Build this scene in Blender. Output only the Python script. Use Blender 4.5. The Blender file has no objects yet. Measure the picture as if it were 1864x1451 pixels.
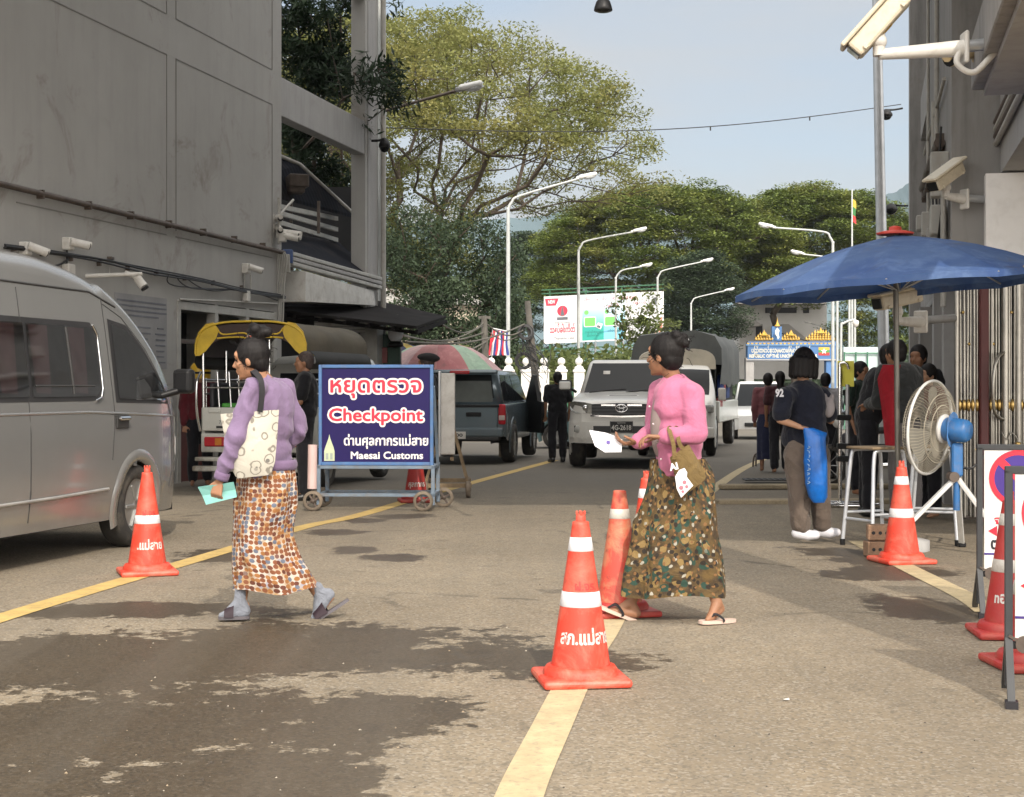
import bpy, bmesh, math, random
import numpy as np
from mathutils import Vector, Matrix, Euler, Quaternion
SC = bpy.context.scene
COL = SC.collection
# ------------------------------------------------------------------ camera
F, HX, HY, HC = 2800.0, 932.0, 705.0, 1.29      # focal length in photo pixels, axis, camera height
cam = bpy.data.cameras.new('camera'); cam.sensor_width = 36; cam.lens = 36*F/1864
cam.shift_y = -(725.5-HY)/1864; cam.clip_start = .1; cam.clip_end = 3000
camo = bpy.data.objects.new('camera', cam); COL.objects.link(camo)
camo.location = (0, 0, HC); camo.rotation_euler = (math.pi/2, 0, 0)
SC.camera = camo
# ------------------------------------------------------------------ light
TOSUN = Vector((.17, -.80, .62)).normalized()
EL = math.asin(TOSUN.z); AZ = math.atan2(TOSUN.x, TOSUN.y)
SUN_STRENGTH, SKY_STRENGTH, EXPOSURE = 2.8, .15, .29
sl = bpy.data.lights.new('sun', 'SUN'); sl.energy = SUN_STRENGTH; sl.angle = math.radians(.6); sl.color = (1, .90, .77)
so = bpy.data.objects.new('sun', sl); COL.objects.link(so)
so.rotation_euler = (-TOSUN).to_track_quat('-Z', 'Y').to_euler()
W = bpy.data.worlds.new('World'); SC.world = W; W.use_nodes = True
nt = W.node_tree; N = nt.nodes; L = nt.links
for n in list(N): N.remove(n)
sky = N.new('ShaderNodeTexSky'); sky.sky_type = 'NISHITA'; sky.sun_disc = False
sky.sun_elevation = EL; sky.sun_rotation = AZ; sky.air_density = 1.0; sky.dust_density = 1.6; sky.ozone_density = 1.2
tc = N.new('ShaderNodeTexCoord'); mp = N.new('ShaderNodeMapping'); mp.inputs['Scale'].default_value = (1.6, 1.6, 6.5); mp.inputs['Location'].default_value = (2.2, .2, 1.4)
ns = N.new('ShaderNodeTexNoise'); ns.inputs['Scale'].default_value = 1.5; ns.inputs['Detail'].default_value = 5; ns.inputs['Roughness'].default_value = .5
rp = N.new('ShaderNodeValToRGB'); rp.color_ramp.elements[0].position = .37; rp.color_ramp.elements[1].position = .64
rp.color_ramp.elements[0].color = (.42, .42, .42, 1); rp.color_ramp.elements[1].color = (1, 1, 1, 1)
mx = N.new('ShaderNodeMix'); mx.data_type = 'RGBA'; 
bg = N.new('ShaderNodeBackground'); bg.inputs['Strength'].default_value = SKY_STRENGTH
ow = N.new('ShaderNodeOutputWorld')
L.new(tc.outputs['Generated'], mp.inputs['Vector']); L.new(mp.outputs['Vector'], ns.inputs['Vector'])
L.new(ns.outputs['Fac'], rp.inputs['Fac']); L.new(rp.outputs['Color'], mx.inputs['Factor'])

# thin bright cloud veil, boosted towards the sun and overhead to fill the shade
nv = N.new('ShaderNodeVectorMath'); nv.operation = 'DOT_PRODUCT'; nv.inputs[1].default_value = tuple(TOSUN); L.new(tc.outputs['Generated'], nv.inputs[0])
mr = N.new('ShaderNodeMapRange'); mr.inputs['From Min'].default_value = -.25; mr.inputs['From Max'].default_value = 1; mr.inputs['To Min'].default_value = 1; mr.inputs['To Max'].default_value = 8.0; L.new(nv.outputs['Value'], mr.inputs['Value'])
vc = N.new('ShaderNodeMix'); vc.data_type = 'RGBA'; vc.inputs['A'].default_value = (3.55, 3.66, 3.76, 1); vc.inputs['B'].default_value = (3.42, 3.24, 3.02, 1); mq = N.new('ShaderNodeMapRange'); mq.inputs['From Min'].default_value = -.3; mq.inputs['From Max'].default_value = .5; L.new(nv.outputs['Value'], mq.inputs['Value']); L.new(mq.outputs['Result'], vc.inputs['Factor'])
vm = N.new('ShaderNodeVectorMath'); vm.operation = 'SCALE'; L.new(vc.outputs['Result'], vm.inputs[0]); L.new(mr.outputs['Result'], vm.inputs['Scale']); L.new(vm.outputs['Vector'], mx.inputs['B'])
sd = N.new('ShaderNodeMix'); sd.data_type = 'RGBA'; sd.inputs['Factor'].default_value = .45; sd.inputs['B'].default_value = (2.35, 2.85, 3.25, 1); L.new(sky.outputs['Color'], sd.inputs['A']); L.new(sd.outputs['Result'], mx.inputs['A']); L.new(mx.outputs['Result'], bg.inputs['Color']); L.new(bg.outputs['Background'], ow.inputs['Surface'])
SC.view_settings.view_transform = 'Standard'; SC.view_settings.look = 'None'; SC.view_settings.gamma = 1
SC.view_settings.exposure = EXPOSURE; SC.view_settings.use_curve_mapping = False
SC.cycles.max_bounces = 8; SC.cycles.diffuse_bounces = 3; SC.cycles.glossy_bounces = 3; SC.cycles.transparent_max_bounces = 12

# ------------------------------------------------------------------ helpers
R = math.radians
def V(*a): return Vector(a)
def gz(Y): return -.01*(min(max(Y, 18), 60)-18)        # the road falls away gently beyond the checkpoint
def G(x, y):
    Y = F*HC/(y-HY)
    for _ in range(6): Y = F*(HC-gz(Y))/(y-HY)
    return Vector(((x-HX)*Y/F, Y, gz(Y)))
def P(x, y, Y): return Vector(((x-HX)*Y/F, Y, HC+(HY-y)*Y/F))
def X(x, Y): return (x-HX)*Y/F
def Zp(y, Y): return HC+(HY-y)*Y/F

MATS = {}
def srgb(h):
    h = h.lstrip('#'); c = [int(h[i:i+2], 16)/255 for i in (0, 2, 4)]
    return tuple(x/12.92 if x <= .04045 else ((x+.055)/1.055)**2.4 for x in c)
class NB:
    """small node builder"""
    def __init__(s, name):
        s.m = bpy.data.materials.new(name); s.m.use_nodes = True
        s.t = s.m.node_tree; s.b = s.t.nodes['Principled BSDF']; s.out = s.t.nodes['Material Output']
        s._o = None
    def n(s, typ, **kw):
        n = s.t.nodes.new(typ)
        for k, v in kw.items():
            if k in n.inputs.keys():
                if isinstance(v, bpy.types.NodeSocket): s.t.links.new(v, n.inputs[k])
                else: n.inputs[k].default_value = v
            else: setattr(n, k, v)
        return n
    def l(s, a, b): s.t.links.new(a, b)
    @property
    def obj(s):
        if s._o is None: s._o = s.n('ShaderNodeTexCoord').outputs['Object']
        return s._o
    def noise(s, scale, detail=4, rough=.55, vec=None, dist=0):
        return s.n('ShaderNodeTexNoise', Vector=vec or s.obj, Scale=scale, Detail=detail, Roughness=rough, Distortion=dist).outputs['Fac']
    def math(s, op, a, b=0, c=0, clamp=False):
        n = s.n('ShaderNodeMath', operation=op, use_clamp=clamp)
        for i, v in enumerate((a, b, c)):
            if isinstance(v, bpy.types.NodeSocket): s.l(v, n.inputs[i])
            else: n.inputs[i].default_value = v
        return n.outputs[0]
    def ramp(s, fac, a, b, ca=(0, 0, 0), cb=(1, 1, 1)):
        n = s.n('ShaderNodeValToRGB', Fac=fac); e = n.color_ramp.elements
        e[0].position = a; e[1].position = b; e[0].color = (*ca, 1); e[1].color = (*cb, 1)
        return n.outputs['Color']
    def sstep(s, x, a, b):
        n = s.n('ShaderNodeMapRange', Value=x); n.inputs['From Min'].default_value = a; n.inputs['From Max'].default_value = b
        return n.outputs['Result']
    def mix(s, f, a, b, mode='MIX'):
        n = s.n('ShaderNodeMix', data_type='RGBA', blend_type=mode)
        for k, v in (('Factor', f), ('A', a), ('B', b)):
            if isinstance(v, bpy.types.NodeSocket): s.l(v, n.inputs[k])
            elif k == 'Factor': n.inputs[k].default_value = v
            else: n.inputs[k].default_value = (*v, 1)
        return n.outputs['Result']
    def set(s, k, v):
        if isinstance(v, bpy.types.NodeSocket): s.l(v, s.b.inputs[k])
        elif k in ('Base Color', 'Emission Color'): s.b.inputs[k].default_value = (*v, 1)
        else: s.b.inputs[k].default_value = v
    def bump(s, h, strength=.3, dist=.01):
        n = s.n('ShaderNodeBump', Height=h, Strength=strength, Distance=dist); s.l(n.outputs['Normal'], s.b.inputs['Normal'])

def pm(name, col, rough=.55, metal=0, var=.25, vs=3.0, fine=0, fs=60, bump=0, bs=80, dirt=None, dcol=(.2, .15, .1), spec=None, coat=0):
    """painted / plain surface with large and fine tonal variation, dirt and bump"""
    if name in MATS: return MATS[name]
    if isinstance(col, str): col = srgb(col)
    b = NB(name)
    c2 = tuple(x*(1-var) for x in col); c1 = tuple(min(1, x*(1+var*.4)) for x in col)
    c = b.mix(b.ramp(b.noise(vs, 5, .6), .3, .7), c2, c1)
    if fine: c = b.mix(b.math('MULTIPLY', b.ramp(b.noise(fs, 3), .35, .65), fine), c, tuple(x*.45 for x in col))
    if dirt: c = b.mix(b.math('MULTIPLY', b.ramp(b.noise(vs*1.7, 6, .7, dist=.4), .48, .68), dirt), c, dcol)
    b.set('Base Color', c); b.set('Metallic', metal)
    b.set('Roughness', b.sstep(b.noise(vs*4, 3), -.6, 1.6)) if False else b.set('Roughness', rough)
    if spec is not None: b.set('Specular IOR Level', spec)
    if coat: b.set('Coat Weight', coat); b.set('Coat Roughness', .06)
    if bump: b.bump(b.noise(bs, 4), bump)
    MATS[name] = b.m; return b.m

class MB:
    """collects shapes into one mesh object"""
    def __init__(s): s.v = []; s.f = []; s.mi = []; s.sm = []; s.mats = []
    def _m(s, mat):
        if mat not in s.mats: s.mats.append(mat)
        return s.mats.index(mat)
    def add(s, vs, fs, mat, smooth=False, M=None):
        o = len(s.v); k = s._m(mat)
        s.v += [tuple(M @ Vector(v)) if M else tuple(v) for v in vs]
        for f in fs: s.f.append([i+o for i in f]); s.mi.append(k); s.sm.append(smooth)
        return s
    def poly(s, pts, mat): return s.add(pts, [list(range(len(pts)))], mat)
    def box(s, c, size, mat, rot=None, bev=0, M=None):
        bm = bmesh.new(); bmesh.ops.create_cube(bm, size=1)
        for v in bm.verts: v.co = Vector((v.co.x*size[0], v.co.y*size[1], v.co.z*size[2]))
        if bev: bmesh.ops.bevel(bm, geom=list(bm.edges), offset=min(bev, min(size)*.45), segments=2 if bev > .012 else 1, affect='EDGES', profile=.5)
        T = Matrix.Translation(c) @ (Euler(rot).to_matrix().to_4x4() if rot else Matrix())
        if M: T = M @ T
        return s.bm(bm, mat, T)
    def bm(s, bm, mat, T=None, smooth=False):
        bm.verts.index_update()
        s.add([v.co.copy() for v in bm.verts], [[v.index for v in f.verts] for f in bm.faces], mat, smooth, T); bm.free(); return s
    def beam(s, a, b, w, h, mat, bev=0):
        a, b = Vector(a), Vector(b); d = b-a; ln = d.length
        q = d.to_track_quat('X', 'Z'); 
        return s.box((0, 0, 0), (ln, w, h), mat, bev=bev, M=Matrix.Translation((a+b)/2) @ q.to_matrix().to_4x4())
    def tube(s, path, r, mat, n=8, caps=True, closed=False):
        path = [Vector(p) for p in path]; k = len(path); vs = []; up = None
        for i, p in enumerate(path):
            if closed: t = path[(i+1) % k]-path[i-1]
            else: t = path[min(i+1, k-1)]-path[max(i-1, 0)]
            t.normalize()
            if up is None: up = t.orthogonal().normalized()
            up = (up-t*up.dot(t))
            up = up.normalized() if up.length > 1e-6 else t.orthogonal().normalized()
            sd = t.cross(up); rr = r[i] if isinstance(r, (list, tuple)) else r
            for j in range(n):
                a = 2*math.pi*j/n; vs.append(p+(up*math.cos(a)+sd*math.sin(a))*rr)
        fs = []
        for i in range(k if closed else k-1):
            i2 = (i+1) % k
            for j in range(n): fs.append([i*n+j, i*n+(j+1) % n, i2*n+(j+1) % n, i2*n+j])
        s.add(vs, fs, mat, True)
        if caps and not closed: s.add(vs[:n], [list(range(n))[::-1]], mat); s.add(vs[-n:], [list(range(n))], mat)
        return s
    def cyl(s, a, b, r, mat, n=12, r2=None): return s.tube([a, b], [r, r if r2 is None else r2], mat, n)
    def lathe(s, prof, mat, n=24, M=None, smooth=True, phase=0, caps=True):
        vs = []; fs = []
        for (r, z) in prof:
            for j in range(n):
                a = 2*math.pi*j/n+phase; vs.append((r*math.cos(a), r*math.sin(a), z))
        for i in range(len(prof)-1):
            for j in range(n): fs.append([i*n+j, i*n+(j+1) % n, (i+1)*n+(j+1) % n, (i+1)*n+j])
        s.add(vs, fs, mat, smooth, M)
        if caps and prof[0][0] > 1e-4: s.add(vs[:n], [list(range(n))[::-1]], mat, False, M)
        if caps and prof[-1][0] > 1e-4: s.add(vs[-n:], [list(range(n))], mat, False, M)
        return s
    def ball(s, c, r, mat, n=14, k=9, M=None):
        r = (r, r, r) if not isinstance(r, (list, tuple)) else r
        prof = [(max(1e-5, math.sin(math.pi*i/k)), -math.cos(math.pi*i/k)) for i in range(k+1)]
        T = Matrix.Translation(c) @ Matrix.Diagonal((*r, 1))
        return s.lathe(prof, mat, n, (M @ T) if M else T)
    def ext(s, poly, d, mat, smooth=False):
        """3-D polygon extruded along vector d"""
        n = len(poly); p = [Vector(q) for q in poly]; d = Vector(d)
        vs = p+[q+d for q in p]
        fs = [list(range(n))[::-1], [n+i for i in range(n)]]+[[i, (i+1) % n, n+(i+1) % n, n+i] for i in range(n)]
        return s.add(vs, fs, mat, smooth)
    def grid(s, g, mat, smooth=True, skip=None, closeu=False):
        """g[i][j] points"""
        nu, nv = len(g), len(g[0]); vs = [p for row in g for p in row]; fs = []
        for i in range(nu if closeu else nu-1):
            for j in range(nv-1):
                if skip and skip(i, j): continue
                i2 = (i+1) % nu; fs.append([i*nv+j, i2*nv+j, i2*nv+j+1, i*nv+j+1])
        return s.add(vs, fs, mat, smooth)
    def text(s, body, M, size, mat, width=None, off=0, align='CENTER', res=2, thick=0, shear=0):
        """M maps text plane (x right, y up) to local space; width fits the text to that length"""
        c = bpy.data.curves.new('t', 'FONT'); c.body = body; c.size = size; c.offset = off; c.align_x = align; c.align_y = 'CENTER'
        c.resolution_u = res; c.shear = shear
        o = bpy.data.objects.new('t', c); COL.objects.link(o)
        me = bpy.data.meshes.new_from_object(o.evaluated_get(bpy.context.evaluated_depsgraph_get()))
        vs = [v.co.copy() for v in me.vertices]; fs = [list(p.vertices) for p in me.polygons]
        bpy.data.objects.remove(o); bpy.data.curves.remove(c); bpy.data.meshes.remove(me)
        if width and vs:
            xs = [v.x for v in vs]; k = width/(max(xs)-min(xs)); m0 = (max(xs)+min(xs))/2
            for v in vs: v.x = (v.x-m0)*k
        return s.add(vs, fs, mat, False, M)
    def bold(s, body, M, size, mat, width, r, n=8, step=.00012, res=3):
        """lettering thickened by r: copies shifted round a circle, each a hair above the last"""
        for k in range(n):
            a = 2*math.pi*k/n; s.text(body, M @ Matrix.Translation((r*math.cos(a), r*math.sin(a), k*step)), size, mat, width=width, res=res)
        return s.text(body, M @ Matrix.Translation((0, 0, n*step)), size, mat, width=width, res=res)
    def build(s, name, parent=None, loc=None, rz=0, mods=None, recalc=False, **props):
        me = bpy.data.meshes.new(name); me.from_pydata(s.v, [], s.f)
        for m in s.mats: me.materials.append(m)
        me.polygons.foreach_set('material_index', s.mi); me.polygons.foreach_set('use_smooth', s.sm)
        if recalc:
            bm = bmesh.new(); bm.from_mesh(me); bmesh.ops.recalc_face_normals(bm, faces=list(bm.faces)); bm.to_mesh(me); bm.free()
        me.update()
        o = bpy.data.objects.new(name, me); COL.objects.link(o)
        if parent: o.parent = parent
        if loc is not None: o.location = loc
        if rz: o.rotation_euler = (0, 0, rz)
        tag(o, **props); return o
def tag(o, label=None, cat=None, group=None, kind=None):
    for k, v in (('label', label), ('category', cat), ('group', group), ('kind', kind)):
        if v: o[k] = v
    return o
def thing(name, label, cat, loc=(0, 0, 0), rz=0, group=None, sc=1):
    o = bpy.data.objects.new(name, None); COL.objects.link(o); o.location = loc; o.rotation_euler = (0, 0, rz)
    o.empty_display_size = .2; o.scale = (sc, sc, sc) if not isinstance(sc, tuple) else sc
    return tag(o, label, cat, group)
def dup(root, loc, rz=0, label=None, group=None, sc=None, rot=None):
    r = root.copy(); COL.objects.link(r); r.location = loc; r.rotation_euler = rot or (0, 0, rz)
    if label: r['label'] = label
    if group: r['group'] = group
    if sc: r.scale = (sc, sc, sc) if not isinstance(sc, tuple) else sc
    for ch in list(root.children):
        c = ch.copy(); COL.objects.link(c); c.parent = r
        for g in list(ch.children):
            d = g.copy(); COL.objects.link(d); d.parent = c
    return r
def plane_M(o, xdir, ydir):
    """matrix taking (x,y,0) to o + x*xdir + y*ydir"""
    xd, yd = Vector(xdir).normalized(), Vector(ydir).normalized(); zd = xd.cross(yd)
    return Matrix(((xd.x, yd.x, zd.x, o[0]), (xd.y, yd.y, zd.y, o[1]), (xd.z, yd.z, zd.z, o[2]), (0, 0, 0, 1)))
FRONT = lambda x, y, z: plane_M((x, y, z), (1, 0, 0), (0, 0, 1))     # facing -Y
def curve(pts, n=8):
    """Catmull-Rom through pts"""
    p = [Vector(q) for q in pts]; out = []
    for i in range(len(p)-1):
        a, b, c, d = p[max(i-1, 0)], p[i], p[i+1], p[min(i+2, len(p)-1)]
        for k in range(n):
            t = k/n; out.append(.5*((2*b)+(c-a)*t+(2*a-5*b+4*c-d)*t*t+(3*b-a-3*c+d)*t**3))
    return out+[p[-1]]
def rrect(x0, y0, x1, y1, r, n=4):
    out = []
    for cx, cy, a0 in ((x1-r, y1-r, 0), (x0+r, y1-r, 90), (x0+r, y0+r, 180), (x1-r, y0+r, 270)):
        for k in range(n+1):
            a = R(a0+90*k/n); out.append((cx+r*math.cos(a), cy+r*math.sin(a)))
    return out
def soft(mb, name, voxel, parent=None, smooth=4, wr=None, **props):
    """overlapping solids fused into one continuous skin"""
    me = bpy.data.meshes.new(name); me.from_pydata(mb.v, [], mb.f)
    o = bpy.data.objects.new('t', me); COL.objects.link(o)
    md = o.modifiers.new('r', 'REMESH'); md.mode = 'VOXEL'; md.voxel_size = voxel
    if smooth:
        m2 = o.modifiers.new('s', 'SMOOTH'); m2.iterations = smooth; m2.factor = .5
    m = bpy.data.meshes.new_from_object(o.evaluated_get(bpy.context.evaluated_depsgraph_get()))
    bpy.data.objects.remove(o); bpy.data.meshes.remove(me); m.name = name
    if wr:                                  # soft folds pushed along the normals
        from mathutils import noise
        amp, sc, stretch, seed = wr; m.update(); ns_ = [v.normal.copy() for v in m.vertices]
        for v, n_ in zip(m.vertices, ns_):
            q = Vector((v.co.x*stretch[0]+seed, v.co.y*stretch[1], v.co.z*stretch[2]))*sc
            q = q+noise.noise_vector(q*.5)*.9
            f = 1-abs(noise.noise(q))*2.2; f2 = noise.noise(q*2.3)
            v.co += n_*amp*(f*.75+f2*.35-.35)
        m.update()
    m.materials.clear(); m.materials.append(mb.mats[0])
    m.polygons.foreach_set('use_smooth', [True]*len(m.polygons)); m.polygons.foreach_set('material_index', [0]*len(m.polygons)); m.update()
    ob = bpy.data.objects.new(name, m); COL.objects.link(ob)
    if parent: ob.parent = parent
    return tag(ob, **props)
# ------------------------------------------------------------------ ground
def wet_mask(b, blobs, amp=1.25, lo=.02, hi=.13):
    pos = b.obj; sx = b.n('ShaderNodeSeparateXYZ', Vector=pos); best = None
    for (cx, cy, rx, ry, an) in blobs:
        dx = b.math('SUBTRACT', sx.outputs[0], cx); dy = b.math('SUBTRACT', sx.outputs[1], cy); c, s_ = math.cos(R(an)), math.sin(R(an))
        u = b.math('DIVIDE', b.math('ADD', b.math('MULTIPLY', dx, c), b.math('MULTIPLY', dy, s_)), rx)
        v = b.math('DIVIDE', b.math('SUBTRACT', b.math('MULTIPLY', dy, c), b.math('MULTIPLY', dx, s_)), ry)
        d = b.math('SUBTRACT', 1, b.math('SQRT', b.math('ADD', b.math('MULTIPLY', u, u), b.math('MULTIPLY', v, v))))
        best = d if best is None else b.math('MAXIMUM', best, d)
    nz = b.math('SUBTRACT', b.noise(1.15, 8, .66, dist=.5), .5)
    n2 = b.math('SUBTRACT', b.noise(9, 5, .75), .5)
    t = b.math('ADD', best, b.math('ADD', b.math('MULTIPLY', nz, amp*2.2), b.math('MULTIPLY', n2, amp*1.5)))
    return b.sstep(t, lo, hi)
def gblob(x, y, wx, wy, an=0):
    """stain centred at photo pixel x, y with radii in metres"""
    p = G(x, y); return (p.x, p.y, wx, wy, an)
def ground_mat():
    b = NB('asphalt')
    big = b.ramp(b.noise(.35, 6, .6), .32, .7)
    c = b.mix(big, (.190, .152, .103), (.275, .226, .160))
    mid = b.ramp(b.noise(2.6, 6, .68, dist=.6), .36, .66)
    c = b.mix(b.math('MULTIPLY', mid, .38), c, (.150, .130, .100))
    # aggregate: pale and dark grains
    vo = b.n('ShaderNodeTexVoronoi', Vector=b.obj, Scale=85); g = b.n('ShaderNodeSeparateColor', Color=vo.outputs['Color'])
    c = b.mix(b.math('MULTIPLY', b.ramp(g.outputs[0], .70, .90), .45), c, (.36, .33, .28))
    c = b.mix(b.math('MULTIPLY', b.ramp(g.outputs[1], .66, .86), .50), c, (.075, .068, .056))
    fn = b.noise(55, 3, .7)
    c = b.mix(b.math('MULTIPLY', b.ramp(fn, .56, .72), .34), c, (.10, .088, .07))
    # blotches of old stains and droplets
    spots = b.ramp(b.noise(4.2, 2, .4), .66, .71)
    c = b.mix(b.math('MULTIPLY', spots, .30), c, (.07, .06, .048))
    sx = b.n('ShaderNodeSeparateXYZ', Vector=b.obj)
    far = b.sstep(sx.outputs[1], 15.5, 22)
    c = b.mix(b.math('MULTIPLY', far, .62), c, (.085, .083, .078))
    blobs = [gblob(140, 1200, 1.5, .85, 8), gblob(520, 1185, 1.3, .80, -4), gblob(780, 1195, .95, .52, -6), gblob(925, 1200, .42, .33, 0),
             gblob(330, 1310, .95, .75, 10), gblob(100, 1330, .75, .5, 0), gblob(450, 1430, .55, .5, 15), gblob(20, 1440, .35, .35, 0), gblob(640, 1300, .45, .4, 0),
             gblob(620, 1340, .25, .22, 0), gblob(250, 1110, .9, .35, 5), gblob(720, 1015, .22, .22, 0), gblob(650, 1000, .2, .3, 0), gblob(610, 968, .3, .3, 0), gblob(420, 1010, .4, .7, 0),
             gblob(740, 940, .35, .3, 0), gblob(660, 948, .2, .3, 0), gblob(1690, 1110, .34, .75, 20), gblob(1620, 1045, .45, .45, 0), gblob(1740, 1120, .25, .35, 0), gblob(1560, 1010, .45, .6, 0)]
    w = wet_mask(b, blobs)
    wc = b.mix(1.0, c, (.30, .275, .245), 'MULTIPLY')
    c = b.mix(w, c, wc)
    trk = b.n('ShaderNodeMapping', Vector=b.obj); trk.inputs['Rotation'].default_value = (0, 0, -.21); trk.inputs['Scale'].default_value = (1.5, .06, 1)
    c = b.mix(b.math('MULTIPLY', b.ramp(b.noise(1.4, 4, .6, vec=trk.outputs[0]), .46, .66), .30), c, (.125, .108, .085))
    vc = b.n('ShaderNodeTexVoronoi', Vector=b.obj, Scale=.42, feature='DISTANCE_TO_EDGE'); nzc = b.math('MULTIPLY', b.math('SUBTRACT', b.noise(3.5, 5, .7), .5), .10)
    crk = b.math('MULTIPLY', b.sstep(b.math('ADD', vc.outputs['Distance'], nzc), .006, .001), b.ramp(b.noise(.5, 2), .5, .6)); c = b.mix(b.math('MULTIPLY', crk, .6), c, (.06, .052, .042))
    b.set('Base Color', c)
    r = b.math('SUBTRACT', .88, b.math('MULTIPLY', w, .34)); b.set('Roughness', r); b.set('Specular IOR Level', .35)
    h = b.math('ADD', b.math('MULTIPLY', fn, .5), b.math('MULTIPLY', g.outputs[2], .5))
    bp = b.n('ShaderNodeBump', Height=h, Strength=.55, Distance=.006); b.l(bp.outputs['Normal'], b.b.inputs['Normal'])
    return b.m
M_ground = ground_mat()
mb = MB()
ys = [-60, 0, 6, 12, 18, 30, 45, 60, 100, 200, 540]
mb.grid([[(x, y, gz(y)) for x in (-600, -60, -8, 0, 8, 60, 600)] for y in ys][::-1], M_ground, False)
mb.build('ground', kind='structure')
def line_mat(name, col, wear=.5):
    b = NB(name); c = b.mix(b.ramp(b.noise(6, 5, .65), .35, .7), tuple(x*.72 for x in col), col)
    c = b.mix(b.math('MULTIPLY', b.ramp(b.noise(28, 5, .75), .52, .66), wear), c, (.21, .18, .14))
    b.set('Base Color', c); b.set('Roughness', .8); b.bump(b.noise(70, 3), .3, .004); return b.m
M_lineY = line_mat('yellow_paint', (.56, .39, .13)); M_lineC = line_mat('cream_paint', (.52, .42, .25), .55)
def strip(name, pts, w, mat, dz=.004):
    pp = [Vector(p) for p in curve(pts, 6)]; g = []
    for i, p in enumerate(pp):
        t = (pp[min(i+1, len(pp)-1)]-pp[max(i-1, 0)]); t.z = 0; t.normalize(); n = Vector((t.y, -t.x, 0))
        g.append([(p.x-n.x*w/2, p.y-n.y*w/2, gz(p.y)+dz), (p.x+n.x*w/2, p.y+n.y*w/2, gz(p.y)+dz)])
    m = MB(); m.grid(g[::-1], mat, False); return m.build(name, kind='structure')
strip('yellow_line', [G(-300, 1235), G(0, 1126), G(420, 1000), G(560, 958), G(680, 931), G(900, 868), G(1010, 838)], .17, M_lineY)
strip('centre_line', [G(900, 1620), G(945, 1451), G(1002, 1328), G(1060, 1210), G(1100, 1150), G(1140, 1080), G(1190, 1000), G(1280, 905), G(1350, 855), G(1400, 832)], .155, M_lineC)
strip('edge_line', [G(1560, 985), G(1650, 1033), G(1755, 1085), G(1800, 1115)], .16, M_lineC)
# raised threshold strips and drain cover on the right
M_kerb = pm('kerb_concrete', (.33, .27, .18), .85, var=.35, vs=4, fine=.4, bump=.3)
for (x0, x1, y) in ((1310, 1440, 891), (1305, 1435, 917)):
    a, c = G(x0, y), G(x1, y); m = MB(); m.beam((a.x, a.y, .02), (c.x+1.4, c.y+.1, .02), .22, .06, M_kerb, .012)
    m.build('threshold_strip', kind='structure')
m = MB(); a = G(1390, 879); m.box((a.x+.1, a.y, .012), (.75, .34, .02), pm('drain_iron', (.05, .05, .05), .7), bev=.006)
for k in range(9): m.box((a.x-.2+k*.075, a.y, .023), (.03, .28, .006), pm('drain_slot', (.012, .012, .012), .9))
m.build('drain_cover', label='dark iron drain cover in the road behind the woman in black', cat='drain cover')
# ------------------------------------------------------------------ hills
m = MB(); rnd = random.Random(3)
def hill(m, pts, Y, mat):
    g = []
    for (x, y) in curve([(p[0], p[1], 0) for p in pts], 8) and [(q.x, q.y) for q in curve([(p[0], p[1], 0) for p in pts], 8)]:
        p = P(x, y+rnd.uniform(-2, 2), Y); g.append([(p.x, Y-Y*.25, -3), (p.x, Y-Y*.1, p.z*.5), p, (p.x, Y+Y*.2, -3)])
    m.grid(g, mat)
hill(m, [(-600, 520), (0, 450), (500, 420), (900, 400), (1000, 388), (1040, 376), (1075, 392), (1200, 430), (1400, 400), (1560, 372), (1625, 350), (1700, 330), (2000, 350), (2600, 420)], 420,
     pm('hill_forest_hazed', (.10, .15, .17), .95, var=.3, vs=.02))  # blue grey distance haze is mixed into the forest colour
m.build('hills', kind='structure')
# ------------------------------------------------------------------ left building
TH = math.atan(650/2800); CT = math.cos(TH)
def road(C, Y0, z=None): return (C+.2321*Y0, Y0, gz(Y0) if z is None else z)
M_conc = None
def plaster(name, c1, c2, streak=.5, rust=.25):
    b = NB(name)
    st = b.n('ShaderNodeMapping', Vector=b.obj); st.inputs['Scale'].default_value = (3, 3, .35)
    c = b.mix(b.ramp(b.noise(.55, 6, .6), .3, .72), c1, c2)
    c = b.mix(b.math('MULTIPLY', b.ramp(b.noise(1.6, 6, .65, vec=st.outputs[0]), .48, .74), streak), c, tuple(x*.55 for x in c1))
    c = b.mix(b.math('MULTIPLY', b.ramp(b.noise(.9, 7, .72, dist=.8), .56, .72), rust), c, (.15, .115, .085))
    b.set('Base Color', c); b.set('Roughness', .82); b.bump(b.noise(40, 5), .15, .004); return b.m
M_conc = plaster('grey_plaster', (.325, .318, .302), (.395, .388, .372), .18, .6)
M_conc2 = plaster('grey_plaster_light', (.30, .295, .29), (.40, .395, .39), .35)
M_groove = pm('groove_dark', (.235, .228, .216), .9)
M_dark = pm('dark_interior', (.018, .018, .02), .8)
M_white = pm('off_white_paint', (.62, .60, .56), .5, var=.15, dirt=.35)
M_pipe = pm('grey_pvc', (.42, .41, .38), .5, var=.2, dirt=.3)
M_iron = pm('rusty_pipe', (.10, .075, .06), .6, var=.4, vs=8)
M_black = pm('black_plastic', (.012, .012, .013), .4, spec=.25)
M_cable = pm('black_cable', (.02, .02, .022), .5)
M_steel = pm('galvanised_steel', (.46, .47, .48), .42, metal=.65, var=.2)
M_glass = NB('dark_glass'); M_glass.set('Base Color', (.012, .014, .016)); M_glass.set('Roughness', .05); M_glass.set('Specular IOR Level', .16); M_glass = M_glass.m
lb = thing('concrete_building', 'large grey plastered concrete building with open frame bay, behind the silver van', 'building', road(-9.5, 24.87), -TH)
def wy(x): return ((2800/((1582-x)/9.5))-24.87)/CT          # local y on the left facade for a pixel column
def wz(x, y): return HC+(HY-y)/((1582-x)/9.5)-gz(24.87)
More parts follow.
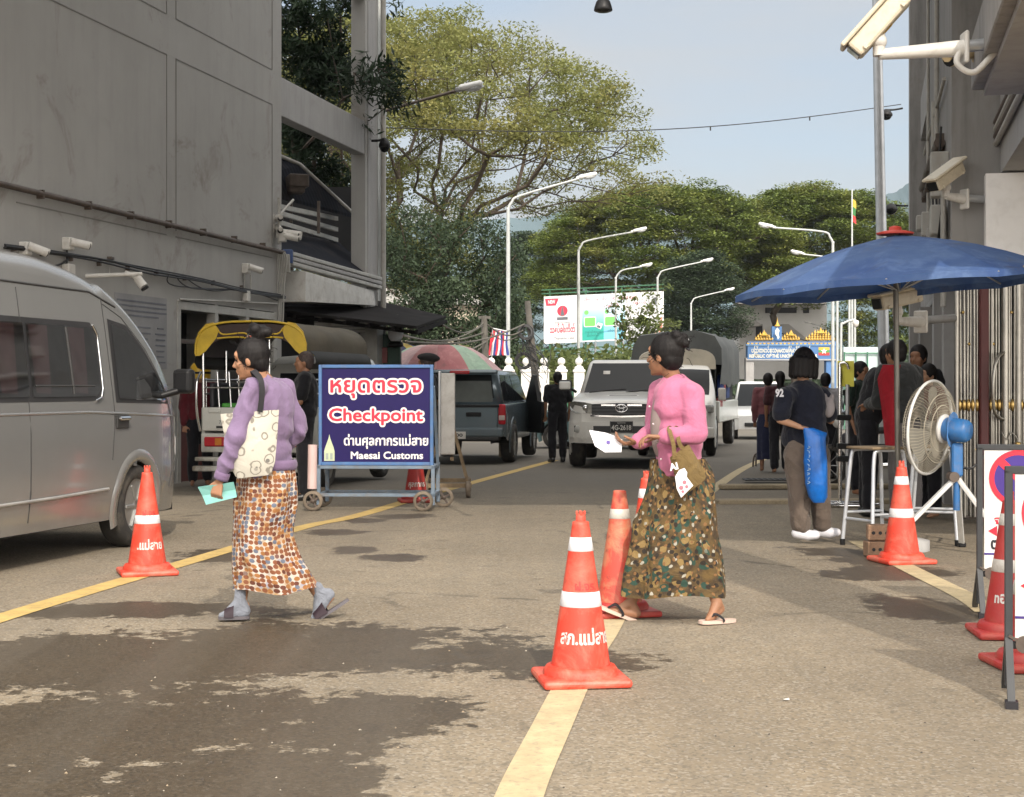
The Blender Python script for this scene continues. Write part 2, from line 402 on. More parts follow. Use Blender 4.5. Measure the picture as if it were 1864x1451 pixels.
m = MB(); w0, w1 = wy(322), wy(503)
m.box((-3, (-14+w0)/2, 6.5), (6, 14+w0, 13), M_conc); m.box((-3, (w0+w1)/2, 2.56+5.22), (6, w1-w0, 10.44), M_conc); m.box((-3, w1/2, 6.5), (6, -w1, 13), M_conc)
m.build('wall', lb)
m = MB()
for (za, zb) in ((5.83, 6.39),):
    pass
def groove(a, b_): m.beam((.003, a[0], a[1]), (.003, b_[0], b_[1]), .006, .014, M_groove)
ya, yb, yc, yd = wy(303), wy(320), wy(495), -13.5
groove((yd, 5.86), (ya, 5.86)); groove((ya, 5.86), (ya, 3.5)); groove((yd, 6.41), (ya, 6.41)); groove((ya, 6.41), (ya, 8.8))
groove((yb, 5.86), (yc, 5.86)); groove((yb, 5.86), (yb, 3.5)); groove((yc, 5.86), (yc, 3.5)); groove((yb, 6.41), (yc, 6.41)); groove((yb, 6.41), (yb, 8.8)); groove((yc, 6.41), (yc, 8.8))
groove((wy(30), 3.42), (ya, 3.42)); groove((yb, 3.42), (yc, 3.42))
m.build('wall_joint', lb)
cy = (29.75-24.87)/CT
m = MB(); m.box((-.14, cy-.38, 6.5), (.28, .76, 13), M_conc); m.box((.004, cy-.38, 6.5), (.02, .5, 12.9), M_conc2); m.build('column', lb)
for (z0, z1) in ((5.75, 6.38), (8.68, 9.3)): 
    m = MB(); m.box((-.13, (cy-.76)/2, (z0+z1)/2), (.24, cy-.77, z1-z0), M_conc2, bev=.01); m.build('beam', lb)
m = MB(); m.tube([(.10, cy+.03, 0), (.10, cy+.03, 13)], .055, M_pipe); m.build('downpipe', lb)
m = MB(); m.tube(curve([(.06, -13.5, 3.56), (.06, -9, 3.57), (.06, -4, 3.55), (.06, -.05, 3.53)], 6), .035, M_iron); 
for k in range(12): m.box((.04, -13+k*1.1, 3.56), (.1, .03, .1), M_iron)
m.build('conduit', lb)
m = MB()
pts = [(0, 448), (85, 459), (170, 473), (260, 492), (360, 510), (430, 526), (512, 541)]
for dz, r in ((0, .016), (-.025, .013), (.02, .010)): m.tube(curve([(.05+rnd.uniform(0, .03), wy(x), wz(x, y)+dz+rnd.uniform(-.015, .015)) for x, y in pts], 6), r, M_cable, 6)
m.tube(curve([(.05, wy(x), wz(x, y)) for x, y in ((0, 468), (60, 480), (95, 484), (118, 472))], 6), .012, M_cable, 6)
m.build('cable', lb)
rnd = random.Random(21)
for k in range(3): m = MB(); m.tube(curve([(.05, wy(300+k*12), wz(300+k*12, 500)), (.06, wy(310+k*30), wz(310+k*30, 520+k*4)), (.05, wy(420+k*10), wz(420+k*10, 528)), (.05, wy(500), wz(500, 535+k*6))], 6), .009, M_cable, 5); m.build('wire', lb)
m = MB(); m.tube([(.04, wy(452), wz(452, 540)), (.04, wy(452), wz(452, 500))], .014, M_pipe, 6); m.build('conduit', lb)
m = MB(); m.tube([(.04, wy(322), wz(322, 545)), (.04, wy(500), wz(500, 553))], .016, M_pipe, 6); m.build('conduit', lb)
for k in range(9): m = MB(); y_ = wy(20+k*52); m.box((.035, y_, wz(20+k*52, 452+k*9)), (.05, .03, .07), M_iron); m.build('cable_clip', lb)
# opening with frame, dark room
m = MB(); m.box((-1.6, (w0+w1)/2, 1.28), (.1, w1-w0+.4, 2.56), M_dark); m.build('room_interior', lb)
f = MB()
for a in (w0, w1-.12, w0+1.25, w0+2.4): f.box((-.06, a+.06, 1.28), (.14, .12, 2.56), M_pipe, bev=.008)
f.box((-.06, (w0+w1)/2, 2.49), (.15, w1-w0-.02, .11), M_pipe); f.box((-.06, (w0+w1)/2, 2.0), (.08, w1-w0-.26, .06), M_iron); f.box((-.2, (w0+w1)/2, .55), (.1, w1-w0-.26, 1.1), pm('red_brown_panel', (.12, .03, .025), .6))
f.build('window_frame', lb)
# pasted notice of faded writing
nb_ = MB(); yn0, yn1 = wy(208), wy(303); M_ink = pm('faded_ink', (.17, .18, .21), .9)
nb_.box((.004, (yn0+yn1)/2, 2.08), (.006, yn1-yn0, .95), pm('faded_notice', (.29, .29, .295), .8, var=.15))
rnd = random.Random(5)
for i in range(4): nb_.box((.009, (yn0+yn1)/2+rnd.uniform(-.05, .05), 2.47-i*.062), (.004, (yn1-yn0)*(.94 if i < 3 else .6), .022), M_ink)
for i in range(7):
    for k, a in enumerate((.12, .48, .80)):
        nb_.box((.009, yn0+(yn1-yn0)*a+.1, 2.14-i*.075), (.004, (yn1-yn0)*rnd.uniform(.12, .25), .02), M_ink)
nb_.build('wall_notice', label='faded paper notice with rows of writing pasted on the grey wall above the van', cat='notice', loc=road(-9.5, 24.87), rz=-TH)
# ------------------------------------------------------------------ security cameras
def cctv_bullet(mb, base, out, aim, ln=.22, r=.042, body=None, box=True):
    base, out, aim = Vector(base), Vector(out).normalized(), Vector(aim).normalized(); body = body or M_white
    if box: mb.box(base+out*.04, (.12, .12, .15), body, bev=.012)
    e = base+out*.16; mb.tube([base+out*.05, e], .016, body, 6)
    mb.tube([e-aim*ln*.35, e+aim*ln*.6], r, body, 12); mb.tube([e+aim*ln*.6, e+aim*ln*.64], r*.92, M_black, 12)
    mb.tube([e-aim*ln*.3+V(0, 0, r*.5), e+aim*ln*.72+V(0, 0, r*.5)], [r*.75, r*.75], body, 8)
def bullet(px, py, label, dirn, ln=.24, r=.045, extra=None):
    m = MB(); loc = Matrix.Translation(road(-9.5, 24.87)) @ Matrix.Rotation(-TH, 4, 'Z') @ Vector((0, wy(px), wz(px, py)))
    cctv_bullet(m, (0, 0, 0), (1, 0, 0), dirn, ln, r)
    if extra: extra(m)
    return m.build('security_camera', loc=loc, rz=-TH, label=label, cat='security camera', group='security cameras on the left wall')
bullet(40, 453, 'small white bullet camera on the wall at the far left above the van roof', (.5, .6, -.25))
bullet(118, 444, 'white box camera on the wall above a white junction box', (.6, .7, -.15), extra=lambda m: (m.box((.05, 0, -.33), (.1, .16, .18), M_white, bev=.01), m.tube([(.03, 0, -.05), (.03, 0, -.25)], .01, M_cable, 5)))
bullet(443, 489, 'small white camera on the wall near the building corner with a box below', (.5, .7, -.2), extra=lambda m: (m.box((.05, 0, -.42), (.09, .12, .16), M_white, bev=.01), m.tube([(.02, 0, -.05), (.02, 0, -.35)], .012, M_pipe, 5)))
m = MB(); Yb = 2800/((1582-200)/9.5); o = P(200, 500, Yb)
def rel(x, y, dY=0): return P(x, y, Yb+dY)-o
m.tube([rel(130, 503, -.6)+V(.1, 0, 0), rel(200, 503, 0)+V(.5, -.4, 0)], .025, M_white, 8); m.tube([rel(195, 470), rel(196, 500)], .03, M_white, 8)
m.tube([rel(178, 478), rel(178, 530)], .02, M_pipe, 6); m.box(rel(178, 488), (.1, .1, .12), M_white, bev=.01); m.box(rel(194, 470), (.16, .14, .03), M_iron)
m.tube([rel(196, 500)+V(.3, -.3, 0), rel(206, 510)+V(.4, -.4, 0)], .03, M_white, 8)
m.tube([rel(208, 512)+V(.4, -.45, 0), rel(222, 528)+V(.4, -.5, 0)], .055, M_white, 12); m.tube([rel(222, 528)+V(.4, -.5, 0), rel(224, 531)+V(.4, -.5, 0)], .05, M_black, 12)
m.build('security_camera', loc=o, label='white spot camera on a long bracket arm low on the left wall', cat='security camera', group='security cameras on the left wall')
m = MB(); Yc = 24.6; o = P(505, 410, Yc)
for dy, ax in ((-12, (.3, -.8, -.1)), (6, (.3, -.8, -.25))): cctv_bullet(m, P(500, 410+dy, Yc)-o-V(.1, 0, 0), (1, -.2, 0), ax, .3, .05)
cctv_bullet(m, P(505, 425, Yc)-o, (1, 0, 0), (.9, -.3, -.15), .35, .05); cctv_bullet(m, P(510, 432, Yc)-o, (1, -.3, 0), (.9, -.2, -.2), .28, .05)
m.box(P(477, 441, Yc)-o, (.2, .12, .2), M_white, bev=.015); m.tube([P(508, 360, Yc)-o, P(508, 445, Yc)-o], .028, M_pipe, 6); m.tube([P(508, 392, Yc)-o, P(534, 364, Yc+.4)-o], .022, M_pipe, 6)
m.build('camera_cluster', loc=o, label='cluster of white cameras and a junction box on the building corner', cat='security camera')
m = MB(); o = P(512, 500, 24.7)
for k in range(5):
    x = 498+k*4; m.tube([Vector(p)-o for p in curve([P(x, 446+k*3, 24.75), P(x+8, 470, 24.7), P(x+3, 520, 24.7), P(x+1, 600, 24.7)], 5)], .014, M_pipe, 6)
m.box(P(520, 480, 24.9)-o, (.14, .12, .3), M_pipe, bev=.01); m.box(P(524, 467, 24.95)-o, (.16, .1, .22), pm('blue_box', (.03, .07, .2), .5), bev=.01)
m.build('pipe_bundle', loc=o, label='bundle of grey conduits running down the corner of the left building', cat='pipes')
def dome_cam(name_loc, arm, label, r=.12, group=None, body=M_black, drop=.0):
    m = MB(); a = Vector(arm)
    m.tube(curve([a, a*.45+V(0, 0, .06), V(0, 0, .14)], 5), .025, body, 7)
    if drop: m.tube([(0, 0, .1), (0, 0, drop)], .02, body, 8)
    m.lathe([(.02, .16), (r*.6, .13), (r, .03), (r*1.02, -.01), (r*.92, -.03)], body, 18)
    m.lathe([(r*.85, -.02), (r*.8, -.06), (r*.55, -.105), (.001, -.125)], M_glass, 18)
    return m.build('dome_camera', loc=name_loc, label=label, cat='security camera', group=group)
dome_cam(P(700, 266, 29.2), (-.25, 0, .1), 'black dome camera on the open concrete frame by the left column', .11)
dome_cam(P(1613, 210, 39), (.42, 0, .18), 'black dome camera on an upper bracket of the right building', .16)
dome_cam(P(1622, 382, 38), (.42, 0, .10), 'lower black dome camera on the right building above the blue umbrella', .16)
m = MB(); m.lathe([(.012, 1.6), (.012, .085), (.030, .082), (.048, .058), (.060, .022), (.064, 0), (.060, -.004)], M_black, 24); m.lathe([(.056, -.002), (.045, -.010), (.02, -.016), (.001, -.017)], M_glass, 20)
m.build('dome_camera', loc=P(1098, 19, 10.5), label='black bell shaped dome camera hanging at the top over the road', cat='security camera')
# ------------------------------------------------------------------ overhead gate the camera looks out from
m = MB()
m.box((9.0, 10.6, 5.3+9.5), (16.16, 1.2, 19), M_conc); m.box((-8.04, 10.6, 6.45+8.93), (17.92, 1.2, 17.86), M_conc); m.build('beam_span', None)
o_ = bpy.data.objects['beam_span']; o_.name = 'wall'
gt = thing('border_gate_building', 'tall grey gate building spanning the road overhead, out of frame', 'building', (0, 10.6, 0)); o_.parent = gt; o_.location = (0, -10.6, 0)
for x in (-13, 14):
    m = MB(); m.box((x, -.02, 2.65), (1.2, 1.1, 5.3), M_conc); m.build('column', gt)
m = MB(); m.box((0, 0, 3.05), (.62, .62, 6.1), M_conc, bev=.02); m.box((0, 0, 6.16), (.74, .74, .12), M_conc, bev=.02); m.build('gate_pillar', loc=(2.87, 5.3, 0), label='tall free standing grey pillar just outside the right edge', cat='pillar')
# ------------------------------------------------------------------ low market hall behind the frame bay
M_roof = None
def corrugated():
    b = NB('corrugated_roof'); w = b.n('ShaderNodeTexWave', Vector=b.obj, Scale=2.2); w.bands_direction = 'Y'
    c = b.mix(w.outputs['Fac'], (.006, .007, .010), (.016, .018, .026)); c = b.mix(b.math('MULTIPLY', b.ramp(b.noise(2, 5), .5, .7), .4), c, (.06, .05, .045))
    b.set('Base Color', c); b.set('Roughness', .9); b.set('Specular IOR Level', .1); return b.m
M_roof = corrugated()
o = P(600, 705, 28); o.z = gz(28)
mh = thing('market_hall', 'low market hall with dark corrugated roofs seen through the concrete frame bay', 'building', o)
def mp_(x, y, Y): return P(x, y, Y)-o
m = MB(); m.ext([mp_(440, 412, 26.2), mp_(613, 438, 30.6), mp_(690, 506, 29.6), mp_(526, 461, 25.2)], (0, 0, -.06), M_roof); m.build('roof', mh)
m = MB(); m.ext([mp_(440, 258, 27.0), mp_(545, 300, 28.5), mp_(645, 392, 30.3), mp_(430, 335, 25.4)], (0, 0, -.06), M_roof)
m.tube([mp_(505, 282, 27.8), mp_(545, 299, 28.5), mp_(645, 391, 30.3)], .04, M_pipe, 6); m.build('upper_roof', mh)
m = MB(); m.box(mp_(541, 331, 27.4), (.35, .5, .22), M_iron, (0, 0, .3), .02); m.box(mp_(538, 346, 27.4), (.28, .4, .12), M_iron, (0, 0, .3), .02); m.build('roof_vent', mh)
m = MB()
for ya_, yb_ in ((376, 398), (388, 418), (405, 437)): m.beam(mp_(508, ya_, 26), mp_(613, yb_, 30.2), .06, .08, M_pipe)
for x in (530, 580): m.beam(mp_(x, 366, 27), mp_(x, 425, 27), .05, .05, M_iron)
m.build('louvre', mh)
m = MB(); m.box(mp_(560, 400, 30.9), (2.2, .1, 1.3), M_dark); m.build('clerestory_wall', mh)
m = MB()
for k in range(3): m.beam(mp_(527, 462+k*9, 25.2), mp_(690, 508+k*8, 29.6), .14, .07, M_pipe if k != 1 else M_conc2, .015)
m.build('gutter', mh)
m = MB()
a, b_, c, d = mp_(556, 494, 25.5), mp_(681, 530, 29.3), mp_(683, 556, 29.3), mp_(556, 549, 25.5)
m.ext([d, c, b_, a], (-.55, .1, 0), M_white); m.box(mp_(542, 521, 25.75), (.25, .35, .5), M_pipe, (0, 0, -TH), .01); m.build('signboard', mh)
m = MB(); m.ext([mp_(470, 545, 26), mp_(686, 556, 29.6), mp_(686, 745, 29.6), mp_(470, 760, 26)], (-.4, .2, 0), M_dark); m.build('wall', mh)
m = MB(); m.box(V(mp_(674, 640, 29.3).x, mp_(674, 640, 29.3).y-.1, 1.4), (.42, .4, 2.8), M_pipe, (0, 0, -TH), .02); m.build('pillar', mh)
# awning
aw = thing('awning', 'dark flat awning jutting over the pavement from the market hall', 'awning', o)
m = MB(); q = [mp_(490, 566, 26.2), mp_(660, 546, 30.2), mp_(812, 580, 31), mp_(758, 599, 27.2)]
M_awn = pm('dark_awning_metal', (.022, .02, .02), .9, var=.4, vs=3, spec=.1)
m.ext(q, (0, 0, .05), M_awn); m.build('canopy', aw)
m = MB()
for k in range(7):
    t = k/6; m.beam(q[0].lerp(q[3], t)-V(0, 0, .05), q[1].lerp(q[2], t)-V(0, 0, .05), .05, .07, M_awn)
for k in range(3):
    t = .15+k*.35; m.beam(q[0].lerp(q[1], t)-V(0, 0, .11), q[3].lerp(q[2], t)-V(0, 0, .11), .05, .06, M_awn)
m.build('rafter', aw)
m = MB(); q0, q1 = mp_(572, 566, 27.2), mp_(664, 575, 29.0)
m.ext([q0, q1, q1-V(0, 0, .30), q0-V(0, 0, .42)], (.02, .15, 0), M_white)
for k in range(5): m.beam(q0-V(.004, .012, .05+k*.075), q1-V(.004, .012, .04+k*.055), .012, .012, M_groove)
m.build('shutter_box', aw)
# shopfront clutter under the awning
m = MB(); Ys = 29.5; c0 = P(706, 640, Ys)
m.box((c0.x, Ys, 1.2), (.5, .4, 2.2), pm('dark_green_paint', (.02, .06, .04), .6), bev=.02); m.box((c0.x-.05, Ys-.22, 1.9), (.12, .05, .3), pm('dull_red', (.2, .02, .02), .5), bev=.01)
m.build('vending_cabinet', label='dark green cabinet standing under the awning beside the umbrellas', cat='cabinet')
m = MB(); c0 = P(720, 606, 29.0); m.ball((0, 0, 0), (.15, .15, .19), pm('white_enamel', (.7, .7, .7), .3, var=.05)); m.cyl((0, 0, .15), (0, 0, .34), .05, M_pipe); m.lathe([(.1, -.16), (.15, -.2), (.15, -.26), (.06, -.27)], M_black, 14)
m.build('dome_camera', loc=c0, label='white dome camera hanging below the dark awning', cat='security camera')
# ------------------------------------------------------------------ right building
C2 = .80
rb = thing('customs_building', 'tall stained grey building on the right with open ground floor and pipes', 'building', road(C2, 14.9, 0), -TH)
def ry(Y): return (Y-14.9)/CT
def rzz(x, y): return HC+(HY-y)*C2/(x-1560)
def rY(x): return 2800*C2/(x-1560)
M_stain = plaster('stained_plaster', (.23, .222, .212), (.31, .30, .288), .75, .4)
m = MB(); m.box((4, ry(21.4)/2, 8.6), (8, ry(21.4), 12), M_stain); m.build('wall', rb); m = MB(); m.box((4.5, (ry(21.4)+ry(31))/2, 8.6), (7, ry(31)-ry(21.4), 12), M_stain); m.build('wall', rb)
m = MB()
for cx_, Y_, z_, sz_, mt_ in ((.3, 30.6, 6, (.6, .9, 17), M_stain), (.3, 24.5, 1.2, (.6, .8, 2.7), M_stain), (.3, 20.5, 1.25, (.5, .6, 2.6), M_conc2), (.25, 17.2, 1.25, (.45, .5, 2.6), M_conc2)):
    m = MB(); m.box((cx_, ry(Y_), z_), sz_, mt_); m.build('column', rb)
for z0, z1 in ((2.62, 3.2), (6.1, 6.9), (9.6, 10.4)):
    m = MB(); m.box((.45, (ry(21.4)+ry(30.1))/2, (z0+z1)/2), (.5, ry(30.1)-ry(21.4)-.02, z1-z0), M_stain); m.build('beam', rb)
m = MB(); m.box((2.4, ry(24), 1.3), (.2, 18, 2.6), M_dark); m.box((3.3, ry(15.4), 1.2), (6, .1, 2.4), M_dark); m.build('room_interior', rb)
m = MB(); m.box((1.3, ry(23.2), 2.67), (2.2, 15, .1), M_conc2); m.build('ceiling', rb)
m = MB(); m.box((.04, ry(19.2), 2.75), (.16, 7, .2), M_conc2, bev=.01); m.build('lintel', rb)
# end wall and overhang near the camera
m = MB(); m.box((2.5, -.12, 2.46+.43), (4.4, .22, .86), pm('pale_pier_paint', (.80, .79, .78), .6, var=.06, dirt=.12)); m.build('end_wall', rb)
m = MB()
pr = [(0, .1, 3.34), (0, -5.4, 3.34), (0, -5.4, 7.5), (0, .1, 7.5)]
m.ext([(.45, y, z) for _, y, z in pr], (6, 0, 0), M_conc2); m.build('overhang', rb)
m = MB(); m.box((.24, -4.9, 3.78), (.5, 3.6, .40), M_stain, bev=.01); m.box((.26, -4.9, 3.555), (.36, 3.5, .05), M_conc2); m.build('ledge', rb)
m = MB()
for k in range(4): m.tube([(.41, -5.3, 3.86-.07*k), (.41, -2.0, 3.86-.07*k), (.41, .1, 3.84-.07*k)], .028, M_pipe if k % 2 else M_iron, 7)
for k in range(3): m.tube([(-.06, .3+.09*k, 3.5), (-.06, .3+.09*k, 3.1-.05*k), (-.05, .5+.1*k, 2.5), (-.05, .5+.1*k, 2.1)], .025, M_pipe, 7)
m.tube([(-.06, 1.2, 3.85), (-.06, 4, 3.95), (-.06, ry(21), 4.0)], .06, M_iron, 8); m.tube([(-.06, 1.2, 3.72), (-.06, 4, 3.83), (-.06, ry(21), 3.86)], .03, M_iron, 7)
m.tube([(-.05, 1.0, 3.0), (-.05, 5, 3.02), (-.05, ry(21), 3.05)], .05, M_pipe, 8); m.tube([(-.05, 3.0, 3.0), (-.05, 3.0, 4.6)], .03, M_pipe, 7)
for k in range(5): m.box((-.04, 1.5+k*1.1, 3.88), (.1, .04, .22), M_iron)
m.build('conduit', rb)
for y, z, s_ in ((.55, 3.42, (.18, .22, .45)), (.9, 3.0, (.16, .3, .3)), (2.2, 2.95, (.14, .22, .2)), (1.3, 2.75, (.14, .3, .14)), (4.2, 3.3, (.12, .2, .3)), (6.0, 3.5, (.14, .3, .2))):
    m = MB(); m.box((-.09, y, z), s_, M_pipe, bev=.015); m.build('junction_box', rb)
m = MB(); m.box((.6, ry(16.2), 2.05), (.06, .9, .8), M_black, bev=.02); m.build('counter_screen', rb); m = MB(); m.box((.55, ry(16.2), .6), (.4, 1.2, 1.2), M_conc2, bev=.02); m.build('counter', rb)
for k in range(4): m = MB(); m.tube(curve([(-.05, .3+k*.05, 3.3), (-.10, .8+k*.1, 2.75-.1*k), (-.06, 1.8, 2.9-.05*k), (-.05, 3.4+k*.3, 2.75), (-.05, 6, 2.85)], 6), .011, M_cable, 5); m.build('wire', rb)
for k in range(3): m = MB(); m.tube(curve([(-.05, 1.1+k*.8, 4.0), (-.07, 1.15+k*.8, 3.5), (-.05, 1.0+k*.8, 3.05)], 5), .012, M_cable, 5); m.build('wire', rb)
for q_, r_ in (([(-.04, 2.4, 3.1), (-.04, 2.4, 8)], .028), ([(-.04, 5.0, 3.1), (-.04, 5.0, 9)], .022), ([(-.04, .6, 4.4), (-.04, 6.5, 4.5)], .02)): m = MB(); m.tube(q_, r_, M_pipe, 8); m.build('conduit', rb)
m = MB(); m.box((-.35, 1.6, 2.62), (.6, 1.3, .05), M_iron, (0, .12, 0)); m.build('door_canopy', rb)
# big camera housings
def housing(loc, fw, label, arm_to, sc=1.0, hose=False):
    """outdoor camera housing; arm_to is the wall point relative to loc"""
    t = thing('security_camera', label, 'security camera', loc, 0, 'large camera housings on the right')
    mcr = pm('cream_enamel', (.62, .55, .42), .4, var=.12, vs=8, dirt=.25)
    M_ = plane_M((0, 0, 0), Vector(fw).normalized().cross(V(0, 0, 1)), fw); m = MB()
    m.box((0, 0, 0), (.15*sc, .46*sc, .12*sc), mcr, bev=.02*sc, M=M_); m.box((0, -.02*sc, .075*sc), (.185*sc, .56*sc, .03*sc), mcr, bev=.012*sc, M=M_)
    m.box((0, .235*sc, 0), (.11*sc, .012*sc, .09*sc), M_glass, M=M_)
    for sx in (-1, 1):
        for yy in (-.17, .17): m.box((sx*.078*sc, yy*sc, -.04*sc), (.02*sc, .03*sc, .03*sc), mcr, bev=.005, M=M_)
    m.box((0, .0, -.063*sc), (.06*sc, .1*sc, .004), pm('ochre_label', (.45, .28, .06), .6), M=M_)
    m.build('housing', t)
    m = MB(); a = Vector(arm_to); k = a.normalized()
    m.ball((0, 0, -.11*sc), .05*sc, M_white); m.cyl((0, 0, -.05*sc), (0, 0, -.2*sc), .038*sc, M_white, 12)
    m.tube([V(0, 0, -.19*sc), a*.4+V(0, 0, -.17*sc)], [.035*sc, .055*sc], M_white, 10); m.box(a*.4+V(0, 0, -.17*sc), (.03, .13*sc, .2*sc), M_white, (0, 0, math.atan2(k.y, k.x)), .01)
    m.tube([a*.4+V(0, 0, -.16*sc), a+V(0, 0, -.1*sc)], .04*sc, M_steel, 10)
    if hose: m.tube(curve([a*.37+V(0, -.03, -.2), a*.36+V(0, -.03, -.3), a*.44+V(0, -.03, -.36), a*.55+V(0, -.03, -.22), a*.7+V(0, -.03, -.17), a+V(0, -.03, -.14)], 6), .022, M_white, 8)
    m.build('bracket', t); return t
housing(P(1600, 44, 10.6), (-.66, .12, -.74), 'big cream camera housing on a steel arm, top right against the sky', P(1990, 30, 10.6)-P(1600, 44, 10.6), 1.10, True)
housing(P(1722, 322, 14.6), (-.70, -.50, -.48), 'cream camera housing on the stained wall above the blue umbrella', (.5, .2, -.1), .95)
housing(P(1634, 545, 13.4), (-.90, -.45, -.20), 'cream camera housing under the blue umbrella canopy', P(1735, 560, 14.4)-P(1634, 545, 13.4), 1.0)
m = MB(); cctv_bullet(m, (.25, .1, .05), (-1, -.2, -.1), (-.75, -.5, -.35), .34, .06, pm('yellowed_plastic', (.52, .40, .22), .45)); m.build('security_camera', loc=P(1742, 100, 11.5), label='yellowed bullet camera below the ledge near the top right', cat='security camera')
# ------------------------------------------------------------------ folding steel gate
M_chrome = pm('stainless_steel', (.40, .38, .34), .30, metal=.9, var=.25, vs=6); M_red = pm('maroon_paint', (.09, .012, .012), .5)
M_brass = pm('brass_stud', (.55, .38, .14), .3, metal=.9)
fg = thing('folding_gate', 'stainless steel folding gate with maroon post and curved handle at right', 'gate', P(1742, 705, 14.6)-V(0, 0, HC))
def gx(x): return (x-1742)*14.6/2800
m = MB(); rnd = random.Random(9)
for x in [1744, 1749, 1755, 1761, 1767, 1773, 1779, 1799, 1804, 1809, 1814, 1819, 1836, 1841, 1846, 1858, 1863, 1868, 1876, 1884, 1892, 1900, 1908]:
    m.tube([(gx(x), rnd.uniform(-.03, .03), .06), (gx(x), rnd.uniform(-.03, .03), 2.42)], .0125, M_chrome, 8)
m_slat = m
for x, r in ((1828, .034), (1852, .030), (1870, .03), (1740, .022)):
    m = MB(); m.cyl((gx(x), -.03, .04), (gx(x), -.03, 2.45), r, M_chrome, 14); m.build('frame_post', fg)
m = MB(); m.box((gx(1789), -.02, 1.22), (.085, .09, 2.4), M_red, bev=.01); m.build('maroon_post', fg)
m = MB()
for z in (.06, 1.02, 1.22, 2.42): m.box((gx(1825), .03, z), (gx(1910), .04, .035), M_chrome if z > .1 else M_iron, bev=.006)
m.build('rail', fg)
m = MB()
for k in range(20): m.ball((gx(1746+k*8), -.02, 1.12), (.022, .02, .06), M_brass, 8, 5)
for k in range(12): m.ball((gx(1752+k*11), -.02, (2.0, 1.7, .7, .5)[k % 4]), .017, M_brass, 8, 5)
m_slat.add(m.v, m.f, M_brass, True); m_slat.build('slat', fg)
m = MB(); m.tube(curve([(gx(1826), -.04, 1.62), (gx(1812), -.10, 1.58), (gx(1802), -.13, 1.45), (gx(1800), -.13, 1.2), (gx(1806), -.10, 1.04), (gx(1826), -.04, .98)], 6), .017, M_chr if False else M_chrome, 8); m.build('handle', fg)
m = MB(); m.tube(curve([(gx(1820), -.06, .86), (gx(1828), -.08, .8), (gx(1838), -.06, .86), (gx(1848), -.08, .8)], 5), .008, M_chrome, 6); m.box((gx(1848), -.08, .74), (.05, .03, .07), M_brass, bev=.01); m.build('padlock', fg)
# ------------------------------------------------------------------ trees
def leaf_mat(name, dark, light, hue=None, trans=.25):
    b = NB(name); gi = b.n('ShaderNodeNewGeometry')
    f = b.math('ADD', b.math('MULTIPLY', b.ramp(b.noise(.55, 4), .35, .65), .78), b.math('MULTIPLY', gi.outputs['Random Per Island'], .22))
    c = b.mix(f, dark, light)
    if hue: c = b.mix(b.math('MULTIPLY', b.ramp(b.noise(.22, 3), .5, .68), .75), c, hue)
    b.set('Base Color', c); b.set('Roughness', .65); b.set('Specular IOR Level', .25)
    tr = b.n('ShaderNodeBsdfTranslucent', Color=c); mx_ = b.n('ShaderNodeMixShader', Fac=trans)
    b.l(b.b.outputs[0], mx_.inputs[1]); b.l(tr.outputs[0], mx_.inputs[2]); b.l(mx_.outputs[0], b.out.inputs['Surface']); return b.m
M_bark = pm('bark', (.085, .065, .048), .9, var=.5, vs=2.5, bump=.5, bs=12)
M_bark2 = pm('bark_grey', (.13, .12, .105), .9, var=.5, vs=2.5, bump=.4, bs=12)
def leaves(parent, name, centers, radii, counts, size, mat, rng, flat=.35, shape=.42, fold=False):
    """many leaf-sized faces spread through clumps: centers Nx3, radii Nx3"""
    centers = np.asarray(centers, float); radii = np.asarray(radii, float); counts = np.asarray(counts, int)
    idx = np.repeat(np.arange(len(centers)), counts); n = len(idx)
    d = rng.normal(size=(n, 3)); d /= np.linalg.norm(d, axis=1)[:, None]; d *= (rng.random(n)**.45)[:, None]
    p = centers[idx]+d*radii[idx]
    nr = rng.normal(size=(n, 3))*flat+np.array([0, 0, 1.0]); nr /= np.linalg.norm(nr, axis=1)[:, None]
    a = rng.normal(size=(n, 3)); a -= nr*(a*nr).sum(1)[:, None]; a /= np.linalg.norm(a, axis=1)[:, None]; b = np.cross(nr, a)
    s = (size*(.6+.8*rng.random(n)))[:, None]
    v = np.stack([p-a*s*.5, p+b*s*shape*.5, p+a*s*.5, p-b*s*shape*.5], 1).reshape(-1, 3)
    me = bpy.data.meshes.new(name); me.vertices.add(4*n); me.vertices.foreach_set('co', v.ravel())
    me.loops.add(4*n); me.loops.foreach_set('vertex_index', np.arange(4*n, dtype=np.int32))
    me.polygons.add(n); me.polygons.foreach_set('loop_start', np.arange(0, 4*n, 4, dtype=np.int32)); me.polygons.foreach_set('loop_total', np.full(n, 4, np.int32))
    me.materials.append(mat); me.update(calc_edges=True)
    o = bpy.data.objects.new(name, me); COL.objects.link(o); o.parent = parent; return o
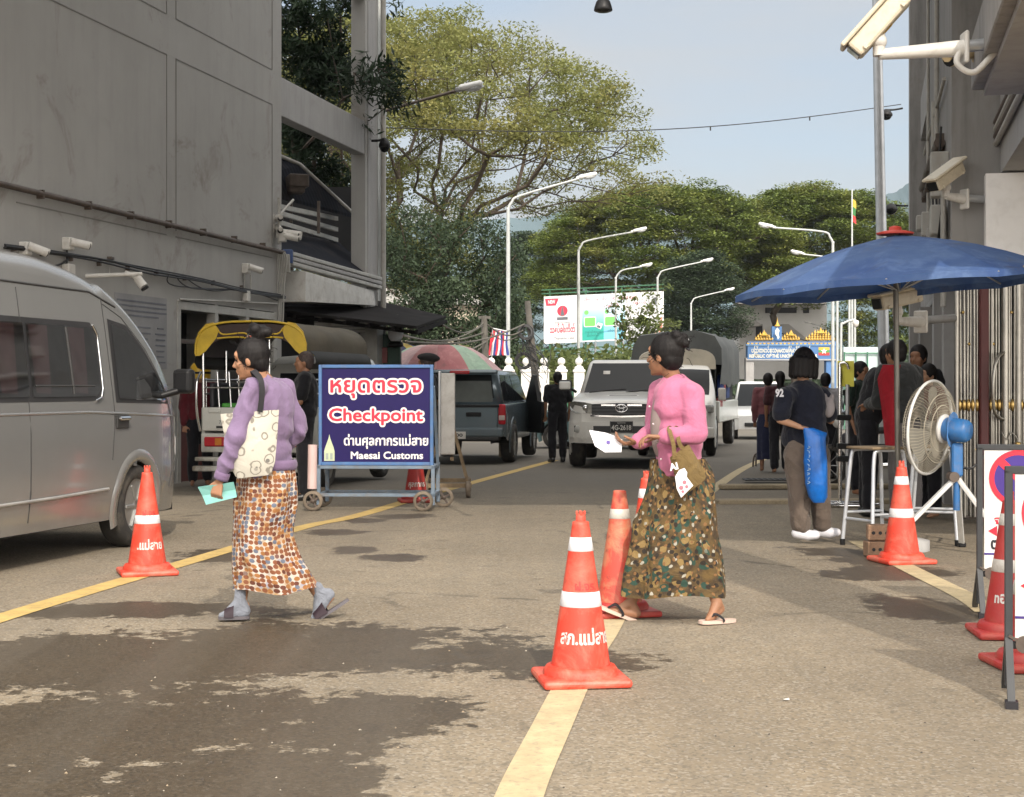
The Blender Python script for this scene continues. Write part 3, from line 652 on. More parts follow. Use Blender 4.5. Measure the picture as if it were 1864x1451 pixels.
def skeleton(mb, base, tips, r_tip, mat, rng, bias=.55, expo=.46, trunk=None, nmax=7, wob=.12, rmax=9):
    """joins every clump to the nearest place on the growing tree"""
    nodes = [np.array(p, float) for p in (trunk or [base])]; par = list(range(-1, len(nodes)-1)); path = [0.0]
    for i in range(1, len(nodes)): path.append(path[-1]+np.linalg.norm(nodes[i]-nodes[i-1]))
    fork = nodes[-1]; tips = sorted([np.array(t) for t in tips], key=lambda t: np.linalg.norm(t-fork))
    for t in tips:
        A = np.array(nodes); d = np.linalg.norm(A-t, axis=1); c = d+bias*np.array(path)*.6+np.where(A[:, 2] > t[2]+.5, 2.0, 0)
        if trunk: c[:len(trunk)-1] += 1e3
        k = int(np.argmin(c)); a = nodes[k]; ln = np.linalg.norm(t-a); m = max(1, min(5, int(ln/1.0)))
        prev = k
        for j in range(1, m+1):
            f = j/m; q = a*(1-f)+t*f
            if j < m: q = q+rng.normal(size=3)*ln*wob*.5+np.array([0, 0, -.05*ln*math.sin(math.pi*f)])
            nodes.append(q); par.append(prev); path.append(path[prev]+np.linalg.norm(q-nodes[prev])); prev = len(nodes)-1
    cnt = [0]*len(nodes); ch = [0]*len(nodes)
    for i in range(len(nodes)-1, 0, -1):
        if cnt[i] == 0: cnt[i] = 1
        cnt[par[i]] += cnt[i]
    rad = [min(rmax, r_tip*c**expo) for c in cnt]
    for i in range(1, len(nodes)):
        p = par[i]; ra = min(rad[p], rad[i]*1.35)
        n = nmax if rad[i] > .12 else (5 if rad[i] > .05 else 3)
        mb.tube([nodes[p], nodes[i]], [ra, rad[i]], mat, n, caps=False)
    return nodes
LEAF_Y = leaf_mat('rain_tree_leaf', (.110, .130, .035), (.255, .260, .090), (.29, .255, .09), .4)
LEAF_G = leaf_mat('canopy_leaf', (.055, .090, .018), (.185, .225, .050), (.235, .230, .06), .25)
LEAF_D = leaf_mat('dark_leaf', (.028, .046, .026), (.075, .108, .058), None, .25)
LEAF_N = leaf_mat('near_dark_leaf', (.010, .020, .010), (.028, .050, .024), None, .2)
LEAF_L = leaf_mat('light_leaf', (.06, .085, .025), (.15, .18, .06), (.19, .2, .08), .35)
# big sparse rain tree on the left
rng = np.random.default_rng(11)
Yt = 70; t = thing('rain_tree', 'huge spreading tree with yellow green feathery crown and bare limbs, left of centre', 'tree', (X(735, Yt), Yt, gz(Yt)))
bx = t.location.x
def crown_pts(n, R_, H_, z0, rng, ylo=-1, inner=.25, cut=None):
    out = []
    while len(out) < n:
        a = rng.random()*2*math.pi; r = math.sqrt(rng.random()); th = math.sqrt(max(0, 1-r*r))
        layer = rng.choice([1.0, rng.uniform(.78, .97), rng.uniform(.5, .78), rng.uniform(.15, .5)], p=[.42, .24, .22, .12])
        q = np.array([r*math.cos(a)*R_, r*math.sin(a)*R_, z0+H_*th*layer+rng.normal()*.25])
        if cut and not cut(q): continue
        out.append(q)
    return out
NT = 900
tips = crown_pts(NT-110, 12.0, 7.7, 10.0, rng, cut=lambda q: not (q[0] > 5 and q[2] < 9.8))
tips += [np.array([rng.uniform(-4.5, 3.6), rng.uniform(-4.5, 1), rng.uniform(5.8, 11)]) for _ in range(110)]
mtr = MB(); skeleton(mtr, (0, 0, 0), tips, .020, M_bark, rng, trunk=[(0, 0, -.2), (.2, 0, 2.2), (.7, .1, 4.6), (.9, .1, 6.4)], expo=.45, rmax=.75, bias=.75, wob=.16); mtr.build('trunk', t)
T_ = np.array(tips)
dens = np.where((T_[:, 0] > 3.5) & (T_[:, 2] > 12.5), .45, np.where(T_[:, 0] > 8, .6, 1.0))*(.5+.9*rng.random(NT))
leaves(t, 'crown', T_+[0, 0, .12], np.stack([.80+.35*rng.random(NT)]*2+[.34+.22*rng.random(NT)], 1), (270*dens).astype(int), .165, LEAF_Y, rng, .6, .45)
# dark creeper covered tree below it
Yt = 62; t = thing('creeper_tree', 'dark green tree hung with creepers under the huge yellow green tree', 'tree', (X(800, Yt), Yt, gz(Yt)))
rng = np.random.default_rng(4); tips = []
for k in range(230):
    xx = X(rng.uniform(690, 955), Yt)-t.location.x; zt = 8.6-.55*abs(xx+.4)+rng.normal()*.7
    tips.append(np.array([xx, rng.uniform(-2.2, 2.2), rng.uniform(1.2, max(2, zt))]))
m = MB(); skeleton(m, (0, 0, 0), tips, .03, M_bark, rng, trunk=[(-1.2, 0, -.3), (-1.0, 0, 1.8), (-.4, 0, 4)], expo=.42, rmax=.5); m.build('trunk', t)
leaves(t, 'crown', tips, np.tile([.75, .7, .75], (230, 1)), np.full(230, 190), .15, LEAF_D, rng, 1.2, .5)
# wide dense canopies on the right
def dome(name, label, x0, x1, ytop, ybot, Yt, seed, nt, leaf, mat, trunkpts, npl=130, fill=True):
    rng = np.random.default_rng(seed); s = F/Yt; cx = (x0+x1)/2; t = thing(name, label, 'tree', (X(cx, Yt), Yt, gz(Yt)), 0, 'wide canopy trees beyond the road')
    R_ = (x1-x0)/2/s; zt = Zp(ytop, Yt)-t.location.z; zb = Zp(ybot, Yt)-t.location.z; H_ = zt-zb; tips = []
    while len(tips) < nt:
        a = rng.random()*2*math.pi; u = rng.random(); r = math.sqrt(u); lump = 1+.08*math.sin(3*a+seed)+.06*math.sin(7*a)
        z = zb+H_*math.sqrt(max(0, 1-r**2.2))*(1 if rng.random() < .62 else rng.uniform(.05, .92))
        tips.append(np.array([r*lump*R_*math.cos(a), r*lump*R_*.8*math.sin(a), z+rng.normal()*.35]))
    tips = np.array(tips)
    m = MB(); skeleton(m, (0, 0, 0), tips[::3], .05, M_bark, rng, trunk=trunkpts, expo=.42, rmax=.7); m.build('trunk', t)
    k = .9+.7*rng.random(nt); leaves(t, 'crown', tips, np.stack([1.55*k, 1.55*k, .42*k], 1), (npl*2.0*k).astype(int), leaf*.68, mat, rng, .30, .55)
    return t
dome('canopy_tree', 'wide dome shaped green tree behind the billboard, larger of the two canopies', 950, 1460, 352, 545, 150, 21, 700, .42, LEAF_G, [(3, 0, 0), (2.5, 0, 4), (1, 0, 8)])
dome('canopy_tree', 'wide green canopy tree with leaning dark trunk behind the border gate arch', 1275, 1690, 354, 525, 156, 22, 620, .42, LEAF_G, [(-2.2, -2, 0), (-2.6, -2, 4.2), (-3.8, -2, 6.2), (-4.6, -2, 9.0), (-3, -1, 11)])
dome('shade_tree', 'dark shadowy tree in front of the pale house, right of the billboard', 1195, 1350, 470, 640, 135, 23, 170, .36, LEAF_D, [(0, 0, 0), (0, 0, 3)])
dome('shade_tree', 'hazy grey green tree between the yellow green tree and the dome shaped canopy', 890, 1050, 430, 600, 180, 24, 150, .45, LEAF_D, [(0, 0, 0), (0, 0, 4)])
dome('shade_tree', 'green tree behind the poles beside the right building', 1530, 1700, 470, 640, 145, 25, 150, .36, LEAF_G, [(0, 0, 0), (0, 0, 3)])
# dark tree behind the frame bay
Yt = 31.5; rng = np.random.default_rng(8)
t = thing('dark_fern_tree', 'near dark fern leaved tree showing through and around the concrete frame', 'tree', (X(520, Yt), Yt, gz(Yt)))
tips = []
for (x, y, w, h, n, dY) in ((545, 40, 60, 70, 34, 0), (600, 120, 70, 45, 34, 0), (560, 230, 60, 50, 28, .5), (600, 330, 60, 50, 22, 1), (650, 150, 55, 60, 16, -2.6), (690, 120, 45, 45, 10, -3.4), (715, 170, 40, 50, 9, -3.4), (600, 0, 90, 30, 20, 0), (600, 440, 40, 40, 12, 1), (500, 300, 60, 200, 50, 1.5)):
    for k in range(n):
        p = P(x+rng.normal()*w*.5, y+rng.normal()*h*.5, Yt+dY+rng.normal()*.35); tips.append(np.array(p-t.location))
m = MB(); skeleton(m, (0, 0, 0), tips, .012, M_bark, rng, trunk=[(0, 0, 0), (0, 0, 3), (.2, 0, 5)], expo=.45, rmax=.25); m.build('trunk', t)
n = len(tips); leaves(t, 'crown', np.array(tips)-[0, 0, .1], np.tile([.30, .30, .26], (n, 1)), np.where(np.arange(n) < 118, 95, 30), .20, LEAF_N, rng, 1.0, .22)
# small leafy tree in front of the billboard
Yt = 80; rng = np.random.default_rng(13); t = thing('small_tree', 'small thin leafed tree growing in front of the billboard', 'tree', (X(1160, Yt), Yt, gz(Yt)))
tips = [np.array(P(1165+rng.normal()*26, 598+rng.normal()*24, Yt+rng.normal()*.6)-t.location) for k in range(70)]
m = MB(); skeleton(m, (0, 0, 0), tips, .014, M_bark2, rng, trunk=[(0, 0, 0), (.1, 0, 1.6), (.1, 0, 2.6)], expo=.42); m.build('trunk', t)
leaves(t, 'crown', tips, np.tile([.42, .42, .35], (70, 1)), np.full(70, 22), .24, LEAF_L, rng, 1.0, .55)
# far wood along the horizon
rng = np.random.default_rng(31); n = 900; xs = rng.uniform(-80, 110, n); hs = 3+5*rng.random(n)
w_ = thing('t', 'x', 'x'); o_ = leaves(None, 'distant_wood', np.stack([xs, 215+rng.uniform(0, 20, n), hs*rng.random(n)], 1), np.tile([3, 3, 1.8], (n, 1)), np.full(n, 40), 1.1, LEAF_D, rng, 1, .6)
bpy.data.objects.remove(w_); o_['kind'] = 'stuff'; o_['label'] = 'far dark green wood closing the view along the horizon'
rng = np.random.default_rng(32); n = 260; Yb_ = 56
o_ = leaves(None, 'undergrowth', np.stack([X(rng.uniform(690, 1215, n), Yb_), Yb_+rng.uniform(2, 14, n), rng.uniform(-.4, 2.6, n)], 1), np.tile([.8, .8, .6], (n, 1)), np.full(n, 60), .26, LEAF_L, rng, 1, .5)
o_['kind'] = 'stuff'; o_['label'] = 'low green undergrowth behind the white balustrade'
# ------------------------------------------------------------------ street lamps
M_lampost = pm('galvanised_pole', (.46, .48, .47), .5, metal=.25, var=.15)
M_lamphead = pm('lamp_head_white', (.78, .78, .76), .35, var=.05); M_lens = pm('lamp_lens', (.55, .57, .58), .15, var=.05)
def street_lamp(px, ybend, hx, hy, Y, label, wide=.05):
    b0 = V(X(px, Y), Y, gz(Y)); t = thing('street_lamp', label, 'street lamp', b0, 0, 'street lamps along the bridge road')
    zb = Zp(ybend, Y)-b0.z; h = P(hx, hy, Y)-b0; sgn = 1 if h.x > 0 else -1
    m = MB(); pa = [(0, 0, 0), (0, 0, 2.0), (0, 0, zb-.5), (0, 0, zb-.1), (sgn*.12, 0, zb+.18), (sgn*.45, 0, zb+.42), tuple(h-V(sgn*.25, 0, .08))]
    m.tube(curve(pa, 5), [.075]*5+[.07]*5+[.06]*5+[.05]*5+[.045]*5+[.04]*6, M_lampost, 10); m.box((0, 0, .06), (.3, .3, .12), M_lampost, bev=.02); m.build('pole', t)
    m = MB(); d = V(sgn, 0, .22).normalized(); q = d.to_track_quat('X', 'Z').to_matrix().to_4x4(); T = Matrix.Translation(h) @ q
    m.box((.05, 0, .02), (.62, .26, .13), M_lamphead, bev=.06, M=T); m.box((-.27, 0, .01), (.2, .12, .1), M_lamphead, bev=.03, M=T); m.build('lamp_head', t)
    m = MB(); m.ball((.1, 0, -.04), (.22, .11, .08), M_lens, M=T); m.build('lens', t); return t
street_lamp(925, 378, 1068, 321, 52.7, 'tall street lamp nearest the huge yellow green tree, curving over the road')
street_lamp(1053, 455, 1163, 419, 68, 'street lamp standing in front of the left end of the billboard')
street_lamp(1121, 505, 1176, 483, 86, 'short armed street lamp in front of the middle of the billboard')
street_lamp(1197, 505, 1287, 474, 87, 'street lamp at the right end of the billboard')
street_lamp(1258, 552, 1328, 527, 110, 'street lamp before the dark tree, between billboard and umbrella')
street_lamp(1308, 605, 1342, 590, 160, 'farthest small street lamp left of the border arch')
street_lamp(1516, 440, 1396, 411, 64, 'street lamp arching left above the blue umbrella, higher of two')
street_lamp(1524, 484, 1452, 460, 77, 'street lamp arching left above the blue umbrella, half hidden behind it')
street_lamp(1512, 604, 1470, 587, 160, 'far street lamp arching left above the blue border arch')
Yl = 31.2; b0 = V(X(691, Yl), Yl, gz(Yl)); t = thing('street_lamp', 'near street lamp beside the concrete column, its head against the yellow green crown', 'street lamp', b0, 0, 'street lamps along the bridge road')
m = MB(); m.tube([(0, 0, 0), (0, 0, 9.6)], .05, M_lampost, 12); m.tube([P(691, 205, Yl)-b0, P(720, 196, Yl)-b0, P(832, 165, Yl)-b0], .032, M_iron, 8); m.build('pole', t)
m = MB(); T = Matrix.Translation(P(857, 158, Yl)-b0) @ V(1, 0, .22).to_track_quat('X', 'Z').to_matrix().to_4x4()
m.box((0, 0, .02), (.5, .22, .12), M_lamphead, bev=.05, M=T); m.box((-.2, 0, .0), (.25, .12, .1), pm('lamp_grey', (.3, .3, .3), .5), bev=.03, M=T); m.build('lamp_head', t)
m = MB(); m.ball((.06, 0, -.035), (.19, .09, .07), M_lens, M=T); m.build('lens', t)
# tall grey mast and far thin masts
m = MB(); m.tube([P(1612, 808, 36), P(1597, 60, 36), P(1594, -150, 36)], [.14, .11, .1], M_steel, 16); m.build('steel_mast', label='tall grey steel mast rising behind the blue umbrella at the right building', cat='mast')
for px, yt, Y, lb_ in ((1551, 350, 105, ''), (1546, 540, 70, ''), (1556, 545, 72, '')):
    if lb_ == '' and Y == 105:
        b0 = V(X(px, Y), Y, gz(Y)); t = thing('flagpole', 'thin white flagpole with a hanging flag above the green canopy', 'flagpole', b0)
        m = MB(); m.tube([(0, 0, 0), P(px, 345, Y)-b0], [.09, .05], M_lampost, 8); m.build('pole', t)
        g = []
        for i in range(7):
            z = 10+0; row = []
            for j in range(4): row.append(P(px+1+j*2.0+math.sin(i*1.3)*.8, 362+i*7+j*1.5, Y-.05*math.sin(i+j))-b0)
            g.append(row)
        m = MB(); mats = (pm('flag_yellow', (.6, .42, .06), .8), pm('flag_green', (.05, .2, .06), .8), pm('flag_red', (.55, .05, .05), .8))
        for i in range(6): m.grid([g[i], g[i+1]], mats[i//2])
        m.build('flag', t)
    else:
        m = MB(); b0 = V(X(px, Y), Y, gz(Y)); m.tube([(0, 0, 0), P(px, yt, Y)-b0], [.07, .055], M_lampost, 8)
        m.build('thin_mast', loc=b0, label='thin grey mast behind the yellow sign, '+('left one of the close pair' if px < 1550 else 'right one of the close pair'), cat='mast')
b0 = V(X(1545, 60), 60, gz(60)); m = MB(); m.tube(curve([(-.3, 0, 0), (-.3, 0, 3.8), (-.2, 0, 4.2), (.25, 0, 4.35)], 5), .05, M_lampost, 8); m.lathe([(.02, .14), (.12, .1), (.13, .0), (.1, -.1), (.01, -.16)], M_white, 12, Matrix.Translation((.27, 0, 4.2)))
m.build('camera_pole', loc=b0, label='bent grey pole carrying a white dome camera beyond the yellow sign', cat='camera pole')
# ------------------------------------------------------------------ wire across the sky
m = MB(); a, b_ = P(690, 232, 33), P(1640, 190, 41); m.tube([a.lerp(b_, k/24)-V(0, 0, .35*math.sin(math.pi*k/24)) for k in range(25)], .012, M_cable, 5)
for k in (5, 9, 14, 19): q = a.lerp(b_, k/24)-V(0, 0, .35*math.sin(math.pi*k/24)); m.box(q-V(0, 0, .05), (.03, .03, .1), M_cable)
m.build('overhead_wire', label='single thin wire strung across the sky between the two buildings', cat='wire')
# ------------------------------------------------------------------ leaning utility pole with cables
Yu = 47; b0 = V(X(986, Yu), Yu, gz(Yu)); t = thing('utility_pole', 'leaning concrete utility pole with tangled cable coils, left of the billboard', 'utility pole', b0)
m = MB(); m.tube([(0, 0, 0), P(960, 548, Yu)-b0], [.14, .09], M_bark2, 10); m.build('pole', t)
m = MB(); rnd = random.Random(2)
def coil(c, r, n):
    for k in range(n):
        rr = r*rnd.uniform(.75, 1.1); tx = rnd.uniform(-.35, .35)
        m.tube([c+V(rr*math.cos(a)*1.0, rr*.3*math.sin(a+tx), rr*math.sin(a)) for a in [2*math.pi*j/14 for j in range(14)]], .018, M_cable, 5, closed=True)
coil(P(953, 657, Yu)-b0, .24, 7); coil(P(957, 605, Yu-.2)-b0, .22, 9); coil(P(966, 630, Yu)-b0, .14, 5)
for k in range(16):
    a = P(957+rnd.uniform(-8, 8), 600+rnd.uniform(-12, 30), Yu-.1)-b0; b_ = P(985+rnd.uniform(-12, 12), 690+rnd.uniform(-30, 20), Yu-.2)-b0
    m.tube(curve([a, (a+b_)/2+V(rnd.uniform(-.4, .4), 0, rnd.uniform(-.3, .1)), b_], 5), .014, M_cable, 4)
m.build('cable_coil', t)
b2 = V(X(889, 45), 45, gz(45)); t2 = thing('utility_pole', 'short grey cable pole behind the striped umbrella beside the flags', 'utility pole', b2)
m = MB(); m.tube([(0, 0, 0), P(881, 575, 45)-b2], [.12, .09], M_bark2, 8); m.box(P(882, 578, 45)-b2, (.36, .1, .08), M_bark2); m.build('pole', t2)
m = MB()
for k, (xa, ya_, xb, yb_) in enumerate(((735, 612, 880, 592), (740, 622, 955, 590), (800, 587, 880, 588), (735, 640, 885, 622), (812, 660, 900, 606), (886, 590, 955, 600), (884, 600, 950, 608), (700, 600, 880, 606))):
    Y0_ = 33 if xa < 810 else 45; a = P(xa, ya_, Y0_); b_ = P(xb, yb_, 45 if xb < 900 else 47)
    m.tube([a.lerp(b_, j/10)-V(0, 0, .25*math.sin(math.pi*j/10)) for j in range(11)], .016+.008*(k % 2), pm('weathered_cable', (.12, .11, .09), .7), 5)
m.build('overhead_wire', label='bunch of sagging grey cables above the striped umbrella', cat='wire')
# flags hung out for sale
Yf = 50; b0 = P(905, 600, Yf); t = thing('hanging_flags', 'red white and blue flags bunched on a rod beside the tall lamp post', 'flags', b0)
m = MB(); m.tube([P(897, 598, Yf)-b0, P(926, 604, Yf)-b0], .025, M_steel, 6); m.tube([P(897, 598, Yf)-b0, P(893, 706, Yf)-b0], .02, M_steel, 6); m.build('rod', t)
rnd = random.Random(4)
for k in range(9):
    x0 = 900+k*2.6; col = ('flag_red2', (.55, .03, .05)) if k % 3 == 0 else (('flag_white', (.72, .72, .74)) if k % 3 == 1 else ('flag_navy', (.04, .06, .25)))
    g = []
    for i in range(8):
        w = 5+2*math.sin(i*.9+k); sw = -1.2*i*(1.2-k*.18)
        g.append([P(x0+sw-w*.6, 601+i*(5.5+rnd.uniform(0, 1.4)), Yf+.06*k+.05*math.sin(i+k))-b0, P(x0+sw, 602+i*6.4, Yf+.06*k-.06)-b0, P(x0+sw+w*.6, 601+i*6.6, Yf+.06*k+.04)-b0])
    m = MB(); m.grid(g, pm(col[0], col[1], .8, var=.1)); m.build('flag', t)
# ------------------------------------------------------------------ billboard
Yb = 90; sB = F/Yb; c0 = V(X(1098, Yb), Yb, gz(Yb)); bb = thing('billboard', 'white and turquoise advertising billboard on green steel legs before the canopies', 'billboard', c0)
BW, BH = 218/sB, 84/sB
def bbp(u, v, d=0):
    """u 0..1 left-right, v 0..1 bottom-top on the panel"""
    x = 990+218*u; yt = 540-10*u; yb = 626-10*u; return P(x, yb+(yt-yb)*v, Yb-d+.6*u)-c0
xd = (bbp(1, 0)-bbp(0, 0)).normalized(); yd = V(0, 0, 1)
m = MB(); M_vinyl = pm('white_vinyl', (.72, .72, .74), .5, var=.08, vs=.8)
m.ext([bbp(0, 0), bbp(1, 0), bbp(1, 1), bbp(0, 1)], (0, .08, 0), M_vinyl)
def quad(u0, v0, u1, v1, mat, d): m.poly([bbp(u0, v0, d), bbp(u1, v0, d), bbp(u1, v1, d), bbp(u0, v1, d)], mat)
def vgrad(name, c1, c2, z0, z1):
    b = NB(name); z = b.n('ShaderNodeSeparateXYZ', Vector=b.obj).outputs[2]; b.set('Base Color', b.mix(b.sstep(z, z0, z1), c1, c2)); b.set('Roughness', .5); return b.m
zb_ = bbp(.4, 0).z; zt_ = bbp(.4, 1).z
M_teal = vgrad('print_teal', (.02, .36, .30), (.62, .74, .80), zb_+.8, zt_-.35); M_cyan = vgrad('print_cyan', (.20, .55, .72), (.68, .76, .84), zb_+.8, zt_-.3)
M_rd = pm('print_red', (.60, .03, .07), .5, var=.05); M_dk = pm('print_grey', (.12, .13, .15), .6, var=.1); M_gn = pm('print_green', (.16, .50, .12), .5, var=.05); M_gy = pm('print_pale', (.5, .52, .54), .5); M_tg = pm('print_deep_green', (.01, .16, .14), .5)
quad(.32, .03, .50, .98, M_teal, .012); quad(.50, .03, .68, .98, M_cyan, .012)
m.poly([bbp(.02, .80, .012), bbp(.10, .80, .012), bbp(.125, .95, .012), bbp(.01, .95, .012)], M_rd)
def cir(u, v, r, mat, d, sy=1, n=20): m.poly([bbp(u, v, d)+xd*r*math.cos(2*math.pi*k/n)+yd*r*sy*math.sin(2*math.pi*k/n) for k in range(n)], mat)
cir(.155, .68, .31, M_rd, .012); m.poly([bbp(.155, .58, .02)+xd*-.12, bbp(.155, .58, .02)+xd*.12, bbp(.155, .80, .02)], M_dk); quad(.11, .49, .20, .55, M_dk, .02)
def BT(s_, u, v, h, w, mat, off=0, d=.02): m.text(s_, plane_M(bbp(u, v, d), xd, yd), h, mat, width=w, off=off)
BT('NEW', .065, .875, .3, .42, M_vinyl, .01, .02); BT('GRAND PYO GARDEN', .155, .43, .13, .95, M_dk); BT('သနပ်ခါးကိတ်', .155, .28, .5, 1.5, M_rd, .012)
BT('Thanakha Cake', .17, .10, .22, 1.2, M_dk)
BT("'အိမ်' ယခု 'အိမ်' ပို့ဆောင်ပေးသော", .55, .90, .26, 3.2, M_rd); BT('သနပ်ခါး', .56, .74, .24, 1.0, M_rd); BT('သဘာဝ', .80, .78, .24, .7, M_rd)
for uu in (.385, .555):
    m.poly([bbp(uu, .42, .02)+xd*a+yd*b_ for a, b_ in rrect(-.36, -.30, .36, .30, .09)], M_vinyl); m.poly([bbp(uu, .42, .026)+xd*a+yd*b_ for a, b_ in rrect(-.31, -.25, .31, .25, .07)], M_gn)
    m.poly([bbp(uu+.075, .33, .03)+xd*a+yd*b_ for a, b_ in ((-.22, -.05), (.1, -.22), (.24, .1), (-.05, .2))], M_vinyl); m.poly([bbp(uu+.075, .33, .034)+xd*a+yd*b_ for a, b_ in ((-.14, -.06), (.06, -.16), (.1, -.02), (-.08, .05))], M_dk)
    cir(uu-.03, .62, .13, M_gn, .016)
BT('သနပ်ခါးရေမွှေး', .41, .205, .17, .95, M_tg); BT('မိတ်ကပ်', .41, .13, .17, .7, M_tg); BT('လိမ်းခြယ်', .59, .21, .16, .8, M_tg)
cir(.90, .78, .45, M_gy, .012, 1.1); cir(.93, .80, .22, M_dk, .02); cir(.83, .38, .3, pm('print_lime', (.5, .62, .16), .5), .012); m.poly([bbp(.99, .12, .012), bbp(.93, .12, .012), bbp(.99, .5, .012)], pm('print_salmon', (.75, .30, .22), .5))
quad(.74, .05, .90, .30, M_gy, .012)
m.build('panel', bb)
m = MB(); M_grn = pm('green_steel', (.03, .12, .06), .6, var=.3)
for u in (.05, .35, .65, .95): m.beam(bbp(u, 0, -.15)-V(0, 0, zb_+.0), bbp(u, 1.12, -.15), .1, .1, M_grn)
for v in (-.12, -.22, 1.06, 1.14): m.beam(bbp(-.02, v, -.1), bbp(1.0 if v > 0 else .85, v, -.1), .07, .07, M_grn)
for u in (.43, .66): m.cyl(bbp(u, -.02, -.1), bbp(u, -.5, -.1), .06, M_steel)
m.build('frame', bb)
# ------------------------------------------------------------------ white balustrade with globe lamps
Yp = 50; c0 = V(X(980, Yp), Yp, gz(Yp)); bf = thing('balustrade_fence', 'white pillared balustrade with globe lamps and green panels across the road end', 'fence', c0)
M_wp = pm('white_wall_paint', (.78, .77, .74), .6, var=.08, dirt=.15); M_gp = pm('green_panel', (.05, .17, .10), .6)
rnd = random.Random(6)
for px in list(range(830, 1075, 32)):
    p = V(X(px, Yp), Yp, gz(Yp))-c0; h = Zp(672, Yp)-c0.z
    m = MB(); m.box(p+V(0, 0, h/2), (.34, .34, h), M_wp, bev=.03); m.box(p+V(0, 0, h-.06), (.40, .40, .08), M_wp, bev=.02); m.lathe([(.15, 0), (.14, .07), (.06, .12), (.05, .16)], M_wp, 12, Matrix.Translation(p+V(0, 0, h))); m.build('pillar', bf)
    m = MB(); m.ball(p+V(0, 0, h+.25), .125, M_wp); m.build('globe_lamp', bf)
    m = MB(); p2 = p+V(.28, 0, 0); m.box(p2+V(0, .05, .95), (.26, .05, 1.3), M_gp); m.box(p2+V(.0, 0, .2), (.3, .2, .4), M_wp); m.build('panel', bf)
# ------------------------------------------------------------------ border gate arch and house
Ya = 140; c0 = V(X(1440, Ya), Ya, gz(Ya)); ba = thing('border_arch', 'blue border gate arch with golden spires and lettering across the far road', 'gate arch', c0)
M_blue = pm('arch_blue', (.06, .16, .36), .6, var=.15, vs=1); M_gold = pm('gold_paint', (.55, .34, .06), .45, metal=.2, var=.25, vs=2); M_lblue = pm('arch_light_blue', (.12, .26, .46), .6)
def ap(x, y, d=0): return P(x, y, Ya-d)-c0
m = MB()
for x0, x1 in ((1357, 1372), (1503, 1521)):
    a, b_ = ap(x0, 600), ap(x1, 600); m.box(((a.x+b_.x)/2, .3, 2.2), (b_.x-a.x, 1.0, 4.4), M_conc2 if x0 < 1400 else M_blue, bev=.05)
m.build('pillar', ba)
m = MB(); a, b_ = ap(1360, 622), ap(1522, 657); m.box(((a.x+b_.x)/2, .3, (a.z+b_.z)/2), (b_.x-a.x, 1.2, a.z-b_.z), M_blue)
m.beam(ap(1358, 628, .35), ap(1524, 628, .35), .1, .12, M_lblue); m.beam(ap(1358, 655, .35), ap(1524, 655, .35), .1, .12, M_conc2)
for k in range(22): q = ap(1362+k*7.4, 624, .36); m.poly([q+V(-.16, 0, 0), q+V(0, 0, -.2), q+V(.16, 0, 0)], M_gold)
M_cream = pm('letter_cream', (.72, .70, .58), .6)
m.text('ပြည်ထောင်စုသမ္မတမြန်မာနိုင်ငံတော်', plane_M(ap(1422, 638, .34), (1, 0, 0), (0, 0, 1)), .62, M_cream, width=5.4, off=.01); m.text('REPUBLIC OF THE UNION OF MYANMAR', plane_M(ap(1426, 648.5, .34), (1, 0, 0), (0, 0, 1)), .42, M_cream, width=6.2, off=.012)
for k, c in enumerate((pm('flag_yellow', (.6, .42, .06), .8), pm('flag_green2', (.1, .28, .08), .8), pm('flag_red', (.55, .05, .05), .8))):
    a, b_ = ap(1490, 632+k*5, .33), ap(1510, 637+k*5, .33); m.poly([(a.x, a.y, b_.z), (b_.x, a.y, b_.z), (b_.x, a.y, a.z), (a.x, a.y, a.z)], c)
q = ap(1500, 639.5, .36); m.poly([q+V((.3 if k % 2 == 0 else .12)*math.sin(k*math.pi/5), 0, (.3 if k % 2 == 0 else .12)*math.cos(k*math.pi/5)) for k in range(10)], M_wp)
m.build('panel', ba)
m = MB()
def tier(x0, x1, yb_, yt, n):
    """stepped golden roof with finials"""
    for k in range(n):
        f0, f1 = k/n, (k+1)/n; xa = x0+(x1-x0)*.5*f0*.8; xb = x1-(x1-x0)*.5*f0*.8; za = yb_+(yt-yb_)*f0*.7; zb2 = yb_+(yt-yb_)*f1*.7
        a, c = ap(xa, za, .2), ap(xb, zb2, .2); m.box(((a.x+c.x)/2, .3, (a.z+c.z)/2), (c.x-a.x, 1.0-.2*k, (c.z-a.z)*.6), M_gold)
        for j in range(int((xb-xa)/5)+1):
            q = ap(xa+j*5, zb2, .2); m.lathe([(.12, -.1), (.08, .02), (.03, .12), (.001, .22)], M_gold, 6, Matrix.Translation(q))
    q = ap((x0+x1)/2, yb_+(yt-yb_)*.7, 0); m.lathe([(.5, -.15), (.25, .0), (.1, .18), (.04, .3), (.001, .42)], M_gold, 8, Matrix.Translation(q))
tier(1376, 1406, 620, 603, 3); tier(1424, 1456, 620, 603, 3); tier(1468, 1520, 620, 597, 4)
m.build('roof', ba)
m = MB(); a, b_ = ap(1406, 594, .5), ap(1424, 620, .5); m.box(((a.x+b_.x)/2, 0, (a.z+b_.z)/2), (b_.x-a.x, .5, a.z-b_.z), M_blue)
m.poly([ap(1415+dx, y, .78) for dx, y in ((-4, 602), (0, 596), (4, 602), (2, 608), (4, 614), (1, 618), (-1, 612), (-4, 608))], M_cream)
m.lathe([(.3, 0), (.16, .15), (.08, .35), (.03, .6), (.001, .85)], M_gold, 8, Matrix.Translation(ap(1415, 594, .2))); m.build('crest', ba)
Yh = 172; c0 = V(X(1425, Yh), Yh, gz(Yh)); hs = thing('house', 'pale two storey house with wide grey roof behind the border arch', 'house', c0)
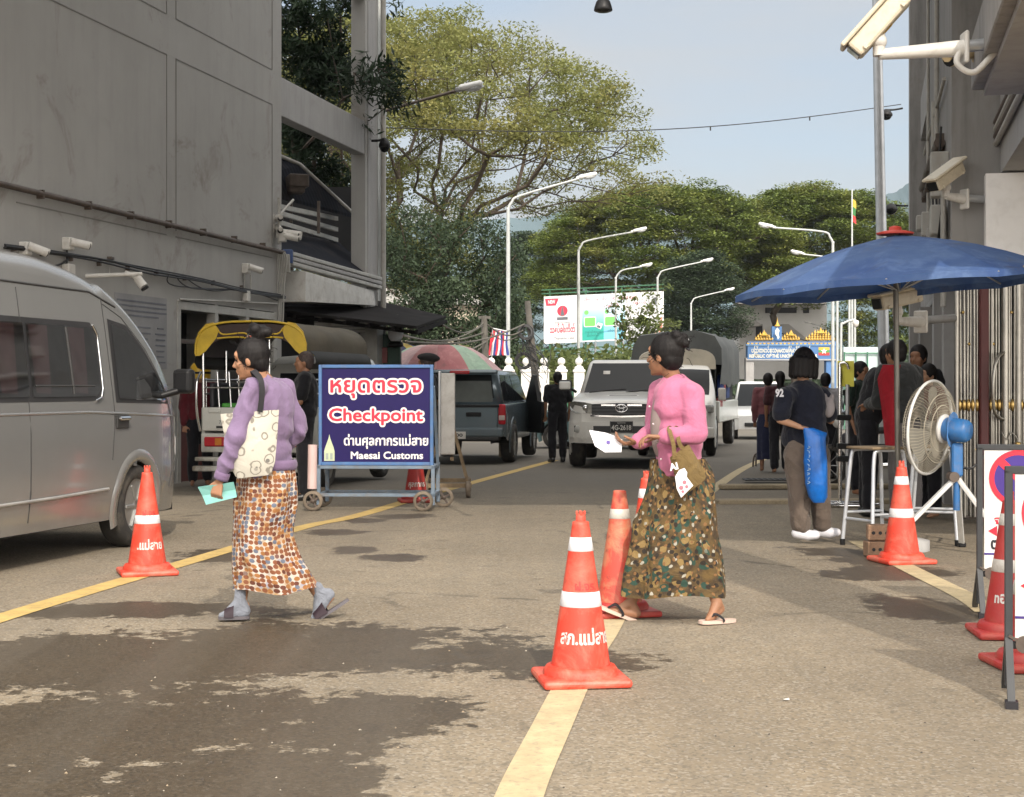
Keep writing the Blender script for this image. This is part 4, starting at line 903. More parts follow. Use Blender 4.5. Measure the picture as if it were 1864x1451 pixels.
M_wall = pm('house_wall', (.42, .41, .39), .8, var=.15, vs=.4); M_rf = pm('house_roof', (.26, .25, .23), .8, var=.2, vs=.5)
def hp(x, y, d=0): return P(x, y, Yh-d)-c0
m = MB(); a, b_ = hp(1346, 555), hp(1505, 690); m.box(((a.x+b_.x)/2, 3, (a.z+b_.z)/2), (b_.x-a.x, 6, a.z-b_.z), M_wall); m.build('wall', hs)
m = MB(); m.ext([hp(1352, 533), hp(1490, 533), hp(1506, 553, 1.2), hp(1338, 553, 1.2)], (0, 2.5, -.1), M_rf); m.ext([hp(1330, 565, 1), hp(1360, 572, 1), hp(1388, 592, 1), hp(1330, 600, 1)], (0, 1, -.1), M_rf); m.ext([hp(1424, 590, 2), hp(1436, 590, 2), hp(1475, 622, 2), hp(1424, 606, 2)], (0, 1.5, 0), M_rf); m.build('roof', hs)
for x0, x1 in ((1393, 1409), (1415, 1450), (1462, 1473)):
    m = MB(); a, b_ = hp(x0, 560, .05), hp(x1, 570, .05); m.box(((a.x+b_.x)/2, 0, (a.z+b_.z)/2), (b_.x-a.x, .1, a.z-b_.z), M_dark); m.build('window', hs)
m = MB(); a, b_ = hp(1376, 590, .1), hp(1388, 615, .1); m.box(((a.x+b_.x)/2, 0, (a.z+b_.z)/2), (b_.x-a.x, .1, a.z-b_.z), M_dark); m.build('door', hs)
# pale house seen through the left trees
Yh2 = 95; c0 = V(X(740, Yh2), Yh2, gz(Yh2)); h2 = thing('house', 'cream house glimpsed between the trunks under the huge yellow green tree', 'house', c0)
m = MB(); m.box((0, 3, 3.4), (9, 6, 6.8), pm('cream_wall', (.55, .48, .38), .8)); m.build('wall', h2)
m = MB(); m.ext([(-5, -.6, 6.8), (5, -.6, 6.8), (4.5, 3, 8.2), (-4.5, 3, 8.2)], (0, 3, -.2), M_rf); m.build('roof', h2)
m = MB(); m.box((.8, -.02, 4.6), (1.2, .1, 1.2), M_dark); m.box((-2.0, -.02, 4.6), (1.2, .1, 1.2), M_dark); m.build('window', h2)
# far white wall/gate right of the masts
m = MB(); Yg = 62; a, b_ = P(1535, 632, Yg), P(1640, 700, Yg); m.box(((a.x+b_.x)/2, Yg, (a.z-.4)/2), (b_.x-a.x, .2, a.z+.4), pm('pale_teal_panel', (.50, .60, .60), .5, var=.1))
for k in range(6): m.cyl((a.x+k*(b_.x-a.x)/5, Yg-.2, -.4), (a.x+k*(b_.x-a.x)/5, Yg-.2, a.z-.2), .03, M_gp)
m.beam((a.x, Yg-.2, a.z-.25), (b_.x, Yg-.2, a.z-.25), .05, .05, M_gp); m.build('panel_fence', label='pale green panel fence behind the yellow sign and queueing people', cat='fence')
# ------------------------------------------------------------------ umbrellas
def umbrella(t, rad, zr, za, mats, n=8, pole=True, sag=.06, scal=.03, under=None, base=True, tilt=(0, 0), polemat=None):
    ring = 6; M_ = Matrix.Translation((0, 0, zr)) @ Euler((tilt[0], tilt[1], 0)).to_matrix().to_4x4()
    m = MB()
    for k in range(n):
        g = []
        for j in range(7):
            a = 2*math.pi*(k+j/6)/n; row = []
            for i in range(ring+1):
                f = i/ring; r = rad*f; z = (za-zr)*(1-f)**1.0+(sag*math.sin(math.pi*f)); e = math.sin(math.pi*j/6)
                r2 = r*(1-scal*e*f); z2 = z-.02*e*f if i < ring else z+.015*e
                row.append(M_ @ Vector((r2*math.cos(a), r2*math.sin(a), z2)))
            g.append(row)
        m.grid(g, mats[k % len(mats)])
        if True:
            hem = [g[j][-1] for j in range(7)]; m.grid([[p, p+V(0, 0, -.05)] for p in hem], mats[k % len(mats)])
    m.build('canopy', t)
    m = MB()
    for k in range(n):
        a = 2*math.pi*k/n; m.tube([M_ @ Vector((.02*math.cos(a), .02*math.sin(a), za-zr-.03)), M_ @ Vector((rad*.5*math.cos(a), rad*.5*math.sin(a), (za-zr)*.5+sag-.02)), M_ @ Vector((rad*math.cos(a), rad*math.sin(a), -.012))], .008, M_steel, 5)
        m.tube([M_ @ Vector((0, 0, -.05)), M_ @ Vector((rad*.5*math.cos(a), rad*.5*math.sin(a), (za-zr)*.5+sag-.03))], .007, M_steel, 5)
    m.build('rib', t)
    m = MB(); top = M_ @ Vector((0, 0, za-zr)); m.tube([(0, 0, .05), top], .022, polemat or M_steel, 10); m.build('pole', t)
    if base:
        m = MB(); m.lathe([(.24, 0), (.24, .08), (.06, .12), (.05, .2)], M_conc2, 16); m.build('base', t)
    return M_
def umat(name, col, fade):
    b = NB(name); c = b.mix(b.ramp(b.noise(1.6, 5, .6), .35, .7), col, fade); c = b.mix(b.math('MULTIPLY', b.ramp(b.noise(4, 6, .72, dist=.6), .50, .72), .6), c, tuple(x*1.35+.03 for x in fade)); c = b.mix(b.math('MULTIPLY', b.ramp(b.noise(2.3, 6, .7, dist=.8), .54, .70), .45), c, (.10, .095, .085))
    b.set('Base Color', c); b.set('Roughness', .75); tr = b.n('ShaderNodeBsdfTranslucent', Color=c); mx_ = b.n('ShaderNodeMixShader', Fac=.18)
    b.l(b.b.outputs[0], mx_.inputs[1]); b.l(tr.outputs[0], mx_.inputs[2]); b.l(mx_.outputs[0], b.out.inputs['Surface']); return b.m
Yu = 12.2; t = thing('market_umbrella', 'large faded blue umbrella with a red finial shading the right pavement', 'umbrella', (X(1636, Yu), Yu, 0))
Mu = umat('blue_canvas', (.032, .080, .24), (.085, .15, .30)); M_ = umbrella(t, 1.30, 2.10, 2.50, [Mu], 10, tilt=(0, R(-4.0)), sag=.055, polemat=pm('dark_steel', (.16, .15, .13), .4, metal=.6))
m = MB(); top = M_ @ Vector((0, 0, .40)); m.lathe([(.14, 0), (.15, .015), (.09, .03), (.05, .035), (.05, .06), (.02, .07)], pm('finial_red', (.55, .06, .04), .5), 16, Matrix.Translation(top)); m.build('finial', t)
m = MB(); q = M_ @ Vector((.62, -1.1, .02)); m.poly([q, q+V(.1, -.02, .1), q+V(.05, -.03, -.06)], pm('torn_flap', (.30, .24, .16), .8)); m.build('torn_flap', t)
Yu2 = 31.5; t = thing('market_umbrella', 'wide pink and green striped umbrella behind the blue grey pickup', 'umbrella', (X(800, Yu2), Yu2, gz(Yu2)))
umbrella(t, 1.30, Zp(676, Yu2)-gz(Yu2), Zp(632, Yu2)-gz(Yu2)+.02, [umat('pink_cloth', (.50, .22, .22), (.58, .32, .30)), umat('rose_cloth', (.42, .14, .15), (.5, .22, .22)), umat('mint_cloth', (.30, .44, .32), (.40, .52, .40)), umat('pale_pink_cloth', (.55, .35, .35), (.6, .42, .4))], 12, sag=.22)
Yu3 = 33.5; t = thing('market_umbrella', 'navy and yellow umbrella under the dark awning', 'umbrella', (X(718, Yu3), Yu3, gz(Yu3)))
umbrella(t, 1.1, Zp(672, Yu3)-gz(Yu3), Zp(622, Yu3)-gz(Yu3), [umat('navy_cloth', (.018, .025, .07), (.03, .04, .09)), umat('navy_cloth', (.018, .025, .07), (.03, .04, .09)), umat('yellow_cloth', (.45, .33, .06), (.5, .38, .1)), umat('navy_cloth', (.018, .025, .07), (.03, .04, .09))], 12, sag=.16)
# ------------------------------------------------------------------ vehicles
def lerpf(tab):
    tab = sorted(tab); xs = [a for a, _ in tab]; ys = [b for _, b in tab]
    m = []
    for i in range(len(xs)):                 # monotone cubic
        if i in (0, len(xs)-1): m.append(0 if len(xs) > 2 else (ys[-1]-ys[0])/(xs[-1]-xs[0])); continue
        a = (ys[i]-ys[i-1])/(xs[i]-xs[i-1]); b = (ys[i+1]-ys[i])/(xs[i+1]-xs[i]); m.append(0 if a*b <= 0 else 2*a*b/(a+b))
    if len(xs) > 2:
        m[0] = (ys[1]-ys[0])/(xs[1]-xs[0]); m[-1] = (ys[-1]-ys[-2])/(xs[-1]-xs[-2])
    def f(x):
        if x <= xs[0]: return ys[0]
        if x >= xs[-1]: return ys[-1]
        i = max(k for k in range(len(xs)) if xs[k] <= x); i = min(i, len(xs)-2); h = xs[i+1]-xs[i]; t = (x-xs[i])/h
        return ys[i]*(1+2*t)*(1-t)**2+m[i]*h*t*(1-t)**2+ys[i+1]*t*t*(3-2*t)+m[i+1]*h*t*t*(t-1)
    return f
class Hull:
    def __init__(s, xs, top, wid, bot, wp, r, crown=.02):
        s.xs = xs; s.top = lerpf(top); s.wid = lerpf(wid); s.bot = lerpf(bot); s.wp = lerpf(wp); s.r = r if callable(r) else (lambda x: r); s.crown = crown
    def prof(s, x, nz=12, na=6):
        h, w, b, r = s.top(x), s.wid(x), s.bot(x), s.r(x); r = min(r, (h-b)*.45); out = []
        for k in range(nz+1): z = b+(h-r-b)*k/nz; out.append((w*s.wp(z), z))
        yc = w*s.wp(h-r)-r
        for k in range(1, na+1): a = math.pi/2*k/na; out.append((yc+r*math.cos(a), h-r+r*math.sin(a)))
        for k in range(1, 4): y = yc*(1-k/3); out.append((y, h+s.crown*(1-(y/max(yc, .01))**2)))
        return out
    def side(s, x, z): return s.wid(x)*s.wp(z)
    def build(s, mb, mat, arches=()):
        g = []
        for x in s.xs:
            p = s.prof(x); g.append([(x, -y, z) for y, z in p]+[(x, y, z) for y, z in p[-2::-1]])
        def skip(i, j):
            q = (Vector(g[i][j])+Vector(g[i+1][j+1]))/2
            return any(abs(q.y) > .45 and math.hypot(q.x-ax, q.z-az) < ar for ax, az, ar in arches)
        mb.grid(g, mat, True, skip)
        for row, rev in ((g[0], False), (g[-1], True)):
            mb.add(row, [list(range(len(row)))[::-1 if rev else 1]], mat)
        x0, x1 = s.xs[0], s.xs[-1]
        return s
    def panel(s, mb, pts, mat, side, off=.004, n=6):
        """polygon given in (x, z) laid on the side; edges are subdivided to follow the curve"""
        out = []
        for i in range(len(pts)):
            a, b = pts[i], pts[(i+1) % len(pts)]
            for k in range(n):
                x = a[0]+(b[0]-a[0])*k/n; z = a[1]+(b[1]-a[1])*k/n; out.append((x, side*(s.side(x, z)+off), z))
        c = (sum(p[0] for p in pts)/len(pts), sum(p[1] for p in pts)/len(pts)); k = len(out)
        out.append((c[0], side*(s.side(*c)+off), c[1]))
        mb.add(out, [[i, (i+1) % k, k] if side > 0 else [(i+1) % k, i, k] for i in range(k)], mat, True)
    def line(s, mb, pts, mat, side, r=.006, off=.0):
        q = []
        for i in range(len(pts)-1):
            for k in range(8): x = pts[i][0]+(pts[i+1][0]-pts[i][0])*k/8; z = pts[i][1]+(pts[i+1][1]-pts[i][1])*k/8; q.append((x, side*(s.side(x, z)+off), z))
        x, z = pts[-1]; q.append((x, side*(s.side(x, z)+off), z)); mb.tube(q, r, mat, 5)
    def arch(s, mb, ax, az, ar, mat, side, dark):
        n = 20; vs = []
        for k in range(n+1):
            a = math.pi*(-.12+1.24*k/n); 
            for rr, o in ((ar-.035, -.02), (ar-.015, .022), (ar+.045, .016), (ar+.065, .002)):
                x, z = ax+rr*math.cos(a), az+rr*math.sin(a); vs.append((x, side*(s.side(min(max(x, min(s.xs)), max(s.xs)), max(z, s.bot(ax)))+o), z))
        fs = []
        for k in range(n):
            for j in range(3): f = [k*4+j, k*4+j+1, (k+1)*4+j+1, (k+1)*4+j]; fs.append(f)
        mb.add(vs, fs, mat, True)
        g = [[(ax+(ar-.02)*math.cos(math.pi*k/12), side*(s.side(ax, az)-d), az+(ar-.02)*math.sin(math.pi*k/12)) for d in (.0, .35)] for k in range(13)]
        mb.grid(g, dark); mb.add([(ax+ar*math.cos(math.pi*k/12), side*(s.side(ax, az)-.34), az-.02+ar*math.sin(math.pi*k/12)) for k in range(13)], [list(range(13))], dark)
M_tyre = pm('tyre_rubber', (.028, .026, .024), .85, var=.3, dirt=.6, dcol=(.10, .085, .065), bump=.2, bs=60)
M_rim = pm('wheel_alloy', (.36, .36, .35), .35, metal=.7, var=.2, dirt=.4)
M_chr = pm('chrome_trim', (.75, .75, .75), .12, metal=1, var=.03)
M_under = pm('underbody_black', (.012, .011, .010), .8)
def tinted(name='tinted_glass', tint=(.40, .41, .42), refl=.10):
    b = NB(name); tr = b.n('ShaderNodeBsdfTransparent'); tr.inputs['Color'].default_value = (*tint, 1); gl = b.n('ShaderNodeBsdfGlossy'); gl.inputs['Roughness'].default_value = .04
    fr = b.n('ShaderNodeFresnel'); fr.inputs['IOR'].default_value = 1.45; k = b.math('MULTIPLY', fr.outputs[0], .55)
    mx_ = b.n('ShaderNodeMixShader', Fac=k); b.l(tr.outputs[0], mx_.inputs[1]); b.l(gl.outputs[0], mx_.inputs[2]); b.l(mx_.outputs[0], b.out.inputs['Surface']); return b.m
M_tint = tinted()
def carpaint(name, col, rough=.32, metal=.3, dirt=.25):
    b = NB(name); c = b.mix(b.ramp(b.noise(1.2, 4), .35, .7), tuple(x*.92 for x in col), col)
    z = b.n('ShaderNodeSeparateXYZ', Vector=b.obj).outputs[2]
    dz = b.sstep(z, .95, .25); c = b.mix(b.math('MULTIPLY', b.math('MULTIPLY', b.ramp(b.noise(2.5, 6, .7), .35, .65), dz), dirt*2.2, clamp=True), c, (.17, .14, .105))
    c = b.mix(b.math('MULTIPLY', b.ramp(b.noise(9, 6, .75), .5, .75), dirt*.5), c, tuple(x*.6+.04 for x in col))
    b.set('Base Color', c); b.set('Metallic', metal); b.set('Roughness', rough); b.set('Coat Weight', .6); b.set('Coat Roughness', .08); return b.m
def wheel(parent, x, y, r, w, side, spokes=6, mat=None):
    m = MB(); T = Matrix.Translation((x, y, r)) @ Matrix.Rotation(R(-90*side), 4, 'X')
    m.lathe([(r*.62, -w/2), (r*.93, -w/2+.004), (r*.985, -w*.36), (r, -w*.2), (r, w*.2), (r*.985, w*.36), (r*.93, w/2-.004), (r*.80, w/2+.006), (r*.66, w/2-.004), (r*.62, w/2-.03)], M_tyre, 32, T)
    o = m.build('wheel', parent)
    m = MB(); q = mat or M_rim; m.lathe([(r*.64, w*.42), (r*.60, w*.44), (r*.57, w*.30), (r*.56, -.05)], q, 28, T)
    m.lathe([(r*.57, w*.16), (.001, w*.16)], M_under, 20, T); m.lathe([(r*.2, w*.2), (r*.19, w*.40), (r*.12, w*.45), (.001, w*.45)], q, 16, T)
    for k in range(spokes):
        a = 2*math.pi*k/spokes; m.beam(T @ Vector((r*.12*math.cos(a), r*.12*math.sin(a), w*.36)), T @ Vector((r*.58*math.cos(a), r*.58*math.sin(a), w*.36)), .055, .025, q, .006)
    m.build('rim', o); return o
def xrange(a, b, n): return [a+(b-a)*k/n for k in range(n+1)]
# ---- silver minivan
VP = carpaint('silver_van_paint', (.30, .30, .295), .24, .5, .12)
CV = -6.88; vf = 13.75
van = thing('minivan', 'silver grey high roofed passenger van with pink curtains at the left edge', 'van', road(CV, vf, 0), math.pi/2-TH)
H = Hull(xrange(-5.38, -2.4, 24)+xrange(-2.35, -.02, 48)+[-.005], [(-5.38, 2.17), (-5.2, 2.24), (-4, 2.28), (-2.5, 2.27), (-1.9, 2.21), (-1.45, 2.10), (-1.0, 1.88), (-.6, 1.56), (-.36, 1.32), (-.14, 1.10), (0, .90)],
         [(-5.38, .86), (-5.2, .93), (-1.2, .94), (-.7, .93), (-.4, .89), (-.15, .80), (0, .66)], [(-5.38, .40), (-5, .27), (-.3, .25), (0, .34)],
         [(.2, .955), (.42, .985), (.55, 1.0), (1.0, 1.0), (1.12, .988), (1.8, .90), (2.15, .845), (2.3, .82)], lambda x: .17 if x < -1.5 else .10, .03)
fx, rx_ = -1.10, -4.15; ar = ((fx, .34, .385), (rx_, .34, .385))
m = MB(); H.build(m, VP, ar)
for sd in (-1, 1):
    for a in ar: H.arch(m, *a, VP, sd, M_under)
m.box((-2.7, 0, .26), (5.0, 1.6, .06), M_under); m.build('body', van)
m = MB()
for sd in (-1, 1):
    H.line(m, [(-5.2, .47), (-2.4, .485), (-1.62, .50)], pm('van_moulding', (.40, .39, .37), .3, metal=.4), sd, .014, .004)
    H.line(m, [(-5.3, 1.10), (-1.9, 1.10), (-.2, 1.04)], VP, sd, .012, -.003)
m.build('side_moulding', van)
m = MB(); M_seam = pm('panel_seam', (.03, .03, .03), .7)
for sd in (-1, 1):
    H.line(m, [(-.50, 1.22), (-.42, 1.0), (-.40, .62), (-.46, .45)], M_seam, sd, .005); H.line(m, [(-1.52, 1.98), (-1.50, 1.1), (-1.55, .72)], M_seam, sd, .005); H.line(m, [(-1.52, 1.95), (-1.22, 1.85), (-.85, 1.60), (-.48, 1.22)], M_seam, sd, .004)
    H.line(m, [(-2.75, 2.0), (-2.75, .33)], M_seam, sd, .005); H.line(m, [(-5.2, 2.05), (-1.7, 2.03), (-1.3, 1.93)], M_seam, sd, .009)
m.build('door_seam', van)
M_curt = pm('pink_curtain', (.30, .15, .15), .85, var=.35, vs=9)
for sd in (-1, 1):
    panes = [[(-2.70, 1.22), (-1.78, 1.22), (-1.70, 1.28), (-1.70, 1.69), (-1.78, 1.75), (-2.70, 1.75)], [(-3.55, 1.22), (-2.74, 1.22), (-2.74, 1.75), (-3.55, 1.75)], [(-4.35, 1.22), (-3.59, 1.22), (-3.59, 1.75), (-4.35, 1.75)], [(-5.15, 1.22), (-4.39, 1.22), (-4.39, 1.75), (-5.15, 1.75)],
             [(-1.42, 1.20), (-.56, 1.18), (-.60, 1.28), (-.90, 1.56), (-1.16, 1.74), (-1.42, 1.79)]]
    m = MB(); H.panel(m, [(-5.2, 1.185), (-1.75, 1.185), (-1.66, 1.26), (-1.66, 1.71), (-1.75, 1.79), (-5.2, 1.79)], M_dark, sd, .003); H.panel(m, [(-1.46, 1.17), (-.50, 1.15), (-.56, 1.29), (-.88, 1.60), (-1.15, 1.79), (-1.46, 1.83)], M_dark, sd, .003); m.build('window_surround', van)
    for i, p in enumerate(panes):
        m = MB()
        if i < 4:
            for k in range(2):
                x0 = min(q[0] for q in p)+(.06 if k == 0 else (.46 if i else .60)); pts = [(x0, 1.25), (x0+.20, 1.24), (x0+.24, 1.74), (x0-.02, 1.74)]
                H.panel(m, pts, M_curt, sd, .007)
        else:
            H.panel(m, [(-1.12, 1.19), (-.82, 1.19), (-.84, 1.29), (-.94, 1.36), (-1.08, 1.34)], pm('seat_cover_white', (.42, .42, .42), .7), sd, .006)
        H.panel(m, p, M_tint, sd, .013); m.build('window', van)
        if i == 0:
            m = MB(); H.line(m, [(-1.8, 1.185), (-1.70, 1.21), (-1.665, 1.28), (-1.665, 1.70), (-1.72, 1.77)], M_chr, sd, .011, .008); m.build('window_trim', van)
    m = MB(); H.line(m, [(-2.12, 1.24), (-2.14, 1.74)], M_seam, sd, .012, .012); H.line(m, [(-2.66, 1.30), (-1.8, 1.30)], M_seam, sd, .008, .012); m.build('sliding_frame', van)
    m = MB(); y = sd*(H.side(-1.4, .98)); m.box((-1.40, y+sd*.010, 1.02), (.20, .012, .11), M_seam, bev=.005); m.box((-1.40, y+sd*.03, 1.045), (.18, .03, .03), M_chr, bev=.012); m.build('door_handle', van)
    m = MB(); y = sd*H.side(-.60, 1.2); m.tube([(-.62, y, 1.22), (-.56, y+sd*.12, 1.26)], .03, M_black, 8); m.box((-.54, y+sd*.17, 1.34), (.10, .19, .21), M_black, (0, 0, sd*.25), .035); m.build('mirror', van)
m = MB(); g = [[(x, y*.80*H.wid(x), H.top(x)+H.crown*(1-y*y)+.008) for y in (-1, -.5, 0, .5, 1)] for x in xrange(-1.3, -.36, 8)]; m.grid(g, M_glass); m.build('windscreen', van)
for sd in (-1, 1):
    m = MB(); m.box((-.10, sd*.66, .78), (.2, .22, .2), pm('headlamp_glass', (.6, .6, .58), .15, var=.05), (0, 0, -sd*.5), .03); m.build('headlight', van)
    for wx in (fx, rx_): wheel(van, wx, sd*.83, .335, .2, sd)
m = MB(); m.box((-.01, 0, .45), (.06, 1.2, .16), M_seam, bev=.02); m.build('bumper', van)
# ---- white pickup facing the camera
PW = carpaint('white_pickup_paint', (.74, .725, .68), .30, 0, .22)
th2 = math.atan((1262-932)/2800)
hx = thing('pickup_truck', 'white pickup facing the checkpoint with black plate and hood scoop', 'pickup truck', (1.83, 25.7, gz(25.7)), -math.pi/2-th2)
H = Hull([-5.25, -5.2]+xrange(-5.1, -.5, 46)+xrange(-.45, -.01, 16), [(-5.25, 1.10), (-5.1, 1.16), (-3.4, 1.18), (-3.2, 1.24), (-1.35, 1.27), (-1.15, 1.25), (-.5, 1.19), (-.22, 1.155), (-.06, 1.12), (0, 1.02)],
         [(-5.25, .84), (-5.0, .90), (-1.5, .905), (-.6, .915), (-.32, .89), (-.15, .82), (0, .66)], [(-5.2, .55), (-4.5, .42), (-.9, .40), (-.25, .42), (0, .48)],
         [(.3, .96), (.5, .99), (.75, 1), (.95, .985), (1.08, .96), (1.3, .90)], lambda x: .075 if x > -1.3 else .05, .03)
fx, rx_ = -.93, -4.02; ar = ((fx, .40, .44), (rx_, .40, .44))
m = MB(); H.build(m, PW, ar)
for sd in (-1, 1):
    for a in ar: H.arch(m, *a, PW, sd, M_under)
m.box((-2.6, 0, .46), (4.9, 1.5, .1), M_under); m.build('body', hx)
def cabin(parent, mat, b0, b1, wb, zb, t0, t1, wt, zt, bev=.07, glass=None, inset=.07, splits=(.5,), front=True):
    """tapered cabin with flush windows: b0/b1 base front/rear x, t0/t1 roof front/rear x"""
    bm = bmesh.new(); q = [(b0, -wb, zb), (b0, wb, zb), (b1, wb, zb), (b1, -wb, zb), (t0, -wt, zt), (t0, wt, zt), (t1, wt, zt), (t1, -wt, zt)]
    vs = [bm.verts.new(v) for v in q]
    for f in ((3, 2, 1, 0), (4, 5, 6, 7), (0, 1, 5, 4), (1, 2, 6, 5), (2, 3, 7, 6), (3, 0, 4, 7)): bm.faces.new([vs[i] for i in f])
    bmesh.ops.bevel(bm, geom=[e for e in bm.edges if max(v.co.z for v in e.verts) > zb+.01], offset=bev, segments=4, affect='EDGES', profile=.5)
    m = MB(); m.bm(bm, mat, None, True); m.build('cabin', parent)
    V8 = [Vector(v) for v in q]
    def face(i, j, k, l, name, us, vs_):
        a, b, c, d = V8[i], V8[j], V8[k], V8[l]; nrm = (b-a).cross(d-a).normalized()
        f = lambda u, v: a.lerp(b, u).lerp(d.lerp(c, u), v)+nrm*.006
        for u0, u1 in us:
            m = MB(); m.poly([f(u0, vs_[0]), f(u1, vs_[0]), f(u1, vs_[1]), f(u0, vs_[1])], glass or M_glass); m.build(name, parent)
    if front: face(0, 1, 5, 4, 'windscreen', [(.05, .95)], (.06, .90))
    face(2, 3, 7, 6, 'rear_window', [(.09, .91)], (.2, .86))
    e = [inset]+list(splits)+[1-inset]; us = [(e[i]+(.012 if i else 0), e[i+1]-.012) for i in range(len(e)-1)]
    face(1, 2, 6, 5, 'window', us, (.12, .86)); face(3, 0, 4, 7, 'window', us, (.12, .86))
WS = tinted('windscreen_glass', (.06, .065, .07), .12)
cabin(hx, PW, -1.22, -3.35, .815, 1.20, -1.98, -3.1, .655, 1.86, .09, M_glass, .08, (.55,))
m = MB()   # dashboard things behind the screen: pale papers on the glass
m.poly([(-1.66, -.40, 1.60), (-1.66, -.28, 1.60), (-1.72, -.28, 1.66), (-1.72, -.40, 1.66)], M_white); m.build('windscreen_sticker', hx)
m = MB(); m.box((-.86, 0, 1.225), (.55, .56, .06), PW, (0, .07, 0), .025); m.box((-.585, 0, 1.215), (.03, .48, .035), M_black, bev=.01); m.build('hood_scoop', hx)
m = MB()
for sd in (-1, 1): m.tube(curve([(-.12, sd*.50, 1.145), (-.5, sd*.60, 1.195), (-1.1, sd*.68, 1.25)], 6), .014, PW, 6)
m.build('hood_crease', hx)
def yz(m, pts, x, mat, d=.02, curvf=None):
    cf = curvf or (lambda y: 0); m.ext([(x+cf(y), y, z) for y, z in pts], (d, 0, 0), mat)
bend_ = lerpf([(0, .012), (.45, .004), (.62, -.02), (.74, -.085), (.84, -.19), (.90, -.32)]); bend = lambda y: bend_(abs(y))
M_blk = pm('grille_black', (.016, .016, .017), .45, var=.2)
def smooth_strip(m, ys, z0f, z1f, x, mat, d=.02):
    g = [[(x+bend(y), y, z0f(y)), (x+d+bend(y), y, z0f(y)), (x+d+bend(y), y, z1f(y)), (x+bend(y), y, z1f(y))] for y in ys]; m.grid(g, mat, False); 
    for r_ in (g[0], g[-1]): m.poly(r_, mat)
YS = xrange(-.50, .50, 14)
m = MB(); smooth_strip(m, YS, lambda y: .885+.02*abs(y), lambda y: 1.105-.04*abs(y), -.005, M_blk, .02); m.build('grille', hx)
m = MB()
for z in (.93, .985, 1.04): smooth_strip(m, YS, lambda y, z=z: z-.011, lambda y, z=z: z+.011, .012, pm('grille_bar', (.06, .06, .062), .35, metal=.5), .016)
m.build('grille_bar', hx)
m = MB(); smooth_strip(m, xrange(-.52, .52, 14), lambda y: .862+.03*abs(y), lambda y: .89+.03*abs(y), .012, M_chr, .016); smooth_strip(m, xrange(.10, .34, 4), lambda y: 1.055, lambda y: 1.082, .016, M_chr, .018); smooth_strip(m, xrange(-.34, -.10, 4), lambda y: 1.055, lambda y: 1.082, .016, M_chr, .018); m.build('chrome_strip', hx)
m = MB()
def oval(a, b, zc, w, n=24, rot=0): return [(.042, a*math.cos(2*math.pi*k/n), zc+b*math.sin(2*math.pi*k/n)) for k in range(n)]
m.tube(oval(.098, .064, 1.015, 0), .011, M_chr, 6, closed=True); m.tube(oval(.036, .060, 1.015, 0), .009, M_chr, 6, closed=True); m.tube(oval(.072, .026, 1.042, 0), .009, M_chr, 6, closed=True); m.build('emblem', hx)
m = MB(); m.box((.042, 0, .705), (.025, .385, .195), M_black, bev=.008)
Mx = plane_M((.056, 0, .70), (0, -1, 0), (0, 0, 1)); M_pl = pm('plate_white', (.62, .60, .56), .5)
Mx = plane_M((.0565, 0, .69), (0, 1, 0), (0, 0, 1)); m.text('4G-2618', Mx, .115, M_pl, width=.33, off=.003); m.text('မန္တလေး', plane_M((.0565, 0, .775), (0, 1, 0), (0, 0, 1)), .035, M_pl, width=.14); m.tube([(.055, -.18, .615), (.055, .18, .615), (.055, .18, .795), (.055, -.18, .795)], .003, M_pl, 4, closed=True); m.build('number_plate', hx)
# bumper
m = MB(); smooth_strip(m, xrange(-.88, .88, 26), lambda y: .50+.03*(abs(y)/.88)**3, lambda y: .80-.02*abs(y), -.02, PW, .055); smooth_strip(m, xrange(-.80, .80, 20), lambda y: .43, lambda y: .51, -.06, PW, .06); m.build('bumper', hx)
m = MB(); smooth_strip(m, xrange(-.47, .47, 12), lambda y: .60, lambda y: .72, .03, M_blk, .012); m.build('air_intake', hx)
for sd in (-1, 1):
    m = MB(); pts = [(.50, .93), (.50, 1.09), (.62, 1.115), (.80, 1.13), (.885, 1.10), (.89, .99), (.78, .93)]
    out = []
    for i in range(len(pts)):
        a, b = pts[i], pts[(i+1) % len(pts)]
        for k in range(4): y = a[0]+(b[0]-a[0])*k/4; z = a[1]+(b[1]-a[1])*k/4; out.append((bend(y)-.004, sd*y, z))
    m.ext(out if sd > 0 else out[::-1], (.03, 0, 0), pm('headlamp_lens', (.30, .30, .28), .08, var=.5, vs=14, metal=.35)); m.build('headlight', hx)
    m = MB(); m.ball((-.02, sd*.60, 1.02), (.05, .06, .06), M_chr, 12, 7); m.build('lamp_bulb', hx)
    m = MB(); yz(m, [(sd*.60, .60), (sd*.60, .74), (sd*.80, .72), (sd*.80, .62)] if sd > 0 else [(sd*.80, .62), (sd*.80, .72), (sd*.60, .74), (sd*.60, .60)], -.105, M_blk, .03)
    m.lathe([(.065, 0), (.065, .03), (.05, .045), (.001, .05)], pm('fog_lens', (.45, .45, .42), .1), 16, Matrix.Translation((-.075, sd*.73, .665)) @ Matrix.Rotation(R(90), 4, 'Y')); m.build('fog_lamp', hx)
    m = MB(); y = sd*.86; m.tube([(-1.42, y, 1.28), (-1.40, y+sd*.1, 1.34)], .025, M_black, 8); m.box((-1.40, y+sd*.20, 1.40), (.13, .24, .20), M_seam, (0, 0, 0), .05); m.box((-1.33, y+sd*.20, 1.40), (.06, .20, .14), PW, bev=.025); m.build('mirror', hx)
    for wx in (fx, rx_): wheel(hx, wx, sd*.80, .385, .26, sd)
m = MB()
for y0, y1 in ((-.62, .02), (.02, .62)): m.tube([(-1.16, y0, 1.28), (-1.24, (y0+y1)/2, 1.31), (-1.30, y1, 1.335)], .012, M_black, 5)
m.build('wiper', hx)
